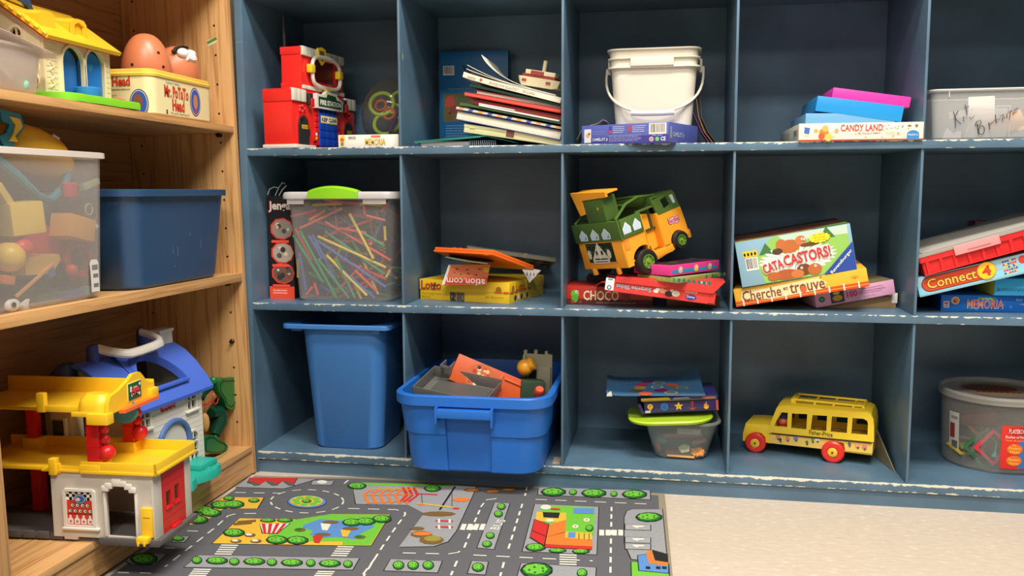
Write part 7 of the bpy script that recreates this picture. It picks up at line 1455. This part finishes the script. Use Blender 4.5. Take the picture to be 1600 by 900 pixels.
# end walls with the gable profile (the left one open)
roofp = [(HW+.014, .158), (HW-.002, .182), (HW-.022, .206), (HW-.044, .226), (.090, .240), (.078, .2435), (.060, .236), (.030, .214), (.008, .186), (-.006, .160)]
gb = [(HW-.0045, .006), (HW-.0045, .170), (HW-.022, .202), (HW-.044, .222), (.090, .236), (.078, .239), (.060, .232), (.030, .208), (0, .170), (0, .006)]
mb = MB().plate(gb, [[(.030, .030), (.120, .030), (.120, .150), (.030, .150)]], .004, mat('house_cream_shade', (214, 196, 158), .45), Matrix.Translation((0, .002, 0)) @ Fm); mb.build('end_wall', t)  # tan is the cream wall with its shade put into the colour
MB().plate(gb, [], .004, WHs, Matrix.Translation((0, HL-.002, 0)) @ Fm).build('end_wall', t)
MB().box(0, .004, .004, HL-.004, .006, .168, mat('house_cream_shade', (214, 196, 158), .45)).box(.004, HW-.004, .004, HL-.004, .006, .010, mat('house_cream_shade', (214, 196, 158), .45)).build('rear_wall', t)
# curved roof with an arched hole on the front slope
mb = MB(); ys = (-.014, HL+.020); n_ = len(roofp)
def roof_strip(y0, y1, pts): mb.loft([[(x, y, z) for x, z in pts]+[(x-.001, y, z-.006) for x, z in reversed(pts)] for y in (y0, y1)], BRf)
roof_strip(ys[0], .0600, roofp); roof_strip(.1680, ys[1], roofp); roof_strip(.0600, .1680, roofp[:2]); roof_strip(.0600, .1680, roofp[4:])
# dormer arch band
AP = [(.060+.054*(1-math.cos(a)), math.sin(a)) for a in [PI*k/14 for k in range(15)]]
x_lo, z_lo, x_hi, z_hi = HW+.000, .184, .098, .243
rg = []
for (y, s_) in AP:
    c_ = 1.0; rg.append([(x_lo+(x_hi-x_lo)*s_*.80+.006, y, z_lo+(z_hi-z_lo)*s_*.80+.006), (x_lo+(x_hi-x_lo)*s_+.002, y, z_lo+(z_hi-z_lo)*s_+.004), (x_lo+(x_hi-x_lo)*min(1, s_+.12)-.004, y, z_lo+(z_hi-z_lo)*min(1, s_+.12)-.004), (x_lo+(x_hi-x_lo)*s_*.80-.004, y, z_lo+(z_hi-z_lo)*s_*.80-.006)])
mb.loft(rg, BRf)
# blue fill between the arch and the square cut-out
for i in range(14):
    (y0, s0), (y1, s1) = AP[i], AP[i+1]
    def Q(y, s_): return (x_lo+(x_hi-x_lo)*s_, y, z_lo+(z_hi-z_lo)*s_+.002)
    mb.geo([Q(y0, s0), Q(y1, s1), Q(y1, 1.08), Q(y0, 1.08)]+[(a-.003, b, c-.003) for a, b, c in (Q(y0, s0), Q(y1, s1), Q(y1, 1.08), Q(y0, 1.08))], [(0, 1, 2, 3), (7, 6, 5, 4), (0, 4, 5, 1), (3, 2, 6, 7)], BRf)
mb.box(HW-.006, HW+.006, .054, .176, .180, .186, BRf, .0015)
rf = mb.build('roof', t, ang=30)
MB().box(.080, HW-.010, .066, .162, .170, .176, DKi).box(.076, .080, .062, .166, .170, .228, DKi).build('attic', t)
mb = MB()
for a in range(2): mb.box(.068, .090, .196+.019*a, .2145+.019*a, .226, .262, WHs, .0012)
mb.box(.066, .092, .194, .236, .262, .268, WHs, .001); mb.build('chimney', t)
mb = MB(); P = [(.084, .038, .262), (.104, .046, .256), (.124, .054, .252), (.131, .062, .251), (.133, .085, .251), (.133, .120, .253), (.131, .142, .255), (.124, .150, .260), (.104, .152, .268), (.084, .152, .272)]
mb.tube(P, .0085, mat('handle_cream', (232, 228, 216), .35), 10, flat=.8); mb.build('carry_handle', t)
for y, z in ((.032, .256), (.160, .264)): MB().lathe([(.011, -.016), (.011, .006), (.008, .013), (.002, .015)], mat('knob_blue', (52, 76, 160), .4), 16, Matrix.Translation((.080, y, z))).build('handle_knob', t)
# side tower with a navy roof and a white window box
TX0, TX1, TY0, TY1 = .038, .084, -.036, -.003
tw = MB().box(TX0+.004, TX1-.002, TY0+.004, TY1, .006, .190, mat('house_cream_shade', (214, 196, 158), .45), .001).build('tower', t)
mb = MB(); rg = [rrect(.060, .050, .018, .186, 4, .056, -.019), rrect(.056, .048, .018, .200, 4, .056, -.018), rrect(.044, .040, .016, .226, 4, .058, -.016), rrect(.022, .026, .010, .244, 4, .062, -.010)]; mb.loft(rg, BRd_); mb.build('tower_roof', tw)
mb = MB().lathe([(.018, 0), (.020, .002), (.022, .012), (.0235, .013), (.0235, .017), (.019, .017), (.018, .004)], WHs, 22, Matrix.Translation((.060, TY0+.002, .094))); mb.build('window_box', tw)
MB().box(.047, .074, TY0+.001, TY0+.0045, .112, .152, mat('pane_dark', (60, 70, 64), .4)).build('window_pane', tw)
MB().box(.072, .077, TY0-.002, TY0+.004, .106, .158, WHs, .001).build('window_post', tw)
mb = MB(); pch = [(.120, .055), (.190, .052), (.212, .066), (.222, .090), (.216, .110), (.206, .122), (.214, .140), (.218, .170), (.208, .196), (.186, .206), (.140, .208)]
mb.loft([[(x, y, 0) for x, y in pch], [(x, y, .010) for x, y in pch], [(x-.003, y*.99+.001, .016) for x, y in pch]], TEAL)
for k in range(26): a = random.uniform(.140, .200); mb.ball((random.uniform(.175, .208), a, .016), random.uniform(.003, .0055), TEAL, 8)
mb.box(.150, .200, .146, .200, .012, .028, TEAL, .006); mb.build('porch', t)

# green long-footed toy figure leaning on the right upright
GF = mat('figure_green', (24, 112, 52), .3); GF2 = mat('figure_dkgreen', (10, 62, 40), .3); GTn = mat('figure_tan', (206, 160, 90), .4)
def P_(px, py, X=-.905): return Vector(ox(px, py, X))
base = P_(335, 700)
t = thing('toy_animal', 'green plastic toy animal with big flat feet on the lower oak shelf', 'toy', tuple(P_(338, 712)))
o0 = P_(338, 712)
def sole(cx, cy, pts, X, m, th):
    mb = MB(); V = [P_(x, y, X)-o0 for x, y in pts]; c = sum(V, Vector())/len(V)
    mb.loft([[v+Vector((0, 0, 0)) for v in V], [v+Vector((-th, .002, 0)) for v in V], [c+(v-c)*.8+Vector((-th*1.5, .002, 0)) for v in V]], m)
    V2 = [c+(v-c)*.80+Vector((.0006, 0, 0)) for v in V]; mb.tube(V2+[V2[0]], .0009, GF2, 5); return mb
sole(0, 0, [(341, 596), (347, 590), (358, 591), (366, 589), (371, 597), (371, 625), (368, 637), (361, 641), (354, 636), (350, 624), (341, 610)], -.893, GF, .012).build('foot', t, ang=50)
sole(0, 0, [(318, 684), (324, 680), (334, 680), (342, 688), (352, 691), (357, 698), (354, 706), (344, 709), (330, 709), (317, 707)], -.893, GF, .010).build('foot', t, ang=50)
mb = MB(); S = lambda x, y, X=-.915: P_(x, y, X)-o0
mb.tube([S(330, 646), S(338, 640), S(342, 650), S(341, 662), S(335, 680)], [.010, .017, .020, .018, .012], GF2, 16); mb.tube([S(338, 645), S(341, 628), S(350, 616)], [.012, .009, .008], GF2, 12); mb.tube([S(340, 668), S(336, 686), S(334, 692)], [.011, .0095, .009], GF, 12); mb.build('body', t, ang=60)
mb = MB(); mb.tube([S(334, 600), S(326, 604), S(316, 612), S(312, 622)], [.008, .010, .011, .010], GF2, 12); mb.ball(S(333, 595, -.905), .0085, GF, 14, sc_=(1, .9, 1.1)); mb.build('arm', t, ang=60)
mb = MB(); c = S(337, 621, -.905); mb.tube([c+Vector((0, .011*math.cos(a), .0135*math.sin(a))) for a in [2*PI*k/18 for k in range(19)]], .0013, mat('ribbon_red', (206, 50, 44), .4), 6); mb.tube([S(314, 632, -.905), S(322, 632, -.905), S(330, 626, -.905)], .002, mat('ribbon_red', (206, 50, 44), .4), 6); mb.build('ribbon', t)
MB().ball(S(320, 660, -.900), .0130, GTn, 16, sc_=(.7, .8, 1.5)).build('belly', t)

# toy boat lying on the leaning book pile
t = thing('toy_boat', 'small cream and red toy boat lying on top of the leaning books', 'toy boat', (-.3030, .105, .8160), (0, .19, -.15))
BC = mat('boat_cream', (206, 194, 160), .45); BRD2 = mat('boat_red', (146, 46, 36), .45)
mb = MB().loft([[(0, 0, .006), (.006, -.004, 0), (.070, -.004, 0), (.082, 0, .004), (.082, .038, .004), (.070, .042, 0), (.006, .042, 0), (0, .038, .006)], [(-.004, -.002, .018), (.002, -.008, .018), (.074, -.008, .018), (.086, 0, .018), (.086, .040, .018), (.074, .046, .018), (.002, .046, .018), (-.004, .040, .018)]], BC)
mb.rect(.006, .008, .016, .013, BRD2, Matrix.Translation((0, -.0066, 0)) @ Fm, .001); mb.rect(.058, .008, .068, .013, BRD2, Matrix.Translation((0, -.0066, 0)) @ Fm, .001); mb.build('hull', t)
MB().box(.004, .074, -.002, .040, .018, .024, BRD2, .001).build('deck', t)
MB().box(.010, .074, -.004, .036, .024, .033, BC, .0015).box(.022, .050, -.0055, -.003, .0245, .0315, BRD2, .0005).build('cabin', t)
MB().lathe([(.0042, 0), (.0042, .022), (.0034, .0225)], BC, 14, Matrix.Translation((.044, .012, .033))).build('funnel', t)
